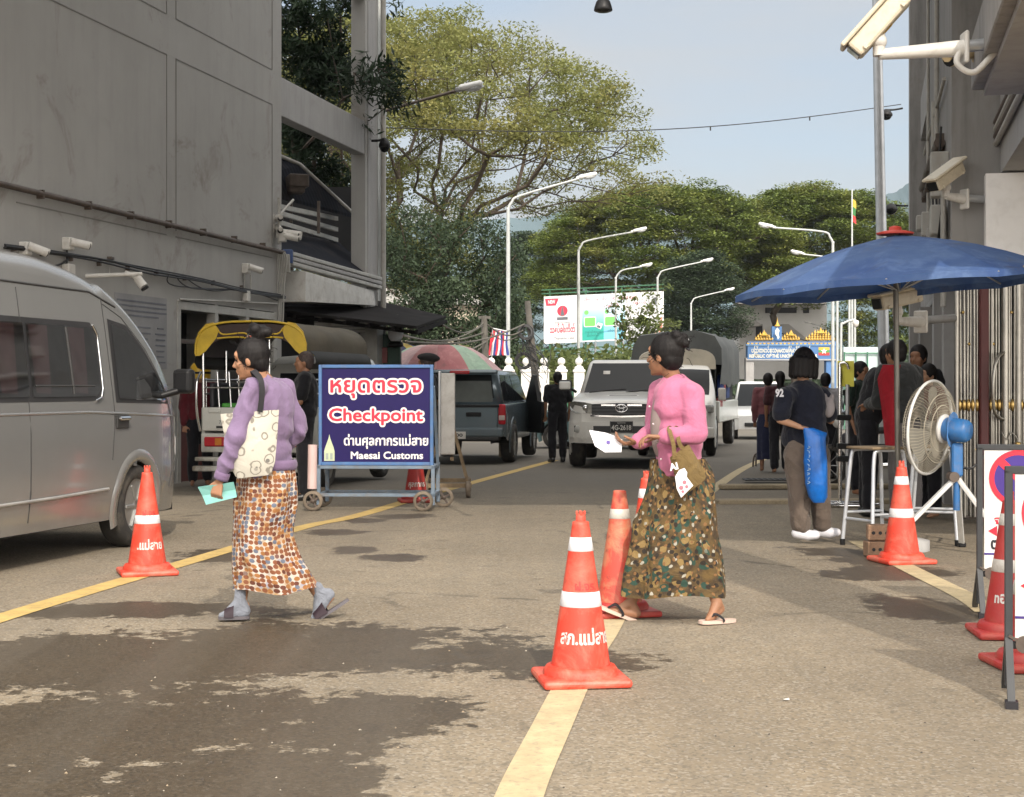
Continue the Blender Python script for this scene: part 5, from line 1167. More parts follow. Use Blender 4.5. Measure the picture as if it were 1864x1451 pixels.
m = MB(); m.box((-3.36, 0, .98), (.06, 1.6, .5), M_under); m.box((-1.0, 0, .5), (.12, 1.5, .14), M_under); m.build('chassis', hx)
# ---- blue grey pickup seen from behind
PB = carpaint('blue_grey_paint', (.125, .165, .19), .26, .35, .2)
th3 = math.atan(386/2800); bx_ = (835-932)/101.
bp_ = thing('pickup_truck', 'blue grey pickup with canopy seen from behind, driver door open', 'pickup truck', (bx_, 27.6, gz(27.6)), math.pi/2-th3)
H = Hull([0, .02]+xrange(.06, 4.9, 50)+[4.98], [(0, 1.04), (.06, 1.08), (3.2, 1.10), (3.5, 1.12), (4.6, 1.02), (4.98, .85)], [(0, .80), (.1, .86), (4.2, .87), (4.8, .78), (4.98, .6)], [(0, .52), (.3, .42), (4.98, .42)], [(.3, .96), (.55, 1), (.85, 1), (1.1, .955)], .05, .0)
ar = ((.98, .37, .42), (3.95, .37, .42))
m = MB(); H.build(m, PB, ar)
for sd in (-1, 1):
    for a in ar: H.arch(m, *a, PB, sd, M_under)
m.box((2.4, 0, .46), (4.6, 1.4, .1), M_under); m.build('body', bp_)
cabin(bp_, PB, 3.75, .05, .80, 1.06, 2.95, .30, .66, 1.70, .09, M_glass, .05, (.25, .5), True)
m = MB(); m.poly([(.055, .62, 1.12), (.055, -.62, 1.12), (.19, -.56, 1.50), (.19, .56, 1.50)], pm('canopy_glass_reflecting', (.13, .14, .13), .22, metal=.5)); m.build('canopy_window', bp_)
m = MB(); m.box((.20, 0, 1.665), (.12, 1.36, .07), PB, (0, .1, 0), .02); m.build('spoiler', bp_)
m = MB(); m.box((.12, .0, 1.655), (.05, .36, .065), pm('red_lens', (.42, .012, .02), .2, var=.15), bev=.012); m.build('brake_light', bp_)
m = MB(); m.box((-.015, 0, .85), (.03, 1.42, .42), PB, bev=.02); m.box((-.03, 0, 1.05), (.05, 1.5, .05), M_black, bev=.015); m.box((-.035, -.28, .90), (.03, .28, .08), M_black, bev=.015); m.build('tailgate', bp_)
for sd in (-1, 1):
    m = MB(); m.box((.0, sd*.79, .90), (.08, .13, .36), pm('red_lens', (.42, .012, .02), .2), bev=.025); m.box((-.03, sd*.79, .84), (.04, .11, .09), pm('pale_lens', (.55, .45, .42), .2), bev=.015); m.build('tail_light', bp_)
    for wx in (.98, 3.95): wheel(bp_, wx, sd*.78, .36, .24, sd)
    m = MB(); m.box((.75, sd*.76, .26), (.02, .28, .3), pm('dirty_mud_flap', (.22, .18, .13), .9), bev=.005); m.build('mud_flap', bp_)
    m = MB(); m.box((3.45, sd*.99, 1.18), (.1, .2, .26), M_black, bev=.05); m.build('mirror', bp_)
m = MB(); m.box((-.08, 0, .58), (.18, 1.66, .16), PB, bev=.03); m.box((-.10, 0, .47), (.14, 1.5, .08), M_seam, bev=.02); m.build('bumper', bp_)
m = MB(); m.box((-.18, .02, .53), (.02, .36, .13), M_pl, bev=.004); m.text('0000', plane_M((-.1915, .02, .53), (0, -1, 0), (0, 0, 1)), .08, M_seam, width=.26, off=.002); m.build('number_plate', bp_)
# open driver door on the right side
m = MB(); T = Matrix.Translation((3.28, -.86, 0)) @ Matrix.Rotation(R(24), 4, 'Z')
pts = [(0, .5), (-1.0, .5), (-1.08, .9), (-1.05, 1.1), (-.80, 1.12), (-.55, 1.62), (-.42, 1.64), (0, 1.14)]
m.ext([T @ Vector((x, 0, z)) for x, z in pts], T.to_3x3() @ Vector((0, .07, 0)), M_black); m.ext([T @ Vector((x, -.012, z)) for x, z in [(-.05, .55), (-.95, .55), (-1.0, 1.05), (-.05, 1.05)]], T.to_3x3() @ Vector((0, .01, 0)), PB); m.build('door', bp_)
# ---- yellow trimmed passenger truck (shared taxi)
sv = -7.75
st = thing('passenger_truck', 'old white shared taxi truck with yellow and black canopy, seen from behind', 'truck taxi', road(sv, 19.4), math.pi/2-TH)
TW = carpaint('old_white_paint', (.62, .62, .57), .4, 0, .5); M_tarp = pm('olive_tarp', (.105, .090, .062), .8, var=.3, vs=2, dirt=.3); M_yel = pm('yellow_vinyl', (.62, .42, .035), .5, var=.25, vs=4); M_brn = pm('dark_brown_vinyl', (.045, .025, .022), .6)
m = MB(); m.box((1.0, 0, .58), (2.0, 1.42, .10), TW)
for sd in (-1, 1): m.box((1.0, sd*.70, .80), (2.0, .05, .5), TW, bev=.015)
m.box((1.98, 0, .80), (.05, 1.40, .5), TW); m.build('body', st)
m = MB(); m.box((-.02, 0, .90), (.04, 1.40, .30), TW, bev=.015); m.box((-.02, 0, .60), (.05, 1.42, .24), TW, bev=.015)
for y in (.52, -.52): m.box((-.05, y, 1.0), (.03, .16, .04), TW, bev=.008)
m.text('7', plane_M((-.0415, .45, .86), (0, -1, 0), (0, 0, 1)), .06, M_seam); m.box((-.043, .42, .80), (.004, .16, .03), M_seam); m.build('tailgate', st)
m = MB(); m.box((-.10, 0, .40), (.22, 1.44, .05), TW, bev=.01); m.box((-.12, 0, .28), (.2, 1.5, .07), TW, bev=.015); m.box((-.06, .3, .35), (.05, .28, .1), M_white, bev=.01); m.build('step_bumper', st)
for sd in (-1, 1):
    m = MB(); m.box((-.055, sd*.52, .615), (.04, .27, .12), pm('red_lens', (.42, .012, .02), .2), bev=.012); m.box((-.06, sd*.52-.06, .615), (.04, .10, .10), pm('amber_lens', (.55, .18, .02), .25), bev=.01); m.build('tail_light', st)
    for wx in (.75, 3.1): wheel(st, wx, sd*.64, .29, .17, sd, 5)
# canopy : arched tarp
def arc_top(w, zs, zt, n=16, flat=.55):
    out = []
    for k in range(n+1):
        a = math.pi*k/n; c, s_ = math.cos(a), math.sin(a); out.append((w*math.copysign(abs(c)**flat, c), zs+(zt-zs)*abs(s_)**flat))
    return out
A = arc_top(.74, 1.72, 2.13, 20, .62)
m = MB(); g = [[(x, y*(1+.01*math.sin(x*9)), z+.012*math.sin(x*7+y*5)) for y, z in A] for x in xrange(-.12, 2.25, 12)]; m.grid(g, M_tarp); g2 = [[(x, y*.97, z-.03) for y, z in A] for x in xrange(-.12, 2.25, 4)]; m.grid(g2[::-1], M_brn)
m.build('canopy', st)
m = MB(); g = [[(x, sd_y, z) for x in xrange(-.0, 2.2, 10)] for sd_y, z in ((-.745, 1.76), (-.80, 1.70), (-.82, 1.62), (-.78, 1.55), (-.73, 1.53), (-.72, 1.6))]; m.grid(g, pm('dark_rolled_tarp', (.035, .033, .03), .7, var=.3)); g = [[(x, -q.y, q.z) for x in xrange(0, 2.2, 10)] for q in [Vector((0, a, b)) for a, b in ((-.745, 1.76), (-.80, 1.70), (-.82, 1.62), (-.78, 1.55), (-.73, 1.53), (-.72, 1.6))]]; m.grid(g, pm('dark_rolled_tarp', (.035, .033, .03), .7)); m.build('rolled_side', st)
# valance: dark centre band, yellow corners and piping
m = MB(); B = arc_top(.735, 1.70, 2.10, 20, .62)
def vband(k0, k1, zin, mat, x):
    up = [(x, *B[k]) for k in range(k0, k1+1)]; n = k1-k0; lo = []
    for i in range(n+1):
        k = k0+i; y, z = B[k]; d = zin(i/n); lo.append((x, y*(1-d*.55*abs(y)/.735), z-d))
    m.grid([up, lo], mat, False)
vband(4, 16, lambda t: .15+.05*abs(2*t-1), M_brn, -.135); m.build('valance', st)
for k0, k1, flip in ((0, 4, False), (16, 20, True)):
    m = MB(); y0 = 1 if not flip else -1
    pts = [(-.14, y0*a, b) for a, b in ((.745, 1.70), (.75, 1.84), (.70, 2.00), (.60, 2.10), (.50, 2.12), (.42, 2.03), (.46, 1.92), (.54, 1.83), (.60, 1.76), (.68, 1.70))]
    m.ext(pts, (.012, 0, 0), M_yel); m.build('yellow_corner', st)
m = MB(); m.tube([(-.145, y, z) for y, z in A], .014, M_yel, 6)
for sgn in (1, -1): m.tube(curve([(-.15, sgn*.44, 1.92), (-.15, sgn*.30, 1.93), (-.15, sgn*.10, 1.93), (-.15, 0, 1.89)], 5), .012, M_yel, 5); m.tube(curve([(-.15, sgn*.44, 2.04), (-.15, sgn*.36, 1.97), (-.15, sgn*.1, 1.985), (-.15, 0, 1.95)], 5), .011, M_yel, 5)
m.tube([(x, -.745, 1.71) for x in xrange(-.1, 2.2, 6)], .012, M_yel, 5); m.build('yellow_piping', st)
m = MB()
for sd in (-1, 1):
    for x in (.0, .72, 1.45, 2.1): m.tube([(x, sd*.69, 1.0), (x, sd*.70, 1.78)], .018, M_chr, 8)
    for z in (1.22, 1.40): m.tube([(.0, sd*.70, z), (2.1, sd*.70, z)], .013, M_chr, 6)
    m.tube(curve([(-.08, sd*.70, .75), (-.14, sd*.72, 1.0), (-.14, sd*.72, 1.35), (-.06, sd*.70, 1.5)], 6), .016, M_chr, 8)
    for k in range(6): m.tube([(.1+k*.33, sd*.70, 1.04), (.1+k*.33, sd*.70, 1.42)], .009, M_chr, 6)
m.tube([(0, -.2, 1.0), (0, -.2, 1.9)], .016, M_chr, 6); m.tube([(0, .68, 1.30), (0, -.1, 1.30)], .012, M_chr, 6); m.build('rail', st)
m = MB()
for sd in (-1, 1): m.box((1.0, sd*.45, .98), (1.8, .36, .08), pm('bench_vinyl', (.03, .03, .035), .5), bev=.02); m.box((1.0, sd*.63, 1.2), (1.8, .06, .32), pm('bench_vinyl', (.03, .03, .035), .5), bev=.02)
m.build('bench', st)
m = MB()
for y in (.52, .36): m.tube([(.1, y, 1.04), (.1, y+.03, 1.50)], .012, M_chr, 6); m.tube([(.3, y-.2, 1.04), (.3, y-.17, 1.55)], .012, M_chr, 6)
m.tube(curve([(.12, .25, 1.04), (.12, .25, 1.4), (.12, .05, 1.4), (.12, .05, 1.04)], 5), .012, M_chr, 6); m.build('hand_rail', st)
H2 = Hull(xrange(2.05, 3.62, 16), [(2.05, 1.62), (2.3, 1.74), (2.9, 1.72), (3.25, 1.35), (3.45, 1.05), (3.62, .8)], [(2.05, .70), (3.2, .70), (3.62, .58)], [(2.05, .35), (3.62, .36)], [(.3, .98), (.6, 1), (1.0, 1), (1.8, .86)], .1, .02)
m = MB(); H2.build(m, TW); m.build('cab', st)
m = MB()
for sd in (-1, 1): H2.panel(m, [(2.2, 1.05), (3.12, 1.05), (2.86, 1.55), (2.25, 1.58)], M_glass, sd, .006)
m.poly([(2.04, .5, 1.15), (2.04, -.5, 1.15), (2.04, -.46, 1.5), (2.04, .46, 1.5)], M_glass); m.build('window', st)
m = MB(); m.box((.5, .2, 1.05), (.5, .3, .06), pm('green_plastic', (.10, .45, .06), .4), (0, 0, .2), .02); m.build('green_tray', label='bright green plastic tray lying inside the shared taxi', cat='tray', loc=st.matrix_basis @ Vector((-.0, .25, .02)), rz=math.pi/2-TH)
# ---- small white cargo truck
Y_ = 31.3; s_ = F/Y_
kt = thing('cargo_truck', 'small white pickup with shiny beige canopy half hidden behind the woman in pink', 'small truck', (X(1232, Y_), Y_, gz(Y_)), -math.pi/2-R(6))
H = Hull(xrange(-1.5, -.02, 20)+[-.005], [(-1.5, 1.86), (-1.1, 1.88), (-.75, 1.76), (-.3, 1.26), (-.12, 1.12), (0, .95)], [(-1.5, .80), (-.5, .80), (-.2, .76), (0, .60)], [(-1.5, .38), (0, .40)], [(.3, .97), (.6, 1), (1.1, 1), (1.9, .84)], .1, .02)
m = MB(); H.build(m, PW, ((-.75, .34, .36),)); [H.arch(m, -.75, .34, .36, PW, sd, M_under) for sd in (-1, 1)]; m.build('cab', kt)
m = MB(); g = [[(x, y*.84*H.wid(x), H.top(x)+H.crown*(1-y*y)+.008) for y in (-1, -.5, 0, .5, 1)] for x in xrange(-.78, -.30, 8)]; m.grid(g, M_glass); m.build('windscreen', kt)
m = MB(); [H.panel(m, [(-1.4, 1.15), (-.45, 1.15), (-.85, 1.68), (-1.4, 1.70)], M_glass, sd, .006) for sd in (-1, 1)]; m.build('window', kt)
m = MB(); m.box((.0, 0, .95), (.03, .9, .14), M_blk, bev=.02); m.build('grille', kt)
for sd in (-1, 1):
    m = MB(); m.box((-.10, sd*.64, .98), (.16, .2, .16), pm('headlamp_lens', (.3, .3, .28), .08), (0, 0, -sd*.5), .03); m.build('headlight', kt)
    m = MB(); m.box((-.62, sd*.93, 1.28), (.08, .16, .26), M_white, bev=.03); m.tube([(-.6, sd*.8, 1.2), (-.62, sd*.9, 1.25)], .015, M_black, 6); m.build('mirror', kt)
    for wx in (-.75, -3.2): wheel(kt, wx, sd*.70, .32, .2, sd, 5)
m = MB(); m.box((-.02, 0, .5), (.08, 1.5, .22), PW, bev=.03); m.build('bumper', kt)
m = MB(); m.box((-2.9, 0, .72), (2.7, 1.62, .5), PW, bev=.02); m.build('bed', kt)
m = MB(); A2 = arc_top(.82, 1.80, 2.22, 16, .5); g = [[(x, y, z+.02*math.sin(x*5+y*3)) for y, z in A2] for x in xrange(-4.2, -1.15, 8)]; m.grid(g, pm('shiny_beige_tarp', (.55, .49, .38), .3, var=.3, vs=1.5)); m.poly([g[-1][k] for k in range(len(A2))], pm('shiny_beige_tarp', (.55, .49, .38), .3)); m.build('canopy', kt)
m = MB()
for sd in (-1, 1):
    for k in range(9): m.tube([(-1.6-k*.32, sd*.80, .95), (-1.6-k*.32, sd*.81, 1.85)], .025, M_seam, 6)
    for z in (1.1, 1.35, 1.6): m.tube([(-1.55, sd*.81, z), (-4.2, sd*.81, z)], .03, M_seam, 6)
m.box((-2.9, 0, 1.35), (2.5, 1.4, .8), M_dark); m.build('rail', kt)
# ---- big tarp truck
Y_ = 36.6
bt = thing('tarp_truck', 'tall truck under a sagging dark grey tarpaulin behind the small white truck', 'truck', (-4.58+.2321*Y_, Y_, gz(Y_)), -math.pi/2-TH, sc=1.05)
M_gt = pm('grey_tarpaulin', (.10, .105, .10), .75, var=.35, vs=1.2, bump=.3, bs=6)
m = MB(); rnd = random.Random(8); A3 = [(-1.02, 1.55), (-1.03, 1.95), (-1.0, 2.32), (-.85, 2.58), (-.4, 2.66), (0, 2.62), (.4, 2.66), (.85, 2.58), (1.0, 2.32), (1.03, 1.95), (1.02, 1.55)]
g = [[(x, y+.03*math.sin(x*4+z*3), z+.04*math.sin(x*3.1+y*4)-(.12*abs(math.sin(x*2.5)) if z < 1.6 else 0)) for y, z in A3] for x in xrange(-5, .15, 16)]; m.grid(g, M_gt); m.poly([q for q in g[-1] if q[2] > 1.9], M_gt); m.build('tarpaulin', bt)
m = MB(); m.box((-2.4, 0, .85), (5.0, 1.96, .5), TW, bev=.03); m.box((-2.4, 0, 1.5), (4.6, 1.7, 1.0), M_dark); m.build('bed', bt)
m = MB(); H = Hull(xrange(-.0, 1.5, 12), [(0, 2.0), (.5, 2.0), (.9, 1.75), (1.25, 1.25), (1.5, 1.0)], [(0, .9), (1.2, .88), (1.5, .75)], [(0, .4), (1.5, .4)], [(.3, .98), (.8, 1), (2, .88)], .1); H.build(m, pm('dull_grey_truck_paint', (.16, .16, .16), .5), ()); m.build('cab', bt)
m = MB(); g = [[(x, y*.8*H.wid(x), H.top(x)+.03) for y in (-1, 0, 1)] for x in xrange(.8, 1.25, 4)]; m.grid(g[::-1], M_glass); m.build('windscreen', bt)
for k, (c, x, z, sz) in enumerate(((( .02, .05, .22), -.6, 1.5, (.8, .1, .55)), ((.30, .06, .07), -1.3, 1.35, (.5, .1, .5)), ((.34, .10, .10), -.4, 1.12, (.7, .1, .3)), ((.03, .06, .2), -2.2, 1.45, (.8, .1, .5)))):
    m = MB(); m.box((x, .98, z), sz, pm('load_%d' % k, c, .8, var=.4, vs=4), bev=.06); m.box((x+.1, .99, z+.05), (sz[0]*.5, .12, sz[2]*.5), pm('load_%d' % k, c, .8), bev=.05)
    o_ = m.build('cargo_sack', loc=bt.matrix_basis.to_translation(), label=('blue', 'faded red', 'dull pink', 'navy')[k]+' cargo sack packed in the side of the tarp truck', cat='sack'); o_.rotation_euler = bt.rotation_euler
for sd in (-1, 1):
    for wx in (.7, -3.6): wheel(bt, wx, sd*.85, .40, .24, sd, 5)
# ---- far cars
def sedan(name, label, loc, rz, col, h=1.45, cat='car', big=False):
    t = thing(name, label, cat, loc, rz); pc = carpaint(name+'_paint_'+str(len(MATS))+str(int(col[0]*1000)), col, .3, 0, .2); L_ = 4.4
    H = Hull(xrange(-L_, -.02, 36)+[-.005], [(-L_, .82), (-L_+.15, .95), (-3.4, .98), (-1.2, .98), (-.3, .88), (0, .70)], [(-L_, .72), (-L_+.3, .84), (-.5, .84), (0, .62)], [(-L_, .4), (-.3, .28), (0, .32)], [(.2, .96), (.5, 1), (.8, 1), (1.0, .95)], .08)
    m = MB(); a = ((-.85, .32, .36), (-3.5, .32, .36)); H.build(m, pc, a); [H.arch(m, *q, pc, sd, M_under) for q in a for sd in (-1, 1)]; m.build('body', t)
    cabin(t, pc, -1.1, -4.0 if big else -3.8, .78, .94, -1.75, -3.6 if big else -3.1, .62, h, .08, M_glass, .08, (.5,))
    for sd in (-1, 1):
        for wx in (-.85, -3.5): wheel(t, wx, sd*.74, .31, .2, sd, 5)
        m = MB(); m.box((-.10, sd*.60, .68), (.16, .24, .12), pm('headlamp_glass', (.6, .6, .58), .15), (0, 0, -sd*.4), .03); m.build('headlight', t)
    m = MB(); m.box((.01, 0, .45), (.05, .9, .12), M_blk, bev=.02); m.build('grille', t); return t
sedan('sedan', 'teal grey car half hidden behind the officer in black', V(X(962, 38), 38, gz(38)), math.pi-.25, (.08, .16, .17))
sedan('parked_car', 'white four wheel drive car facing us on the far right lane', V(X(1383, 46), 46, gz(46)), -math.pi/2-R(8), (.62, .62, .60), 1.75, 'car', True)
sedan('van_car', 'pale van passing under the border arch', V(X(1418, 120), 120, gz(120)), -math.pi/2, (.6, .6, .58), 1.9, 'car', True)
# ------------------------------------------------------------------ traffic cones
def cone_mat(name, red, tan, dust, low=.45):
    b = NB(name); z = b.n('ShaderNodeSeparateXYZ', Vector=b.obj).outputs[2]
    c = b.mix(b.ramp(b.noise(5, 5, .6), .35, .7), tuple(x*.86 for x in red), red)
    d = b.math('MULTIPLY', b.ramp(b.noise(4.5, 7, .72, dist=.6), .44, .66), b.math('ADD', dust, b.math('MULTIPLY', b.sstep(z, low, .0), .35)), clamp=True)
    c = b.mix(d, c, tan); c = b.mix(b.math('MULTIPLY', b.ramp(b.noise(17, 5, .75), .58, .70), dust*.6), c, (.10, .04, .03))
    b.set('Base Color', c); b.set('Roughness', .5); b.bump(b.noise(30, 4), .08); return b.m
M_c1 = cone_mat('cone_red', (.66, .050, .024), (.46, .17, .115), .62, .55); M_c2 = cone_mat('cone_dusty', (.58, .07, .045), (.46, .24, .13), 1.0, .8); M_c3 = cone_mat('cone_dark_red', (.40, .030, .028), (.36, .12, .08), .2)
M_ref = pm('reflective_white', (.72, .72, .74), .3, var=.08, dirt=.2); M_refd = pm('reflective_dirty', (.58, .55, .50), .4, var=.2, dirt=.5)
def coneprof(z0, z1): f = lambda z: .128+(.036-.128)*(z-.085)/(.70-.085); return f(z0), f(z1)
def build_cone(t, mat, ref, text=None, bands=((.335, .40), (.575, .635)), tang=0, nub=True, base=None):
    m = MB(); base = base or mat
    m.box((0, 0, .020), (.385, .385, .036), base, bev=.014); m.lathe([(.165, .03), (.165, .055), (.150, .075), (.130, .078)], base, 36); m.build('base', t)
    m = MB(); pr = [(.130, .06), (.128, .085)]+[(.128-.092*k/12, .085+.615*k/12) for k in range(1, 13)]; m.lathe(pr, mat, 36); m.lathe([(.0375, .645), (.039, .65), (.037, .70), (.030, .704)], mat, 28)
    if nub:
        m.lathe([(.022, .70), (.022, .725), (.016, .735), (.010, .735), (.010, .70)], mat, 20)
        for a in (0, 1.57, 3.14, 4.71): m.box((.017*math.cos(a), .017*math.sin(a), .74), (.010, .010, .02), mat, bev=.003)
    if text:
        tm = MB(); tm.text(text, Matrix(), .068, M_pl, width=None, off=.0022); z0 = .205
        xs = [v[0] for v in tm.v]; w = max(xs)-min(xs); k = min(1.0, .30/w)
        for i, v in enumerate(tm.v):
            z = z0+v[1]*1.15; r = .128-.092*(z-.085)/.615+.0015; a = -math.pi/2+tang+v[0]*k/.118; tm.v[i] = (r*math.cos(a), r*math.sin(a), z)
        m.add(tm.v, tm.f, M_pl)
        tm = MB(); tm.text('ฝ.จร.', Matrix(), .05, M_c3, off=.0008)
        for i, v in enumerate(tm.v):
            z = .425+v[1]; r = .128-.092*(z-.085)/.615+.0012; a = -math.pi/2+tang+v[0]/r; tm.v[i] = (r*math.cos(a), r*math.sin(a), z)
        m.add(tm.v, tm.f, M_c3)
    m.build('body', t)
    for z0, z1 in bands:
        r0, r1 = coneprof(z0, z1); m = MB(); m.lathe([(r0, z0), (r0+.002, z0+.002), (r1+.002, z1-.002), (r1, z1)], ref, 36); m.build('white_band', t)
def cone(p, rz, label, sc=1.0, **kw):
    t = thing('traffic_cone', label, 'traffic cone', p, rz, 'traffic cones on the road', sc); build_cone(t, **kw); return t
GRP = 'traffic cones on the road'
cone(G(1057, 1241), R(8), 'bright red cone with two white bands and white Thai lettering, nearest on the centre line', mat=M_c1, ref=M_ref, text='สภ.แม่สาย', tang=.12)
cone(G(1128, 1118), R(14), 'faded red cone caked in tan dust beside the foot of the woman in pink', mat=M_c2, ref=M_refd, bands=((.545, .60),), nub=False, base=M_c3)
cone(G(1177, 1068), R(5), 'red cone mostly hidden behind the brown patterned skirt', mat=M_c1, ref=M_ref, text='สภ.แม่สาย')
cone(G(268, 1045), R(20), 'red cone with one white band and lettering standing by the van wheel', mat=M_c1, ref=M_ref, text='.แม่สาย', tang=.1, bands=((.352, .41),))
cone(G(1641, 1024), R(12), 'clean orange red cone with two white bands below the blue umbrella', mat=M_c1, ref=M_ref)
cone(G(1838, 1157), R(-5), 'dull red cone squeezed between the two no parking boards', mat=M_c3, ref=M_refd, text='nอ.แม่สาย', tang=.2)
cone(G(1880, 1214), R(3), 'dull red cone whose base shows behind the front no parking board', mat=M_c3, ref=M_refd)
cone(G(757, 914), R(10), 'dark red cone standing under the checkpoint sign', mat=M_c3, ref=M_refd, text='ศุลกากร', bands=((.40, .50),))
cone(G(474, 987), R(15), 'red cone hidden behind the woman in lavender on the yellow line', mat=M_c1, ref=M_ref)
# ------------------------------------------------------------------ checkpoint sign
M_navy = pm('sign_navy', (.018, .012, .090), .5, var=.12, vs=2, spec=.2); M_bfr = pm('sign_frame_blue', (.07, .17, .38), .5, var=.25, vs=6, dirt=.3); M_gfr = pm('sign_leg_blue_grey', (.15, .20, .26), .55, var=.3, vs=6, dirt=.5)
M_sred = pm('sign_red', (.62, .02, .055), .4, var=.05); M_sw = pm('sign_white', (.82, .80, .78), .4, var=.04)
M_tyre2 = pm('dusty_caster', (.20, .16, .12), .85, var=.35, vs=9)
def caster(t, x, y, r=.105, hub=None, w=.055):
    m = MB(); T = Matrix.Translation((x, y, r)) @ Matrix.Rotation(R(90), 4, 'X')
    m.lathe([(r*.70, -w/2), (r*.95, -w/2), (r, -w/4), (r, w/4), (r*.95, w/2), (r*.70, w/2)], M_tyre2, 26, T, caps=False); m.lathe([(r*.70, w/2), (r*.70, -w/2)], M_tyre2, 26, T, caps=False); o = m.build('wheel', t)
    m = MB(); m.lathe([(r*.22, -w*.5), (r*.22, w*.6), (.001, w*.62)], hub or M_iron, 12, T)
    for k in range(4):
        a = math.pi*k/2+.5; m.beam(T @ Vector((0, 0, 0)), T @ Vector((r*.72*math.cos(a), r*.72*math.sin(a), 0)), .03, .02, hub or M_iron)
    m.build('hub', o)
p = G(684, 930); cs = thing('checkpoint_sign', 'blue framed checkpoint sign on a wheeled stand with red and white lettering', 'sign', p, R(-3))
m = MB(); m.box((0, .03, 1.0), (1.14, .03, .98), M_navy)
def ct(s_, x, z, size, mat, w, off=0, d=.013): m.bold(s_, FRONT(x, d, z), size, mat, w, off, 5)
for s_, z, size, w in (('หยุดตรวจ', 1.305, .225, .95), ('Checkpoint', .995, .185, .98)):
    m.bold(s_, FRONT(0, .0135, z), size, M_sw, w, .024, 14); m.bold(s_, FRONT(0, .0105, z), size, M_sred, w, .0055, 6)
ct('ด่านศุลกากรแม่สาย', .105, .725, .135, M_sw, .88, .0035); ct('Maesai Customs', .115, .575, .105, M_sw, .755, .003)
m.poly([(x-.49, .0125, z) for x, z in ((-.055, .52), (.055, .52), (.055, .62), (.045, .66), (.03, .70), (.008, .76), (0, .80), (-.008, .76), (-.03, .70), (-.045, .66), (-.055, .62))], pm('pagoda_pale', (.55, .62, .42), .5))
for x in (-.025, .02): m.poly([(-.49+x-.012, .0105, .535), (-.49+x+.014, .0105, .535), (-.49+x+.014, .0105, .60), (-.49+x-.012, .0105, .60)], pm('pagoda_grey', (.35, .40, .36), .5))
m.build('panel', cs)
m = MB()
for x in (-.585, .585): m.box((x, .03, 1.0), (.035, .07, 1.05), M_bfr, bev=.005)
for z in (.492, 1.508): m.box((0, .03, z), (1.135, .07, .035), M_bfr, bev=.005)
m.build('frame', cs)
m = MB()
for y in (.0, .52):
    for x in (-.60, .60): m.box((x, y, .27), (.04, .04, .42), M_gfr, bev=.004)
    m.box((0, y, .455), (1.24, .04, .035), M_gfr, bev=.004); m.box((0, y, .165), (1.24, .04, .035), M_gfr, bev=.004)
for x in (-.6, .6):
    m.box((x, .26, .455), (.035, .48, .03), M_gfr); m.box((x, .26, .165), (.035, .48, .03), M_gfr); m.beam((x, .5, .46), (x, .05, 1.3), .03, .03, M_gfr)
m.build('stand', cs)
for x, y in ((-.655, -.03), (.50, -.03), (-.655, .55), (.66, .55)): caster(cs, x, y, .105)
m = MB(); m.cyl((-.665, -.03, .23), (-.66, -.02, .69), .05, pm('pink_pipe', (.62, .45, .43), .6, var=.15), 16); m.build('pink_tube', cs)
# second board standing edge on behind it
p = G(815, 905); s2 = thing('sign_board', 'white sign board turned edge on behind the checkpoint sign, on wooden legs', 'sign', p, R(92))
M_wood = pm('weathered_wood', (.26, .19, .115), .8, var=.4, vs=9, bump=.2)
m = MB(); m.box((.45, .0, .98), (1.1, .17, .95), M_white, bev=.008); m.build('panel', s2)
m = MB(); m.box((.45, .095, .98), (1.14, .03, 1.0), M_steel, bev=.005); m.build('frame', s2)
for x in (-.05, .95):
    m = MB(); m.beam((x, -.25, .1), (x, -.04, .9), .045, .03, M_wood); m.beam((x, .28, .1), (x, .05, .9), .045, .03, M_wood); m.beam((x, -.28, .14), (x, .32, .14), .05, .05, M_wood); m.build('leg', s2)
m = MB(); m.beam((-.05, -.05, .45), (.95, -.05, .45), .04, .04, M_wood); m.build('stretcher', s2)
for x in (-.08, .98):
    for y in (-.24, .26):
        T_ = caster(s2, x, y, .095)
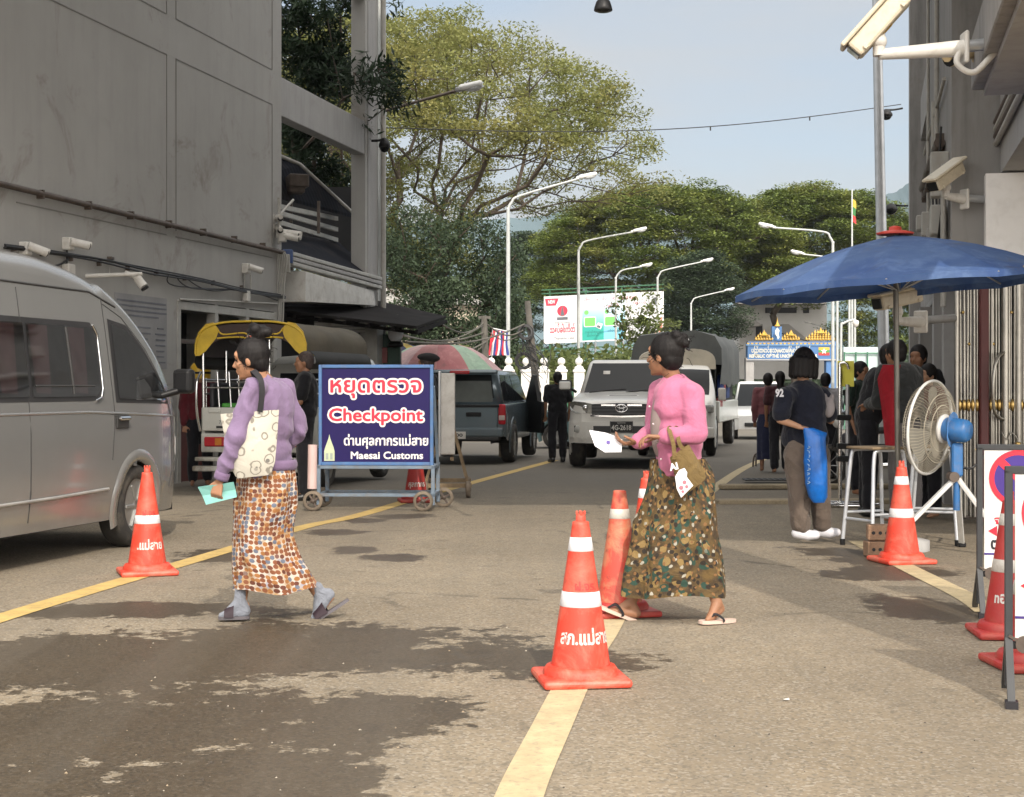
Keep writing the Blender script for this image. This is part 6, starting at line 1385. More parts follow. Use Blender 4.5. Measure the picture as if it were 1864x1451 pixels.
# ------------------------------------------------------------------ no parking boards
M_pf = pm('board_frame_dark', (.035, .037, .040), .5, var=.3, vs=8); M_pb = pm('board_white', (.66, .66, .64), .45, var=.08, dirt=.3); M_pur = pm('sign_purple', (.05, .025, .20), .4); M_ring = pm('sign_ring_red', (.62, .025, .05), .4); M_ink2 = pm('sign_black', (.015, .014, .018), .5)
def no_parking(p, rz, label, W=.42, top=.95, bot=.25, cz=.775, cr=.16):
    t = thing('no_parking_board', label, 'sign board', p, rz, 'no parking boards at the right edge'); w2 = W/2
    m = MB(); m.box((w2, 0, (top+bot)/2), (W-.05, .02, top-bot-.02), M_pb)
    def disc(r, mat, d, r0=0):
        n = 40
        if r0: vs = [(w2+rr*math.cos(2*math.pi*k/n), d, cz+rr*math.sin(2*math.pi*k/n)) for k in range(n) for rr in (r0, r)]; m.add(vs, [[2*k, 2*k+1, (2*k+3) % (2*n), (2*k+2) % (2*n)] for k in range(n)], mat)
        else: m.poly([(w2+r*math.cos(2*math.pi*k/n), d, cz+r*math.sin(2*math.pi*k/n)) for k in range(n)], mat)
    disc(cr*.88, M_pur, -.0125); disc(cr, M_ring, -.014, cr*.82)
    a = R(135); dx, dz = math.cos(a), math.sin(a); nx, nz = -dz*.022, dx*.022
    m.poly([(w2+dx*cr*.9+nx, -.0145, cz+dz*cr*.9+nz), (w2+dx*cr*.9-nx, -.0145, cz+dz*cr*.9-nz), (w2-dx*cr*.9-nx, -.0145, cz-dz*cr*.9-nz), (w2-dx*cr*.9+nx, -.0145, cz-dz*cr*.9+nz)], M_ring)
    m.text('จุดตรวจ', FRONT(w2, -.0125, .535), .06, M_ring, width=.26, off=.002)
    m.poly([(.045, -.0125, .475), (.095, -.0125, .505), (.095, -.0125, .445)], M_ring); m.box((w2+.02, -.0115, .475), (W*.58, .003, .014), M_ring)
    m.text('ตลอดแนว', FRONT(w2, -.0125, .40), .085, M_ink2, width=W-.12, off=.003)
    m.box((w2, -.011, .345), (W-.05, .004, .010), M_pur)
    m.build('panel', t)
    m = MB()
    for x in (0, W): m.box((x, 0, top/2+.03), (.032, .035, top-.06), M_pf, bev=.003)
    m.box((w2, 0, top), (W+.032, .035, .032), M_pf, bev=.003); m.box((w2, 0, bot-.02), (W-.03, .03, .03), M_pf, bev=.003); m.build('frame', t)
    for x in (0, W): m = MB(); m.beam((x, 0, .26), (x, -.16, .02), .03, .03, M_pf); m.beam((x, 0, .26), (x, .22, .02), .03, .03, M_pf); m.box((x, -.16, .015), (.05, .06, .03), M_ink2); m.build('leg', t)
    m = MB(); m.cyl((.06, -.012, .235), (.06, -.03, .235), .035, M_iron, 14); m.beam((.0, -.02, .27), (.06, -.026, .235), .012, .01, M_iron); m.build('latch', t)
    return t
q1, q2 = G(1783, 1118), G(1836, 1275)
no_parking(q1, R(-10), 'white no parking board in a dark frame, the farther of two at the right edge')
no_parking(q2, R(-14), 'white no parking board in a dark frame, the nearer one cut by the right edge')
# ------------------------------------------------------------------ fan
Yf = 12.0; fn = thing('industrial_fan', 'large standing fan with blue motor and white tripod beneath the umbrella', 'fan', (X(1715, Yf), Yf, 0))
M_fblue = pm('fan_blue', (.025, .13, .34), .45, var=.2, vs=10, dirt=.25); M_fw = pm('fan_white', (.62, .62, .60), .45, var=.1, dirt=.2); M_wire = pm('dusty_wire', (.42, .38, .30), .6)
c0 = P(1693, 778, Yf)-fn.location; ax = V(-.74, .66, .08).normalized(); q = ax.to_track_quat('Z', 'X').to_matrix().to_4x4(); T = Matrix.Translation(c0) @ q
m = MB(); RR = .365
m.tube([T @ Vector((RR*math.cos(2*math.pi*k/40), RR*math.sin(2*math.pi*k/40), 0)) for k in range(40)], .012, M_fw, 6, closed=True); m.build('guard_rim', fn)
m = MB()
for k in range(84):
    a = 2*math.pi*k/84; c, s_ = math.cos(a), math.sin(a)
    for sgn, dz in ((1, .11), (-1, .10)):
        pts = [(.07, sgn*dz), (.22, sgn*dz*.95), (.32, sgn*dz*.65), (RR, 0)]; m.tube([T @ Vector((r*c, r*s_, z)) for r, z in pts], .0019, M_wire, 3, caps=False)
for r, z in ((.07, .11), (.15, .108), (.22, .104), (.29, .082), (.07, -.10), (.18, -.097), (.27, -.085)): m.tube([T @ Vector((r*math.cos(2*math.pi*k/32), r*math.sin(2*math.pi*k/32), z)) for k in range(32)], .0035, M_wire, 4, closed=True)
m.build('guard', fn)
m = MB(); M_bl = pm('fan_blade', (.20, .19, .16), .5, var=.2)
for k in range(3):
    g = []
    for i in range(7):
        r = .05+.27*i/6; w = .55+.5*math.sin(math.pi*i/6*.8)
        g.append([T @ Vector((r*math.cos(2.09*k+u*w), r*math.sin(2.09*k+u*w), .03*u*2)) for u in (-.5, -.25, 0, .25, .5)])
    m.grid(g, M_bl)
m.lathe([(.001, .05), (.05, .04), (.055, -.03), (.001, -.03)], M_bl, 16, T); m.build('blade', fn)
m = MB(); m.lathe([(.075, -.10), (.11, -.10), (.115, -.125), (.08, -.13)], M_fw, 28, T); m.lathe([(.075, -.12), (.092, -.14), (.092, -.24), (.088, -.30), (.07, -.325), (.001, -.33)], M_fblue, 28, T)
for k in range(24): a = 2*math.pi*k/24; m.box(T @ Vector((.093*math.cos(a), .093*math.sin(a), -.19)), (.008, .008, .09), M_fblue, M=None)
m.build('motor', fn)
m = MB(); mo = T @ Vector((0, 0, -.2)); bx0 = V(mo.x+.02, mo.y, mo.z); m.box((bx0.x, bx0.y, bx0.z-.23), (.085, .07, .26), M_fblue, bev=.012); m.cyl((bx0.x, bx0.y, bx0.z-.36), (bx0.x, bx0.y, bx0.z-.62), .026, M_fblue, 12); m.build('bracket', fn)
m = MB(); hubp = V(bx0.x+.0, bx0.y, .60); m.cyl(hubp+V(-.03, -.05, 0), hubp+V(-.03, .05, 0), .04, M_iron, 14); m.build('pivot', fn)
for dx, dy in ((-.62, -.12), (.36, -.26), (.2, .55)):
    m = MB(); m.beam(hubp, (hubp.x+dx, hubp.y+dy, .025), .045, .03, M_fw, .004); m.box((hubp.x+dx, hubp.y+dy, .02), (.06, .06, .04), M_black, bev=.008); m.build('leg', fn)
m = MB(); m.tube(curve([bx0+V(0, 0, -.26), bx0+V(.12, .05, -.3), bx0+V(.25, .1, -.2), bx0+V(.42, .5, -.15)], 6), .01, M_cable, 5); m.build('power_cable', fn)
# ------------------------------------------------------------------ bar stools
M_alu = pm('aluminium_tube', (.55, .57, .60), .35, metal=.4, var=.12)
def stool(p, rz, label, sc=1):
    t = thing('high_stool', label, 'stool', p, rz, 'high stools beside the folding gate', sc)
    m = MB(); m.box((0, 0, .80), (.36, .36, .022), M_wood, bev=.006); m.build('seat', t)
    for y in (-.15, .15):
        m = MB(); m.tube(curve([(-.20, y*1.3, .02), (-.17, y*1.12, .45), (-.145, y, .73), (-.11, y, .78), (0, y, .785), (.11, y, .78), (.145, y, .73), (.17, y*1.12, .45), (.20, y*1.3, .02)], 6), .0165, M_alu, 9)
        for x in (-.20, .20): m.cyl((x, y*1.3, 0), (x, y*1.3, .05), .021, M_black, 10)
        m.build('leg', t)
    m = MB()
    for y in (-.175, .175): m.cyl((-.175, y, .27), (.175, y, .27), .012, M_alu, 8)
    for x in (-.18, .18): m.cyl((x, -.175, .22), (x, .175, .22), .012, M_alu, 8)
    m.build('footrest', t)
stool((X(1597, 12.5), 12.5, 0), R(24), 'white legged high stool with a worn wooden seat beside the bricks')
stool((X(1703, 12.7), 12.75, 0), R(-20), 'white legged high stool standing behind the fan tripod')
M_brick = pm('clay_block', (.30, .185, .115), .9, var=.3, vs=7, fine=.4, bump=.4)
a = G(1601, 1015)
for k, (dz, rz, lb_) in enumerate(((.06, .1, 'brown clay block lying on the ground beside the orange red cone'), (.185, -.12, 'brown clay block stacked on top of another beside the cone'))):
    m = MB(); m.box((0, 0, 0), (.185, .13, .118), M_brick, bev=.008)
    for i in range(3): m.cyl((-.05+i*.05, -.064, .0), (-.05+i*.05, -.0665, .0), .014, M_dark, 8)
    m.build('clay_block', loc=(a.x+.015*k, a.y+.07, dz), rz=rz, label=lb_, cat='brick')
# ------------------------------------------------------------------ barrier stand with yellow notice
p = G(1534, 922); t = thing('barrier_stand', 'stainless barrier stand with black clips and a yellow notice on top', 'stand', p)
m = MB(); Yb_ = p.y
for dx, zt in ((-.03, Zp(668, Yb_)), (.05, Zp(700, Yb_))): m.tube([(dx, 0, .05), (dx, 0, zt)], .022, M_chr if dx < 0 else M_steel, 12)
m.tube(curve([(-.03, 0, Zp(668, Yb_)), (-.03, 0, Zp(662, Yb_)), (.03, -.02, Zp(661, Yb_)), (.06, -.02, Zp(672, Yb_))], 5), .016, M_chr, 8); m.build('post', t)
m = MB()
for z in (Zp(760, Yb_), Zp(812, Yb_), Zp(835, Yb_)): m = MB(); m.box((.01, -.01, z), (.15, .09, .06), M_black, bev=.01); m.build('clip', t)
m = MB()
for y in (-.2, .2): m.tube(curve([(-.22, y, .08), (-.25, y, .03), (-.15, y, .025), (.3, y, .025), (.36, y, .05)], 5), .024, M_chr, 10)
m.tube([(-.0, -.2, .03), (-.0, .2, .03)], .022, M_chr, 8); m.build('base', t)
m = MB(); x0, x1 = X(1526, Yb_)-p.x, X(1556, Yb_)-p.x; z0, z1 = Zp(704, Yb_), Zp(657, Yb_); M_yn = pm('yellow_notice', (.80, .74, .10), .5, var=.08)
m.box(((x0+x1)/2, .04, (z0+z1)/2), (x1-x0, .015, z1-z0), M_yn, bev=.003); m.build('notice', t)
m = MB(); q = P(1553, 660, 24)
# ------------------------------------------------------------------ motorbike parked behind the stand
p = V(X(1592, 20.0), 20.0, gz(20)); t = thing('motorcycle', 'dark parked motorcycle behind the barrier stand', 'motorcycle', p, R(158))
for x in (.62, -.62):
    m = MB(); T = Matrix.Translation((x, 0, .28)) @ Matrix.Rotation(R(90), 4, 'X'); m.lathe([(.22, -.035), (.27, -.03), (.285, 0), (.27, .03), (.22, .035)], M_tyre, 28, T, caps=False); o_ = m.build('wheel', t)
    m = MB(); m.lathe([(.22, -.02), (.22, .02)], M_rim, 24, T, caps=False); m.lathe([(.04, -.04), (.04, .04)], M_rim, 12, T)
    for k in range(8): a = 2*math.pi*k/8; m.tube([T @ Vector((.04*math.cos(a), .04*math.sin(a), 0)), T @ Vector((.22*math.cos(a), .22*math.sin(a), 0))], .006, M_rim, 5)
    m.build('rim', o_)
m = MB(); m.tube(curve([(.62, 0, .28), (.5, 0, .62), (.42, 0, .92)], 5), .035, M_black, 8); m.box((-.05, 0, .45), (.5, .2, .25), M_black, bev=.06); m.box((.25, 0, .55), (.25, .3, .4), pm('bike_grey', (.06, .06, .07), .35), (0, .4, 0), .06); m.box((-.45, 0, .62), (.5, .2, .16), pm('bike_grey', (.06, .06, .07), .35), (0, .15, 0), .05); m.tube([(-.1, .12, .3), (-.75, .14, .34)], .04, M_chr, 10); m.build('body', t)
m = MB(); m.box((-.25, 0, .76), (.65, .24, .09), M_seam, (0, .05, 0), .04); m.build('seat', t)
m = MB(); m.tube(curve([(.34, -.34, .98), (.38, -.2, 1.02), (.42, 0, .96), (.38, .2, 1.02), (.34, .34, .98)], 5), .014, M_chr, 8)
for y in (-.3, .3): m.tube([(.34, y*1.1, .98), (.30, y*1.35, .97)], .019, M_black, 8); m.tube([(.38, y*.8, 1.0), (.42, y*1.15, .97)], .007, M_chr, 6); m.tube([(.37, y*.7, 1.02), (.34, y*.9, 1.2)], .006, M_black, 5); m.box((.34, y*.95, 1.24), (.03, .1, .08), M_black, bev=.015)
m.build('handlebar', t)
m = MB(); m.ball((.47, 0, .86), (.08, .09, .09), pm('headlamp_glass', (.6, .6, .58), .15)); m.build('headlight', t)
m = MB(); b0 = G(1390, 852); m.tube(curve([(-.18, 0, .02), (-.15, 0, .22), (0, 0, .26), (.15, 0, .22), (.18, 0, .02)], 5), .015, M_iron, 6); m.tube(curve([(-.10, .2, .02), (-.08, .2, .18), (.05, .2, .22), (.2, .2, .18), (.24, .2, .02)], 5), .015, M_iron, 6); m.tube([(-.15, 0, .2), (-.08, .2, .17)], .012, M_iron, 5)
m.build('wire_rack', loc=b0, label='small rusty wire rack on the road behind the walking pair', cat='rack')

# ------------------------------------------------------------------ grit and scraps on the road
rng = np.random.default_rng(77); m = MB(); gm = (pm('grit_pale', (.28, .25, .20), .9), pm('grit_dark', (.07, .06, .05), .9), pm('grit_tan', (.27, .21, .14), .9))
for k in range(900):
    y = 4.6+10*rng.random()**1.6; x = rng.uniform(-.36, .36)*y; r = (.0022+.0055*rng.random()**3); a = rng.uniform(0, 6.28)
    vs = [(x+r*math.cos(a+i*2.09)*rng.uniform(.7, 1.3), y+r*math.sin(a+i*2.09)*rng.uniform(.7, 1.3), 0) for i in range(3)]+[(x+r*.2, y, r*rng.uniform(.5, .9))]
    m.add(vs, [[0, 1, 3], [1, 2, 3], [2, 0, 3]], gm[int(rng.integers(0, 3))])
m.build('gravel', kind='stuff', label='loose grit scattered on the dusty road')
m = MB(); a = G(1431, 1276); m.poly([(a.x-.012, a.y-.01, .008), (a.x+.012, a.y-.012, .006), (a.x+.014, a.y+.01, .011), (a.x-.01, a.y+.012, .006)], M_white); m.build('paper_scrap', label='tiny white scrap of paper on the bare road right of the centre line', cat='litter')
# ------------------------------------------------------------------ people
def skin_mat(name, col):
    b = NB(name); c = b.mix(b.ramp(b.noise(9, 4), .35, .7), tuple(x*.84 for x in col), col); b.set('Base Color', c); b.set('Roughness', .5); b.set('Specular IOR Level', .35)
    b.b.inputs['Subsurface Weight'].default_value = .12; b.b.inputs['Subsurface Radius'].default_value = (.012, .005, .003); return b.m
SK1 = skin_mat('skin_tan', (.36, .185, .105)); SK2 = skin_mat('skin_brown', (.30, .150, .085)); SK3 = skin_mat('skin_light', (.42, .235, .145))
def hair_mat(name, col):
    b = NB(name); w = b.n('ShaderNodeMapping', Vector=b.obj); w.inputs['Scale'].default_value = (40, 40, 6); f = b.noise(3, 5, .6, vec=w.outputs[0])
    b.set('Base Color', b.mix(b.ramp(f, .4, .65), col, tuple(x*2.2 for x in col))); b.set('Roughness', .58); b.set('Specular IOR Level', .22); b.bump(f, .6, .004); return b.m
HAIR = hair_mat('black_hair', (.006, .005, .005)); HAIR2 = hair_mat('cropped_hair', (.035, .025, .022))
def cloth(name, col, var=.15, wr=.5, ws=7, fine=.12, fs=220, rough=.9):
    if name in MATS: return MATS[name]
    b = NB(name); n1 = b.noise(ws, 4, .55, dist=1.2); c = b.mix(b.ramp(n1, .3, .7), tuple(x*(1-var) for x in col), col); f = b.noise(fs, 2)
    c = b.mix(b.math('MULTIPLY', b.ramp(f, .4, .6), fine), c, tuple(x*.6 for x in col)); b.set('Base Color', c); b.set('Roughness', rough); b.set('Specular IOR Level', .2); b.set('Sheen Weight', .15)
    h = b.math('ADD', b.math('MULTIPLY', n1, 1.0), b.math('MULTIPLY', f, .02)); bp = b.n('ShaderNodeBump', Height=h, Strength=wr, Distance=.05); b.l(bp.outputs['Normal'], b.b.inputs['Normal']); MATS[name] = b.m; return b.m
def cap(m, a, b, ra, rb, mat, n=12):
    a, b = Vector(a), Vector(b); m.ball(a, ra, mat, n, 8); m.ball(b, rb, mat, n, 8); d = b-a; k = 5
    if d.length > 1e-4: m.tube([a+d*i/k for i in range(k+1)], [ra+(rb-ra)*i/k for i in range(k+1)], mat, n)
def ell(m, c, f, u, r, mat, n=16):
    """ellipsoid with axes along side, forward f, up u"""
    f = Vector(f).normalized(); u = (Vector(u)-f*f.dot(Vector(u))).normalized(); s_ = f.cross(u)
    M_ = Matrix(((s_.x, f.x, u.x, c[0]), (s_.y, f.y, u.y, c[1]), (s_.z, f.z, u.z, c[2]), (0, 0, 0, 1))); m.ball((0, 0, 0), r, mat, n, 10, M=M_)
def hand(m, w, d, n, mat, side, k=1.0, curl=.5, spread=1.0):
    """palm and five fingers: wrist w, direction d, palm faces n; side = +1 puts the thumb on d x n"""
    w, d = Vector(w), Vector(d).normalized(); n = (Vector(n)-d*d.dot(Vector(n))).normalized(); s_ = d.cross(n)*side
    for i in range(4): cap(m, w+d*.012*k+s_*(1.5-i)*.010*k, w+d*.082*k+s_*(1.5-i)*.0185*k*spread, .0135*k, .0115*k, mat, 8)
    for i, ln in enumerate((.92, 1.0, .95, .76)):
        p = w+d*.085*k+s_*(1.5-i)*.0195*k*spread; a = .25; c = curl*(1+.12*i)
        for seg, r in ((.040, .0088), (.026, .0080), (.021, .0070)):
            a += c; q = p+(d*math.cos(a)+n*math.sin(a))*seg*ln*k+s_*(1.5-i)*.002*k; cap(m, p, q, r*k, r*.93*k, mat, 8); p = q
    p = w+d*.022*k+s_*.022*k
    for seg, r, v in ((.042, .0125, d*.55+s_*.75+n*.25), (.032, .0105, d*.8+s_*.35+n*.45), (.026, .009, d*.9+n*.5)): q = p+v.normalized()*seg*k; cap(m, p, q, r*k, r*.9*k, mat, 8); p = q
def head(m, c, f, u, mat, k=1.0):
    c, f = Vector(c), Vector(f).normalized(); u = (Vector(u)-f*f.dot(Vector(u))).normalized(); s_ = f.cross(u); A = lambda a, b, d: c+(s_*a+f*b+u*d)*k
    ell(m, A(0, -.012, .018), f, u, (.073*k, .092*k, .092*k), mat); ell(m, A(0, .022, -.035), f, u, (.060*k, .066*k, .078*k), mat); ell(m, A(0, .040, -.085), f, u, (.040*k, .040*k, .028*k), mat)
    ell(m, A(0, .066, .035), f, u, (.052*k, .024*k, .032*k), mat); cap(m, A(0, .086, .008), A(0, .104, -.026), .0075*k, .0115*k, mat, 8)
    for sg in (-1, 1): ell(m, A(sg*.012, .093, -.032), f, u, (.009*k, .008*k, .007*k), mat, 8); ell(m, A(sg*.038, .055, -.022), f, u, (.024*k, .022*k, .024*k), mat); ell(m, A(sg*.073, -.012, -.012), f, u, (.011*k, .020*k, .032*k), mat, 10)
    ell(m, A(0, .083, -.058), f, u, (.024*k, .013*k, .0075*k), mat, 10); ell(m, A(0, .080, -.070), f, u, (.020*k, .013*k, .008*k), mat, 10); ell(m, A(0, .066, -.098), f, u, (.020*k, .018*k, .016*k), mat, 10)
    return A
def figure(t, J, skin, top, bottom=None, hair=HAIR, style='short', voxel=.008, sleeve='long', k=1.0, fwd=(0, 1, 0), hfwd=None, hup=(0, 0, 1), bulk=1.0, hands=True, shoes=None, legs=True, curl=.5, palms=None, hem=None, trouser_r=1.0, eyes=True, tvox=None, lk=1.0, fk=1.0, wrk=(.010, 9, (1, 1, .8), 1.7)):
    """one continuous body plus clothing; J holds joints in the thing's space"""
    J = {a: Vector(b) for a, b in J.items()}; F_ = Vector(fwd).normalized(); S_ = F_.cross(V(0, 0, 1)).normalized(); hf = Vector(hfwd or fwd)
    m = MB(); A = head(m, J['head'], hf, hup, skin, k)
    cap(m, A(0, -.03, -.05), J['neck'], .046*k, .052*k, skin)
    ch, pe = J['chest'], J['pelvis']; cap(m, J['neck'], ch, .055*k, .085*k, skin); cap(m, ch, pe, .085*k, .09*k, skin)
    for sd in 'LR':
        sh, el, wr = J['sh'+sd], J['el'+sd], J['wr'+sd]; cap(m, J['neck']-V(0, 0, .02), sh, .04*k, .045*k, skin); cap(m, sh, el, .043*k, .034*k, skin); cap(m, el, wr, .035*k, .0235*k, skin)
        pd, pn, sg = (palms or {}).get(sd, (wr-el, F_ if abs((wr-el).normalized().dot(F_)) < .8 else V(0, 0, -1), 1 if sd == 'L' else -1))
        if hands: hand(m, wr, pd, pn, skin, sg, k, curl)
        else: cap(m, wr, wr+(wr-el).normalized()*.10*k, .026*k, .018*k, skin)
        if legs:
            hp, kn, an, to = J['hp'+sd], J['kn'+sd], J['an'+sd], J['to'+sd]; cap(m, pe, hp, .09*k*lk, .085*k*lk, skin); cap(m, hp, kn, .078*k*lk, .055*k*lk, skin); cap(m, kn, kn.lerp(an, .35), .052*k*lk, .051*k*lk, skin); cap(m, kn.lerp(an, .35), an, .050*k*lk, .033*k, skin)
            fd = (to-an); hl = an-(fd-V(0, 0, fd.z)).normalized()*.03*k+V(0, 0, -.035*k) if 'he'+sd not in J else J['he'+sd]
            kf = k*fk; cap(m, an, hl, .033*kf, .030*kf, skin, 10); cap(m, hl, to.lerp(hl, .3), .030*kf, .028*kf, skin, 10); cap(m, an, to.lerp(hl, .3), .033*kf, .024*kf, skin, 10); cap(m, to.lerp(hl, .3), to, .026*kf, .016*kf, skin, 10)
    soft(m, 'body', voxel, t, 3)
    if eyes:
        m = MB()
        for sg in (-1, 1): ell(m, A(sg*.031, .0755, .006), hf, hup, (.0125*k, .007*k, .0055*k), M_black, 8); cap(m, A(sg*.018, .086, .030), A(sg*.048, .074, .032), .0035*k, .003*k, HAIR, 6)
        m.build('eye', t)
    # hair
    m = MB(); B = lambda a, b, d: A(a, b, d)
    if style in ('short', 'crop', 'bun', 'bob', 'long'):
        e = .006 if style == 'crop' else .014
        ell(m, B(0, -.024, .034), hf, hup, ((.074+e)*k, (.092+e)*k, (.092+e)*k), hair); ell(m, B(0, -.055, -.02), hf, hup, ((.066+e*.6)*k, (.052+e)*k, (.07)*k), hair)
        for sg in (-1, 1): ell(m, B(sg*.058, -.03, .02), hf, hup, (.024*k, .06*k, .055*k), hair, 10)
    if style == 'bun':
        for a, b, d, r in ((0, -.10, .085, .05), (.02, -.115, .10, .035), (-.025, -.10, .115, .03), (.0, -.075, .12, .03), (.01, -.14, .07, .025)): ell(m, B(a, b, d), hf, hup, (r*k, r*k*.9, r*k), hair, 12)
    if style == 'bunhigh':
        e = .012; ell(m, B(0, -.026, .034), hf, hup, (.086*k, .104*k, .104*k), hair); ell(m, B(0, -.06, -.02), hf, hup, (.068*k, .058*k, .07*k), hair)
        for sg in (-1, 1): ell(m, B(sg*.060, -.02, .01), hf, hup, (.022*k, .05*k, .06*k), hair, 10); cap(m, B(sg*.07, .028, .02), B(sg*.072, .024, -.02), .007*k, .003*k, hair, 6)
        for a, b, d, r in ((0, -.075, .150, .052), (.025, -.09, .165, .04), (-.03, -.07, .175, .036), (.0, -.05, .19, .032), (.01, -.125, .15, .036), (0, -.03, .165, .03)): ell(m, B(a, b, d), hf, hup, (r*k, r*k*.95, r*k*.9), hair, 12)
    if style == 'bob':
        ell(m, B(0, -.02, .02), hf, hup, (.098*k, .112*k, .11*k), hair)
        for a in range(-5, 6): an = a*.42; cap(m, B(.086*math.sin(an), -.02-.10*math.cos(an), .02), B(.092*math.sin(an), -.02-.108*math.cos(an), -.105), .034*k, .026*k, hair, 8)
        for sg in (-1, 1): cap(m, B(sg*.082, .03, .03), B(sg*.085, .04, -.10), .026*k, .02*k, hair, 8)
    if style == 'long': cap(m, B(0, -.07, 0), B(0, -.10, -.22), .06*k, .05*k, hair)
    if style != 'none': soft(m, 'hair', max(.006, voxel*.8) if voxel < .012 else .012, t, 3) if m.v and (m.mats or True) else None
    # top garment
    m = MB(); b = bulk*k; up = (ch-pe).normalized()
    ell(m, ch+up*.02*k, F_, up, (.175*b, .125*b, .17*b), top); ell(m, ch-up*.10*k, F_, up, (.165*b, .125*b, .16*b), top); ell(m, pe+up*.13*k, F_, up, (.165*b, .125*b, .13*b), top)
    he = pe+up*(.02*k) if hem is None else pe+up*hem; cap(m, he+up*.06*k+S_*.06*b, he+up*.06*k-S_*.06*b, .115*b, .115*b, top)
    cap(m, J['neck']-V(0, 0, .015), ch, .066*k, .11*b, top)
    for sd in 'LR':
        sh, el, wr = J['sh'+sd], J['el'+sd], J['wr'+sd]; cap(m, J['neck']-V(0, 0, .035), sh, .055*b, .064*b, top)
        if sleeve == 'long':
            cap(m, sh, el, .066*b, .056*b, top); e2 = el.lerp(wr, .86); cap(m, el, e2, .056*b, .043*b, top); cap(m, e2, el.lerp(wr, .93), .044*b, .037*b, top)
        else: cap(m, sh, sh.lerp(el, .72), .066*b, .064*b, top)
    soft(m, 'shirt', tvox or max(.009, voxel*1.15), t, 4, wr=wrk)
    if bottom and legs:
        m = MB(); r = trouser_r*k
        for sd in 'LR':
            hp, kn, an = J['hp'+sd], J['kn'+sd], J['an'+sd]; cap(m, pe+V(0, 0, .04), hp, .115*r, .105*r, bottom); cap(m, hp, kn, .103*r, .080*r, bottom); cap(m, kn, an+(kn-an)*.10, .080*r, .070*r, bottom)
        cap(m, pe+V(0, 0, .06*k)+S_*.06*r, pe+V(0, 0, .06*k)-S_*.06*r, .115*r, .115*r, bottom); soft(m, 'trousers', max(.010, voxel*1.2), t, 4, wr=(.012, 9, (1, 1, .45), 3.1))
    if shoes and legs:
        for sd in 'LR':
            m = MB(); an, to = J['an'+sd], J['to'+sd]; fd = to-an; hz = V(fd.x, fd.y, 0).normalized(); hl = an-hz*.035*k-V(0, 0, .04*k)
            cap(m, hl, to.lerp(hl, .35)-V(0, 0, .005), .045*k, .048*k, shoes); cap(m, to.lerp(hl, .35)-V(0, 0, .005), to+hz*.015, .048*k, .036*k, shoes); cap(m, an-V(0, 0, .01), hl, .05*k, .045*k, shoes); soft(m, 'shoe', .01, t, 2)
    return A
def skirt(t, rings, mat, amp=.05, nf=7, seed=0, name='skirt', n=96, drape=.05, inner=None):
    """rings: (centre, half width, half depth, fwd angle) top to bottom"""
    g = []; rnd = random.Random(seed); ph = [rnd.uniform(0, 6.28) for _ in range(4)]; pts = curve([V(*r[0]) for r in rings], 6); L_ = len(pts)
    hw = [q.x for q in curve([V(r[1], r[2], 0) for r in rings], 6)]; hd = [q.y for q in curve([V(r[1], r[2], 0) for r in rings], 6)]
    for i, c in enumerate(pts):
        f = i/(L_-1); row = []
        for j in range(n+1):
            a = 2*math.pi*j/n; w = 1+amp*(.25+f)*(math.sin(nf*a+ph[0]+1.5*f)+.6*math.sin((nf+4)*a+ph[1]-2*f))*.6
            w += drape*(1-abs(math.sin(1.5*a+ph[3]+3.2*f)))**3*math.sin(math.pi*min(1, f*1.2+.1))-drape*.45*(1-abs(math.sin(2.5*a+ph[2]-4.1*f)))**4
            z = .012*f*math.sin(3*a+ph[2])
            row.append((c.x+hw[i]*w*math.cos(a), c.y+hd[i]*w*math.sin(a), c.z+z))
        g.append(row)
    m = MB(); m.grid(g, mat); inn = [[((p[0]-c.x)*.975+c.x, (p[1]-c.y)*.975+c.y, p[2]) for p in row] for row, c in zip(g, pts)]; m.grid(inn[::-1], inner or mat); m.grid([g[-1], inn[-1]], mat)
    o = m.build(name, t); uv = o.data.uv_layers.new(name='cloth'); vc = [v.co for v in o.data.vertices]
    nr = len(g); acc = [0]
    for i in range(1, nr): acc.append(acc[-1]+abs(pts[i].z-pts[i-1].z))
    W_ = 2*math.pi*sum(hw)/len(hw)*.9
    for lp in o.data.loops:
        vi = lp.vertex_index % (nr*(n+1)) if lp.vertex_index < 2*nr*(n+1) else 0; uv.data[lp.index].uv = ((vi % (n+1))/n*W_, acc[min(vi//(n+1), nr-1)])
    return o
def dots_mat():
    b = NB('dotted_sarong'); u = b.n('ShaderNodeUVMap'); w = b.n('ShaderNodeTexNoise', Vector=b.obj, Scale=5.0, Detail=2)
    v = b.n('ShaderNodeTexVoronoi', Vector=u.outputs[0], Scale=39); v.voronoi_dimensions = '2D'; v.inputs['Randomness'].default_value = .42; d = v.outputs['Distance']; rc = b.n('ShaderNodeSeparateColor', Color=v.outputs['Color'])
    c = b.mix(b.ramp(rc.outputs[0], .22, .24), (.105, .12, .16), (.165, .055, .022)); c = b.mix(b.ramp(rc.outputs[1], .70, .72), c, (.27, .115, .035)); c = b.mix(b.ramp(rc.outputs[2], .82, .84), c, (.10, .03, .016))
    gr = b.mix(b.ramp(b.noise(11, 3), .42, .6), (.44, .39, .34), (.34, .21, .10)); gr = b.mix(b.ramp(b.noise(19, 2), .60, .66), gr, (.28, .27, .30))
    c = b.mix(b.ramp(d, .43, .50), c, gr); b.set('Base Color', c); b.set('Roughness', .85)
    n1 = b.noise(8, 4, .55, dist=1.0); bp = b.n('ShaderNodeBump', Height=n1, Strength=.6, Distance=.05); b.l(bp.outputs['Normal'], b.b.inputs['Normal']); return b.m
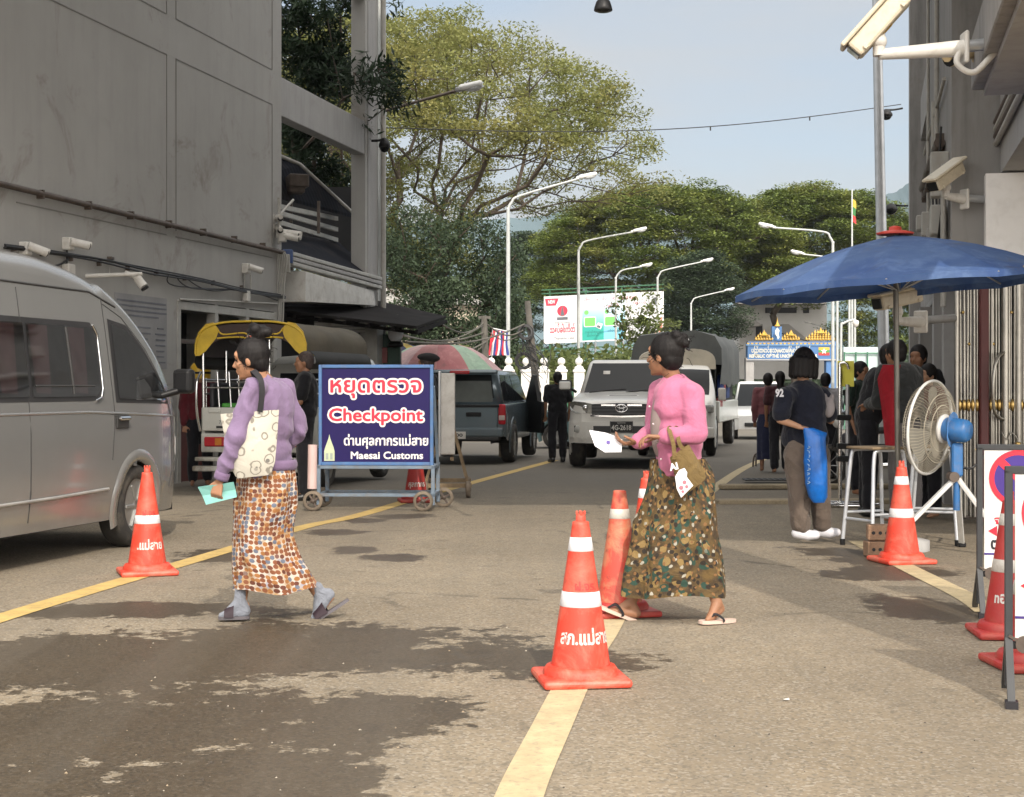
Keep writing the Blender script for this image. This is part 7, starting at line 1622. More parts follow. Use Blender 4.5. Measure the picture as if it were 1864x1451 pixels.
def leaf_print():
    b = NB('leaf_print_sarong'); nw = b.n('ShaderNodeTexNoise', Vector=b.obj, Scale=16.0, Detail=3); ad = b.n('ShaderNodeVectorMath', operation='MULTIPLY_ADD'); b.l(nw.outputs['Color'], ad.inputs[0]); ad.inputs[1].default_value = (.035, .035, 0); b.l(b.n('ShaderNodeUVMap').outputs[0], ad.inputs[2]); b.mixv = ad.outputs[0]; base = b.mix(b.ramp(b.noise(11, 5, .65), .38, .62), (.042, .026, .012), (.115, .070, .020))
    def layer(c, sc, thr, col, rnd, off):
        mp = b.n('ShaderNodeMapping', Vector=b.mixv); mp.inputs['Location'].default_value = off; mp.inputs['Rotation'].default_value = (0, 0, .5+off[0]*.3); mp.inputs['Scale'].default_value = (1.3, 1, .7)
        v = b.n('ShaderNodeTexVoronoi', Vector=mp.outputs[0], Scale=sc); v.voronoi_dimensions = '2D'; s_ = b.n('ShaderNodeSeparateColor', Color=v.outputs['Color']); k = b.math('MULTIPLY', b.math('SUBTRACT', 1, b.ramp(v.outputs['Distance'], thr, thr+.05)), b.ramp(s_.outputs[0], rnd, rnd+.02)); return b.mix(k, c, col)
    c = layer(base, 19, .40, (.016, .046, .032), .56, (0, 0, 0)); c = layer(c, 17, .32, (.20, .13, .045), .66, (3, 1, 2)); c = layer(c, 22, .20, (.30, .28, .23), .74, (7, 4, 5)); c = layer(c, 26, .3, (.018, .012, .007), .55, (2, 8, 1)); c = layer(c, 34, .26, (.17, .085, .03), .6, (5, 3, 1))
    b.set('Base Color', c); b.set('Roughness', .85); n1 = b.noise(6, 4, .55, dist=1.0); bp = b.n('ShaderNodeBump', Height=n1, Strength=.6, Distance=.05); b.l(bp.outputs['Normal'], b.b.inputs['Normal']); return b.m
M_dots, M_leafp = dots_mat(), leaf_print()
def ribbon(m, path, w, nrm, mat, th=.006):
    """flat strap along path; nrm(i) faces outward"""
    P_ = [Vector(p) for p in path]; g = []
    for i, p in enumerate(P_):
        t_ = (P_[min(i+1, len(P_)-1)]-P_[max(i-1, 0)]).normalized(); n = Vector(nrm); n = (n-t_*n.dot(t_)).normalized(); s_ = t_.cross(n)*w/2
        g.append([p-s_, p+s_, p+s_-n*th, p-s_-n*th, p-s_])
    m.grid(g, mat, False)
# ---- woman in lavender sweater -------------------------------------------------
Yw = 8.54; s1 = F/Yw; o1 = V(X(500, Yw), Yw, 0)
w1 = thing('person', 'woman in lavender sweater and dotted sarong walking left across the wet road', 'person', o1)
def q1_(x, y, d=0): return P(x, y, Yw+d)-o1
LAV = cloth('lavender_fleece', (.200, .142, .238), .12, .3, 6)
J = dict(head=q1_(455, 655, .0), neck=q1_(481, 694, .02), chest=q1_(488, 745, .02), pelvis=q1_(486, 862, .02), shL=q1_(462, 708, -.15), elL=q1_(428, 800, -.20), wrL=q1_(400, 874, -.17),
         shR=q1_(515, 706, .15), elR=q1_(545, 782, .20), wrR=q1_(500, 832, .26), hpL=q1_(480, 880, -.03), hpR=q1_(494, 880, .06), knL=q1_(457, 975, -.02), knR=q1_(515, 985, .06), anL=q1_(440, 1092, -.04), toL=q1_(404, 1121, -.07), anR=q1_(581, 1084, .08), toR=q1_(572, 1128, .06), heR=q1_(603, 1088, .08))
A = figure(w1, J, SK1, LAV, None, HAIR, 'bunhigh', .0055, 'long', .93, (-.75, .62, 0), (-.97, .16, -.13), (-.12, 0, 1), 1.02, palms={'L': ((-.25, -.05, -1), (.3, .9, 0), -1), 'R': ((-1, .2, -.2), (0, 1, 0), 1)}, curl=.55, hem=.0, lk=.72, fk=.62, tvox=.0075, wrk=(.017, 8, (1, 1, .75), .6))
skirt(w1, [(q1_(487, 838, .02), .140, .115), (q1_(487, 872, .02), .158, .135), (q1_(486, 915, .02), .165, .145), (q1_(480, 965, .02), .162, .15), (q1_(484, 1010, .02), .178, .16), (q1_(494, 1045, .02), .205, .165), (q1_(499, 1072, .02), .222, .165)], M_dots, .10, 6, 3, drape=.13)
def band(t, c, rx, ry, h, mat, ax=(0, 0, 1), name='rib_band'):
    M_ = Matrix.Translation(c) @ Vector(ax).normalized().to_track_quat('Z', 'Y').to_matrix().to_4x4(); m = MB(); g = []
    for i, (dz, k) in enumerate(((-h/2, .93), (-h/2, 1.0), (-h/6, 1.035), (h/6, 1.035), (h/2, 1.0), (h/2, .93))): g.append([M_ @ Vector((rx*k*(1+.012*(j % 2))*math.cos(2*math.pi*j/80), ry*k*(1+.012*(j % 2))*math.sin(2*math.pi*j/80), dz)) for j in range(81)])
    m.grid(g, mat); return m.build(name, t)
LAV2 = cloth('lavender_rib', (.175, .118, .205), .12, .2, 6); PNK2 = cloth('pink_rib', (.40, .125, .21), .1, .2, 6)
band(w1, q1_(487, 846, .02), .158, .128, .055, LAV2); band(w1, q1_(404, 866, -.172), .040, .040, .045, LAV2, (.35, -.1, 1))
def wisps(t, A, n, seed, spots):
    rnd = random.Random(seed); m = MB()
    for k in range(n):
        a, b, d, r = spots[k % len(spots)]; p = [A(a+rnd.gauss(0, r), b+rnd.gauss(0, r), d+rnd.gauss(0, r))]; v = V(rnd.gauss(0, 1), rnd.gauss(0, 1), rnd.gauss(.2, .8)).normalized()
        for i in range(4): v = (v+V(rnd.gauss(0, .5), rnd.gauss(0, .5), rnd.gauss(-.15, .4))).normalized(); p.append(p[-1]+v*rnd.uniform(.008, .018))
        m.tube(curve(p, 3), .0016, HAIR, 3, caps=False)
    m.build('hair_wisp', t)
wisps(w1, A, 90, 3, [(0, -.075, .165, .03), (0, -.03, .12, .04), (.0, .05, .10, .02), (-.07, .02, 0, .012), (0, -.10, .0, .03)])
M_sock = cloth('grey_sock', (.20, .215, .25), .15, .4, 20); M_sand = pm('purple_slipper', (.022, .009, .016), .7); M_sole = pm('slipper_sole', (.10, .09, .10), .7)
m = MB(); cap(m, q1_(438, 1076, -.05), q1_(437, 1094, -.05), .034, .035, M_sock); cap(m, q1_(437, 1094, -.05), q1_(446, 1112, -.05), .035, .032, M_sock); cap(m, q1_(446, 1113, -.05), q1_(414, 1119, -.065), .032, .027, M_sock); cap(m, q1_(437, 1096, -.05), q1_(414, 1117, -.065), .034, .026, M_sock); cap(m, q1_(414, 1118, -.065), q1_(404, 1121, -.07), .026, .021, M_sock); soft(m, 'sock', .007, w1)
m = MB(); cap(m, q1_(577, 1070, .08), q1_(582, 1084, .08), .036, .036, M_sock); cap(m, q1_(582, 1082, .08), q1_(598, 1080, .08), .036, .030, M_sock); cap(m, q1_(600, 1082, .08), q1_(580, 1112, .07), .031, .029, M_sock); cap(m, q1_(582, 1086, .08), q1_(578, 1114, .07), .035, .029, M_sock); cap(m, q1_(578, 1114, .07), q1_(572, 1127, .06), .028, .023, M_sock); soft(m, 'sock', .007, w1)
def slipper(t, heel, toe, side, up, mat_s, mat_u, w=.045, foot_t=.45, name='slipper', strap=True, th=.016, arch=.055):
    heel, toe, up = Vector(heel), Vector(toe), Vector(up).normalized(); d = toe-heel; L_ = d.length; d.normalize(); s_ = d.cross(up).normalized(); up = s_.cross(d); m = MB(); out = []
    for k in range(28):
        a = 2*math.pi*k/28; u = .5-.5*math.cos(a); ww = w*(abs(math.sin(a))**.6)*(.80+.22*u)*(1 if math.sin(a) >= 0 else -1); out.append(heel+d*L_*u+s_*ww)
    m.ext(out, up*th, mat_s); m.build('sole' if strap is None else name+'_sole', t)
    if strap:
        m = MB(); g = []
        for i in range(5):
            u = foot_t+.30*i/4; g.append([heel+d*L_*u+s_*w*1.10*math.cos(b)+up*(th+(arch+.014)*(1-.45*i/4)*math.sin(b)) for b in [math.pi*j/10 for j in range(11)]])
        m.grid(g, mat_u); m.grid([[q-up*.004 for q in r] for r in g][::-1], mat_u); m.build(name+'_strap', t)
slipper(w1, q1_(455, 1126, -.05), q1_(397, 1127, -.07), 0, (0, 0, 1), M_sole, M_sand, .046, .50)
slipper(w1, q1_(636, 1093, .08), q1_(566, 1139, .06), 0, (-.25, 0, 1), M_sole, M_sand, .046, .52)
m = MB(); m.tube(curve([q1_(456, 612, -.04), q1_(452, 609, .0), q1_(450, 613, .05)], 4), .006, M_chr, 6); m.build('hair_clip', w1)
# tote
def pillow(poly2, th, n=8):
    """cloth bag: outline in (point) with bulge"""
    pass
def soft_bag(t, corners, nrm, th, mat, name='bag', nu=10, nv=10, sag=.0):
    a, b, c, d = [Vector(q) for q in corners]; n = Vector(nrm).normalized(); m = MB(); F_ = []; B_ = []
    for i in range(nu+1):
        u = i/nu; r1 = []; r2 = []
        for j in range(nv+1):
            v = j/nv; p = a.lerp(b, u).lerp(d.lerp(c, u), v); e = (math.sin(math.pi*min(max(u, .0), 1))**.45)*(math.sin(math.pi*(v*.97+.03*0))**.5 if v > .5 else .75+.25*math.sin(math.pi*v)); e *= th/2
            w = .010*math.sin(u*9+v*5)*th*4
            cr = .10; rr = 0
            if v > .8 and (u < .15 or u > .85): f = (v-.8)/.2*((.15-min(u, 1-u))/.15); p = p.lerp(a.lerp(b, .5).lerp(d.lerp(c, .5), .7), f*.12)
            r1.append(p+n*(e+w)); r2.append(p-n*(e-w))
        F_.append(r1); B_.append(r2)
    m.grid(F_, mat); m.grid(B_[::-1], mat)
    for e1, e2 in ((F_[0], B_[0]), (B_[-1], F_[-1])): m.grid([e1, e2], mat)
    m.grid([[r[-1] for r in F_], [r[-1] for r in B_]], mat); return m.build(name, t)
def tote_mat():
    b = NB('cream_printed_canvas'); v = b.n('ShaderNodeTexVoronoi', Vector=b.obj, Scale=15); v.inputs['Randomness'].default_value = .7; d = v.outputs['Distance']; nn = b.math('ADD', d, b.math('MULTIPLY', b.math('SUBTRACT', b.noise(22, 2), .5), .28))
    ring = b.math('MULTIPLY', b.sstep(nn, .33, .37), b.sstep(nn, .46, .42)); v2 = b.n('ShaderNodeTexVoronoi', Vector=b.obj, Scale=19); s_ = b.n('ShaderNodeSeparateColor', Color=v2.outputs['Color'])
    dot = b.math('MULTIPLY', b.sstep(v2.outputs['Distance'], .24, .19), b.ramp(s_.outputs[0], .60, .62)); c = b.mix(b.ramp(b.noise(3, 3), .3, .7), (.43, .405, .345), (.50, .475, .41)); c = b.mix(b.math('MULTIPLY', ring, .85), c, (.16, .145, .12)); c = b.mix(b.math('MULTIPLY', dot, .85), c, (.09, .085, .08))
    b.set('Base Color', c); b.set('Roughness', .85); b.bump(b.noise(7, 3, dist=.8), .4, .03); return b.m
tb = thing('tote_bag', 'cream printed canvas tote hanging from the shoulder of the woman in lavender', 'bag', q1_(455, 870, -.20)+o1)
o2 = tb.location; tq = lambda x, y, d=0: P(x, y, Yw+d)-o2
soft_bag(tb, [tq(401, 754, -.17), tq(508, 746, -.17), tq(499, 864, -.16), tq(424, 872, -.17)], (-.1, -1, .05), .085, tote_mat(), 'bag_body')
m = MB(); ribbon(m, curve([tq(473, 750, -.222), tq(477, 715, -.235), tq(474, 690, -.225), tq(463, 676, -.17), tq(460, 675, -.10), tq(466, 690, -.05)], 6), .030, (.05, -1, .5), pm('black_webbing', (.014, .013, .016), .8), .005); m.build('strap', tb)
M_gp2 = pm('green_paper', (.20, .46, .42), .7, var=.15, vs=8)
m = MB(); c_ = [q1_(360, 887, -.16), q1_(425, 878, -.19), q1_(431, 905, -.17), q1_(375, 919, -.15)]; mid = [(c_[0]+c_[3])/2+V(.0, .012, 0), (c_[1]+c_[2])/2+V(0, .012, 0)]
m.grid([[c_[0], c_[0].lerp(c_[1], .5)+V(0, -.006, 0), c_[1]], [mid[0], mid[0].lerp(mid[1], .5), mid[1]], [c_[3], c_[3].lerp(c_[2], .5)+V(0, -.006, 0), c_[2]]], M_gp2, False); m.grid([[q+V(0, .002, .002) for q in r] for r in ([c_[3], c_[2]], [mid[0], mid[1]], [c_[0], c_[1]])], M_gp2, False)
m.build('document', loc=o1, label='folded pale green paper in the hand of the woman in lavender', cat='paper')
# ---- woman in pink cardigan ------------------------------------------------------
Yp_ = 8.5; o3 = V(X(1225, Yp_), Yp_, 0); w2 = thing('person', 'woman in pink cardigan and brown leaf print sarong walking left, head turned away', 'person', o3)
def q3(x, y, d=0): return P(x, y, Yp_+d)-o3
PNK = cloth('pink_knit', (.45, .145, .24), .10, .3, 6, .15, 260)
J = dict(head=q3(1208, 648, .0), neck=q3(1226, 692, .0), chest=q3(1231, 745, .0), pelvis=q3(1236, 850, .0), shL=q3(1258, 716, -.13), elL=q3(1268, 788, -.20), wrL=q3(1207, 796, -.21), shR=q3(1204, 712, .13), elR=q3(1192, 786, .13), wrR=q3(1160, 806, .0),
         hpL=q3(1246, 880, -.04), hpR=q3(1226, 880, .05), knL=q3(1268, 985, -.05), knR=q3(1188, 985, .05), anL=q3(1305, 1098, -.09), toL=q3(1288, 1128, -.16), anR=q3(1148, 1098, .05), toR=q3(1106, 1112, .03), heR=q3(1158, 1116, .05))
A = figure(w2, J, SK2, PNK, None, HAIR, 'bun', .0055, 'long', .96, (-.92, .25, 0), (-.80, .60, .0), (.04, 0, 1), palms={'L': ((-1, .05, .08), (-.1, 0, -1), -1), 'R': ((-1, -.25, -.05), (0, .1, 1), -1)}, curl=.38, hem=-.015, bulk=1.10, lk=.74, tvox=.0075, wrk=(.014, 8, (1, 1, .75), 4.2))
skirt(w2, [(q3(1233, 835, .0), .150, .125), (q3(1237, 870, 0), .172, .145), (q3(1235, 920, 0), .198, .155), (q3(1231, 980, 0), .235, .165), (q3(1229, 1035, 0), .270, .17), (q3(1228, 1082, 0), .288, .165)], M_leafp, .10, 5, 11, drape=.14)
for k in range(4): m = MB(); m.ball(q3(1182+k*7, 740+k*32, -.150), (.006, .004, .006), pm('pearl_button', (.55, .45, .46), .4), 8, 5); m.build('button', w2)
m = MB(); ell(m, q3(1203, 775, -.055), (-1, 0, 0), (0, 0, 1), (.06, .06, .19), pm('grey_blouse', (.22, .17, .16), .8)); soft(m, 'blouse', .01, w2)
band(w2, q3(1236, 850, .0), .150, .118, .035, PNK2); band(w2, q3(1215, 795, -.21), .040, .040, .035, PNK2, (1, 0, .12)); wisps(w2, A, 80, 5, [(0, -.11, .10, .03), (0, -.06, .11, .04), (0, -.09, -.06, .03), (-.07, .02, 0, .012)])
M_ff = pm('flipflop_sole', (.56, .42, .35), .75, var=.1); M_fs = pm('flipflop_strap', (.02, .02, .024), .5)
def flipflop(t, heel, toe, up, w=.046):
    heel, toe, up = Vector(heel), Vector(toe), Vector(up).normalized(); d = (toe-heel); L_ = d.length; d.normalize(); s_ = d.cross(up).normalized(); up = s_.cross(d)
    slipper(t, heel, toe, 0, up, M_ff, M_fs, w, .5, 'sandal', False, .018)
    m = MB(); tp = heel+d*L_*.80+up*.02
    for sg in (-1, 1): ribbon(m, curve([tp, heel+d*L_*.66+s_*sg*w*.62+up*.055, heel+d*L_*.48+s_*sg*w*1.0+up*.03, heel+d*L_*.44+s_*sg*w*.98+up*.01], 5), .018, up+s_*sg*.6, M_fs, .004)
    m.build('sandal_strap', t)
flipflop(w2, q3(1164, 1136, .05), q3(1088, 1106, .03), (.28, 0, 1)); flipflop(w2, q3(1338, 1132, -.06), q3(1274, 1136, -.17), (0, 0, 1))
m = MB()
for k in range(5): m.box(A(.02+.004*k, -.13-.003*k, .11-k*.018), (.02, .012, .008), M_black, (.3*k, .4, .2))
m.box(A(.045, -.13, .09), (.012, .02, .02), M_steel, (0, .4, .3), .003); m.build('hair_clip', w2)
M_pp = pm('white_paper', (.76, .76, .80), .7, var=.08, vs=12)
m = MB(); c_ = [q3(1073, 785, -.04), q3(1100, 792, -.02), q3(1133, 800, .0), q3(1131, 823, -.05), q3(1101, 822, -.09), q3(1083, 812, -.09)]
m.grid([[c_[0], c_[5]], [c_[1]+V(0, 0, -.006), c_[4]+V(0, 0, -.004)], [c_[2], c_[3]]], M_pp, False); m.grid([[c_[0]+V(0, .01, .006), c_[5]+V(0, .01, .004)], [c_[1]+V(.01, .012, .012), c_[4]+V(.02, .012, .012)], [c_[2]+V(-.02, .01, .01), c_[3]+V(-.02, .01, .01)]][::-1], M_pp, False)
m.poly([c_[1].lerp(c_[4], .35)+V(.01, -.004, .003), c_[1].lerp(c_[4], .35)+V(.03, -.003, .001), c_[1].lerp(c_[4], .55)+V(.03, -.005, .001), c_[1].lerp(c_[4], .55)+V(.01, -.005, .003)], pm('stamp_violet', (.12, .08, .3), .7))
m.build('document', loc=o3, label='open white papers held out by the woman in the pink cardigan', cat='paper')
bg_ = thing('hand_bag', 'olive brown cloth bag with a white patch hanging from the pink sleeved forearm', 'bag', q3(1255, 905, -.26)+o3); o4 = bg_.location; bq = lambda x, y, d=0: P(x, y, Yp_+d)-o4
M_ol = cloth('olive_canvas', (.17, .115, .045), .2, .5, 9)
soft_bag(bg_, [bq(1219, 833, -.25), bq(1254, 809, -.24), bq(1289, 869, -.22), bq(1240, 907, -.24)], (-.15, -1, .1), .05, M_ol, 'bag_body')
m = MB()
for a, b_, d1 in ((1228, 1224, -.27), (1246, 1236, -.25)): ribbon(m, curve([bq(a, 836 if a < 1240 else 818, d1-.01), bq(b_+2, 810, d1-.015), bq(b_-4, 788, d1), bq(b_-6, 780, d1+.03), bq(b_-2, 782, d1+.09), bq(a+4, 815, d1+.08)], 5), .022, (0, -1, .1), M_ol, .005)
m.build('handle', bg_)
m = MB(); M_pt = pm('patch_white', (.70, .70, .72), .6, var=.06); d = -.292
pts = [(1229, 868), (1236, 856), (1246, 852), (1251, 860), (1250, 868), (1262, 884), (1240, 906), (1232, 890)]; m.ext([bq(x, y, d) for x, y in pts][::-1], (0, .006, 0), M_pt)
for x, y, r in ((1246, 878, .011), (1240, 888, .012), (1250, 886, .009), (1243, 895, .008)): m.poly([bq(x, y, d-.003)+V(r*math.cos(.6*j), 0, r*math.sin(.6*j)) for j in range(10)][::-1], pm('patch_pink', (.40, .16, .20), .6))
m.text('AI', plane_M(bq(1227, 850, d), (1, 0, .25), (-.25, 0, 1)), .05, M_pt, off=.002); m.build('patch', bg_)
# ---- woman in black with blue bag -------------------------------------------------
Yk = 12.75; o5 = V(X(1470, Yk), Yk, 0); w3 = thing('person', 'stout woman in black polo shirt and grey trousers with bobbed hair, standing beside the umbrella', 'person', o5)
def q5(x, y, d=0): return P(x, y, Yk+d)-o5
BLK = cloth('black_polo', (.011, .013, .024), .3, .4, 8); GTR = cloth('grey_brown_trousers', (.135, .105, .085), .2, .5, 7)
J = dict(head=q5(1466, 662), neck=q5(1462, 703), chest=q5(1462, 740), pelvis=q5(1466, 815), shL=q5(1428, 722, -.14), elL=q5(1420, 764, -.17), wrL=q5(1455, 777, -.20), shR=q5(1496, 722, .12), elR=q5(1512, 765, .14), wrR=q5(1510, 745, .05), hpL=q5(1452, 830, -.04), hpR=q5(1485, 830, .06), knL=q5(1454, 895, -.06), knR=q5(1492, 895, .06), anL=q5(1458, 962, -.05), toL=q5(1482, 974, -.08), anR=q5(1497, 960, .08), toR=q5(1520, 969, .05))
figure(w3, J, SK3, BLK, GTR, HAIR, 'bob', .008, 'short', 1.0, (.75, .65, 0), (.7, .7, -.1), (0, 0, 1), 1.22, palms={'L': ((1, .1, -.25), (.1, .3, -1), 1), 'R': ((-.3, 0, 1), (-1, 0, 0), -1)}, curl=.75, shoes=pm('white_trainers', (.62, .62, .66), .6, var=.1), trouser_r=1.16, tvox=.011)
m = MB(); m.text('92', plane_M(q5(1419, 716, -.262), (1, .1, 0), (0, 0, 1)), .085, pm('shirt_number_white', (.55, .55, .58), .7), width=.07, off=.004); m.build('sleeve_number', w3)
M_bb = pm('blue_plastic_bag', (.005, .13, .50), .32, var=.35, vs=9, bump=.5, bs=14)
bbag = thing('plastic_bag', 'bright blue plastic bag hanging from the hand of the woman in black', 'bag', q5(1484, 915, -.22)+o5); o6 = bbag.location; b6 = lambda x, y, d=0: P(x, y, Yk+d)-o6
m = MB(); rows = [(779, 1462, 1480, .02), (788, 1462, 1504, .035), (800, 1464, 1502, .05), (840, 1464, 1505, .07), (880, 1466, 1506, .08), (905, 1472, 1505, .07), (915, 1480, 1500, .03)]
g = []
for y, xa, xb, dp in rows:
    r = [];
    for j in range(17):
        a = 2*math.pi*j/16; r.append(b6((xa+xb)/2, y, -.22)+V((xb-xa)/2/(F/Yk)*math.cos(a)*(1+.05*math.sin(5*a+y*.05)), dp*math.sin(a)*(1+.1*math.sin(4*a+y)), 0))
    g.append(r)
m.grid(g, M_bb); m.poly(g[-1][:-1], M_bb); m.build('bag_body', bbag)
m = MB(); rnd = random.Random(12)
for k in range(9): m.tube(curve([b6(1471+rnd.uniform(-2, 3), 812+k*8+rnd.uniform(-1, 1), -.297+.002*k), b6(1474+rnd.uniform(-2, 2), 814+k*8, -.298+.002*k), b6(1471+rnd.uniform(-2, 3), 817+k*8, -.297+.002*k)], 4), .004, pm('bag_print_white', (.30, .45, .65), .5), 4)
m.build('print', bbag)
m = MB(); ell(m, (0, 0, 0), (0, 1, 0), (0, 0, 1), (.055, .04, .085), pm('grey_plush', (.30, .27, .27), .9, var=.3)); ell(m, (-.03, 0, .09), (0, 1, 0), (0, 0, 1), (.02, .02, .03), MATS['grey_plush']); ell(m, (.03, 0, .085), (0, 1, 0), (0, 0, 1), (.02, .02, .03), MATS['grey_plush']); o_ = soft(m, 'pouch', .007, None, 2, label='small grey patterned pouch held by the woman in black', cat='pouch'); o_.location = q5(1508, 742, -.02)+o5
# ---- other people ---------------------------------------------------------------
def stand(h, fdir, stride=0, arms='down', lean=0, twist=0):
    f = Vector((fdir[0], fdir[1], 0)).normalized(); r = f.cross(V(0, 0, 1)); k = h/1.65; u = V(0, 0, 1); ln = f*lean; Z = lambda z: u*z*k
    J = dict(pelvis=Z(.92), chest=Z(1.24)+ln*.5, neck=Z(1.42)+ln*.85, head=Z(1.545)+ln*1.15+f*.02)
    for sd, sg in (('L', -1), ('R', 1)):
        st = stride*sg; J['hp'+sd] = Z(.88)+r*sg*.09*k; J['kn'+sd] = Z(.49)+r*sg*.10*k+f*(st*.5+.02); J['an'+sd] = Z(.085)+r*sg*.10*k+f*st; J['to'+sd] = J['an'+sd]+f*.15*k-Z(.055)+r*sg*.02
        J['sh'+sd] = Z(1.37)+r*sg*.185*k+ln*.8
        if arms == 'down': J['el'+sd] = Z(1.09)+r*sg*.23*k+ln*.6-f*.03; J['wr'+sd] = Z(.85)+r*sg*.22*k+f*.05+ln*.5
        elif arms == 'front': J['el'+sd] = Z(1.10)+r*sg*.23*k+f*.05+ln*.6; J['wr'+sd] = Z(1.08)+r*sg*.10*k+f*.30+ln
        elif arms == 'back': J['el'+sd] = Z(1.10)+r*sg*.24*k-f*.08; J['wr'+sd] = Z(.95)+r*sg*.08*k-f*.16
    return J, k
def person(px, feet_y, Y, h, fdir, label, top, bottom, skin=SK2, style='short', hair=HAIR, sleeve='short', arms='down', lean=0, stride=0, shoes=None, bulk=1.0, skirtmat=None, hat=None, vox=.012, z=None, hfwd=None):
    t = thing('person', label, 'person', (X(px, Y), Y, gz(Y) if z is None else z)); J, k = stand(h, fdir, stride, arms, lean); f = Vector((fdir[0], fdir[1], 0)).normalized()
    A = figure(t, J, skin, top, bottom if not skirtmat else None, hair, style, vox, sleeve, k, f, hfwd or f, (0, 0, 1), bulk, shoes=shoes if not skirtmat else None, eyes=False, hands=True)
    if skirtmat: skirt(t, [((0, 0, .98*k), .16*k, .14*k), ((0, 0, .8*k), .19*k, .16*k), ((0, 0, .5*k), .19*k, .17*k), ((0, 0, .22*k), .19*k, .17*k)], skirtmat, .06, 6, 2)
    if hat:
        m = MB(); ell(m, A(0, -.03, .095), hfwd or f, (0, 0, 1), (.115*k, .135*k, .05*k), hat); ell(m, A(.02, -.06, .075), hfwd or f, (0, 0, 1), (.12*k, .12*k, .05*k), hat); soft(m, 'beret', .01, t, 3)
    return t
UNI = cloth('black_uniform', (.010, .010, .013), .3, .4, 8); DKT = cloth('dark_trousers', (.012, .012, .016), .3, .4, 8); M_boot = pm('black_boots', (.012, .012, .012), .4)
person(1015, 838, 28.6, 1.66, (-.2, 1), 'officer in black seen from behind beside the white pickup', UNI, DKT, SK2, 'short', shoes=M_boot, bulk=1.1, arms='down')
person(556, 905, 17.6, 1.68, (-1, -.1), 'man with cropped hair in black standing between shared taxi and checkpoint sign', UNI, DKT, SK2, 'crop', HAIR2, arms='front', shoes=M_boot, bulk=1.12)
person(777, 880, 19.5, 1.70, (-1, .4), 'officer in a black beret hidden behind the checkpoint sign', UNI, DKT, SK2, 'crop', HAIR2, hat=pm('black_felt', (.010, .010, .011), .9), shoes=M_boot)
ROSE = cloth('rose_blouse', (.20, .075, .085), .2, .5, 8); NVY = cloth('navy_longyi', (.018, .022, .055), .25, .5, 8)
person(1398, 850, 24.6, 1.56, (.15, 1), 'person in rose blouse and navy skirt walking away, left of the pair', ROSE, None, SK2, 'short', sleeve='long', skirtmat=NVY, bulk=1.05)
person(1420, 850, 24.2, 1.58, (.1, 1), 'woman in dark maroon top with long black hair walking away beside the rose blouse', cloth('maroon_top', (.055, .02, .024), .2, .5, 8), DKT, SK2, 'long', stride=.12)
person(1503, 850, 22.5, 1.52, (.3, 1), 'person in pale grey shirt behind the woman in black', cloth('pale_grey_shirt', (.34, .33, .35), .15, .5, 8), DKT, SK2, 'short', sleeve='long', shoes=M_boot)
person(1566, 890, 18.4, 1.58, (.6, -.6), 'young man in dark green shirt beside the yellow notice', cloth('dark_green_shirt', (.015, .028, .022), .3, .5, 8), DKT, SK2, 'short')
person(1578, 930, 15.4, 1.70, (1, -.1), 'man in black leaning over the counter under the umbrella', UNI, DKT, SK2, 'short', arms='front', lean=.20, shoes=M_boot, bulk=1.15)
RED = cloth('red_jacket', (.30, .012, .022), .25, .6, 7); GRY = cloth('charcoal_jacket', (.032, .035, .036), .3, .6, 7)
t = person(1650, 935, 14.6, 1.72, (-.5, .9), 'person in charcoal and red jacket bending over the counter behind the umbrella pole', GRY, cloth('grey_trousers', (.12, .11, .11), .2, .5, 8), SK2, 'short', sleeve='long', arms='front', lean=.12, bulk=1.25)
m = MB(); L_ = t.location; rq = lambda x, y, d: P(x, y, 14.6+d)-L_
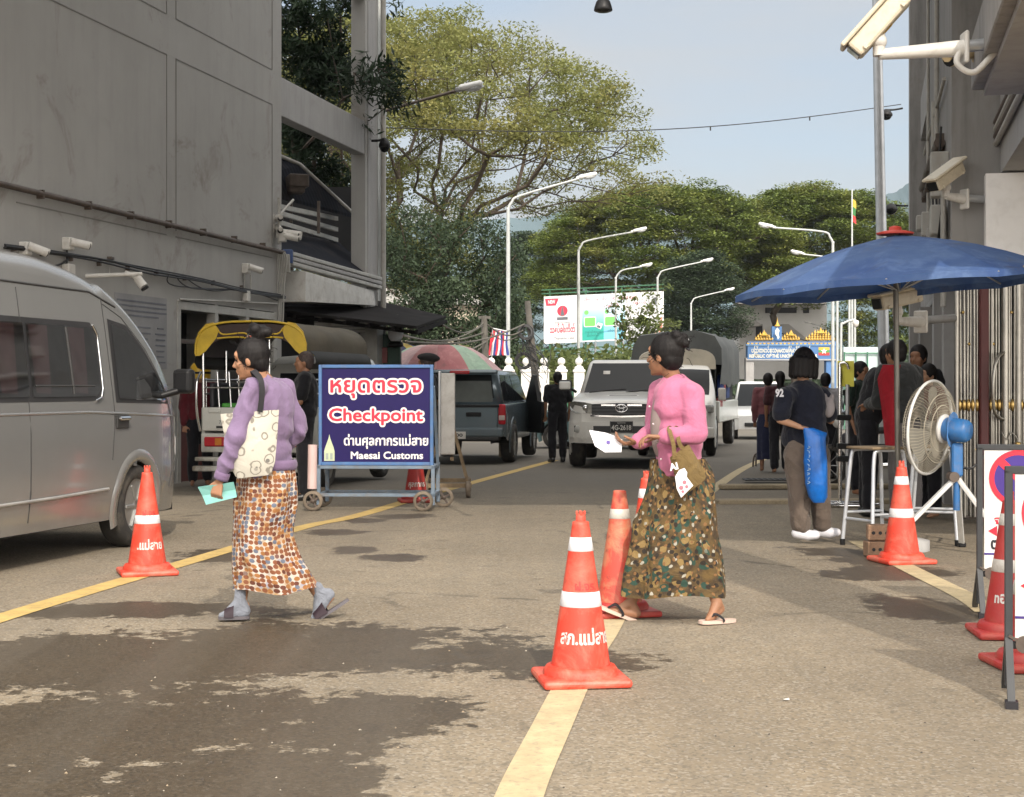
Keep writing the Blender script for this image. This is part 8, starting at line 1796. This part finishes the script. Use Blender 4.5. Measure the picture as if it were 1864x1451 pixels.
g = [[rq(x0+(x1-x0)*u, y, -.30-.05*math.sin(math.pi*u)+.02*math.sin(y*.1)) for u in (0, .25, .5, .75, 1)] for y, x0, x1 in ((664, 1608, 1640), (690, 1598, 1632), (725, 1603, 1630), (765, 1608, 1634), (812, 1612, 1638))]
m.grid(g, RED); m.grid([[q+V(0, .02, 0) for q in r] for r in g][::-1], RED); m.build('red_panel', t)
person(1672, 920, 15.8, 1.70, (-.6, -.8), 'dark haired person in black behind the counter, tallest head', UNI, DKT, SK2, 'long', bulk=1.1)
person(1690, 925, 15.2, 1.50, (-.8, -.5), 'person wearing a pale face mask beside the counter screen', cloth('dark_red_shirt', (.12, .012, .02), .2, .5, 8), DKT, SK3, 'short', sleeve='long')
t = bpy.data.objects['person.%03d' % (sum(1 for o in bpy.data.objects if o.name.startswith('person'))-1)]
# helmeted rider behind the shared taxi
t = person(364, 880, 20.4, 1.58, (.3, -1), 'rider in dark red jacket and yellow helmet beside the shared taxi', cloth('maroon_jacket', (.10, .012, .018), .3, .5, 7), DKT, SK2, 'none', sleeve='long', bulk=1.15)
J, k = stand(1.58, (.3, -1)); m = MB(); hl = J['head']+V(0, 0, .04); m.lathe([(.135, -.09), (.140, 0), (.125, .07), (.08, .115), (.001, .135)], pm('yellow_helmet', (.60, .38, .03), .3), 24, Matrix.Translation(hl)); m.lathe([(.142, -.03), (.142, .0)], M_black, 24, Matrix.Translation(hl)); m.build('helmet', t)
# ------------------------------------------------------------------ light morning haze
hm = bpy.data.materials.new('haze_air'); hm.use_nodes = True; ht = hm.node_tree
for n in list(ht.nodes):
    if n.type == 'BSDF_PRINCIPLED': ht.nodes.remove(n)
hv = ht.nodes.new('ShaderNodeVolumePrincipled'); hv.inputs['Color'].default_value = (.86, .90, .95, 1); hv.inputs['Density'].default_value = .00013; hv.inputs['Anisotropy'].default_value = .2
ht.links.new(hv.outputs[0], [n for n in ht.nodes if n.type == 'OUTPUT_MATERIAL'][0].inputs['Volume'])
m = MB(); m.box((0, 246, 30.5), (1240, 616, 66), hm); ho = m.build('haze', kind='stuff', label='thin pale haze over the street')
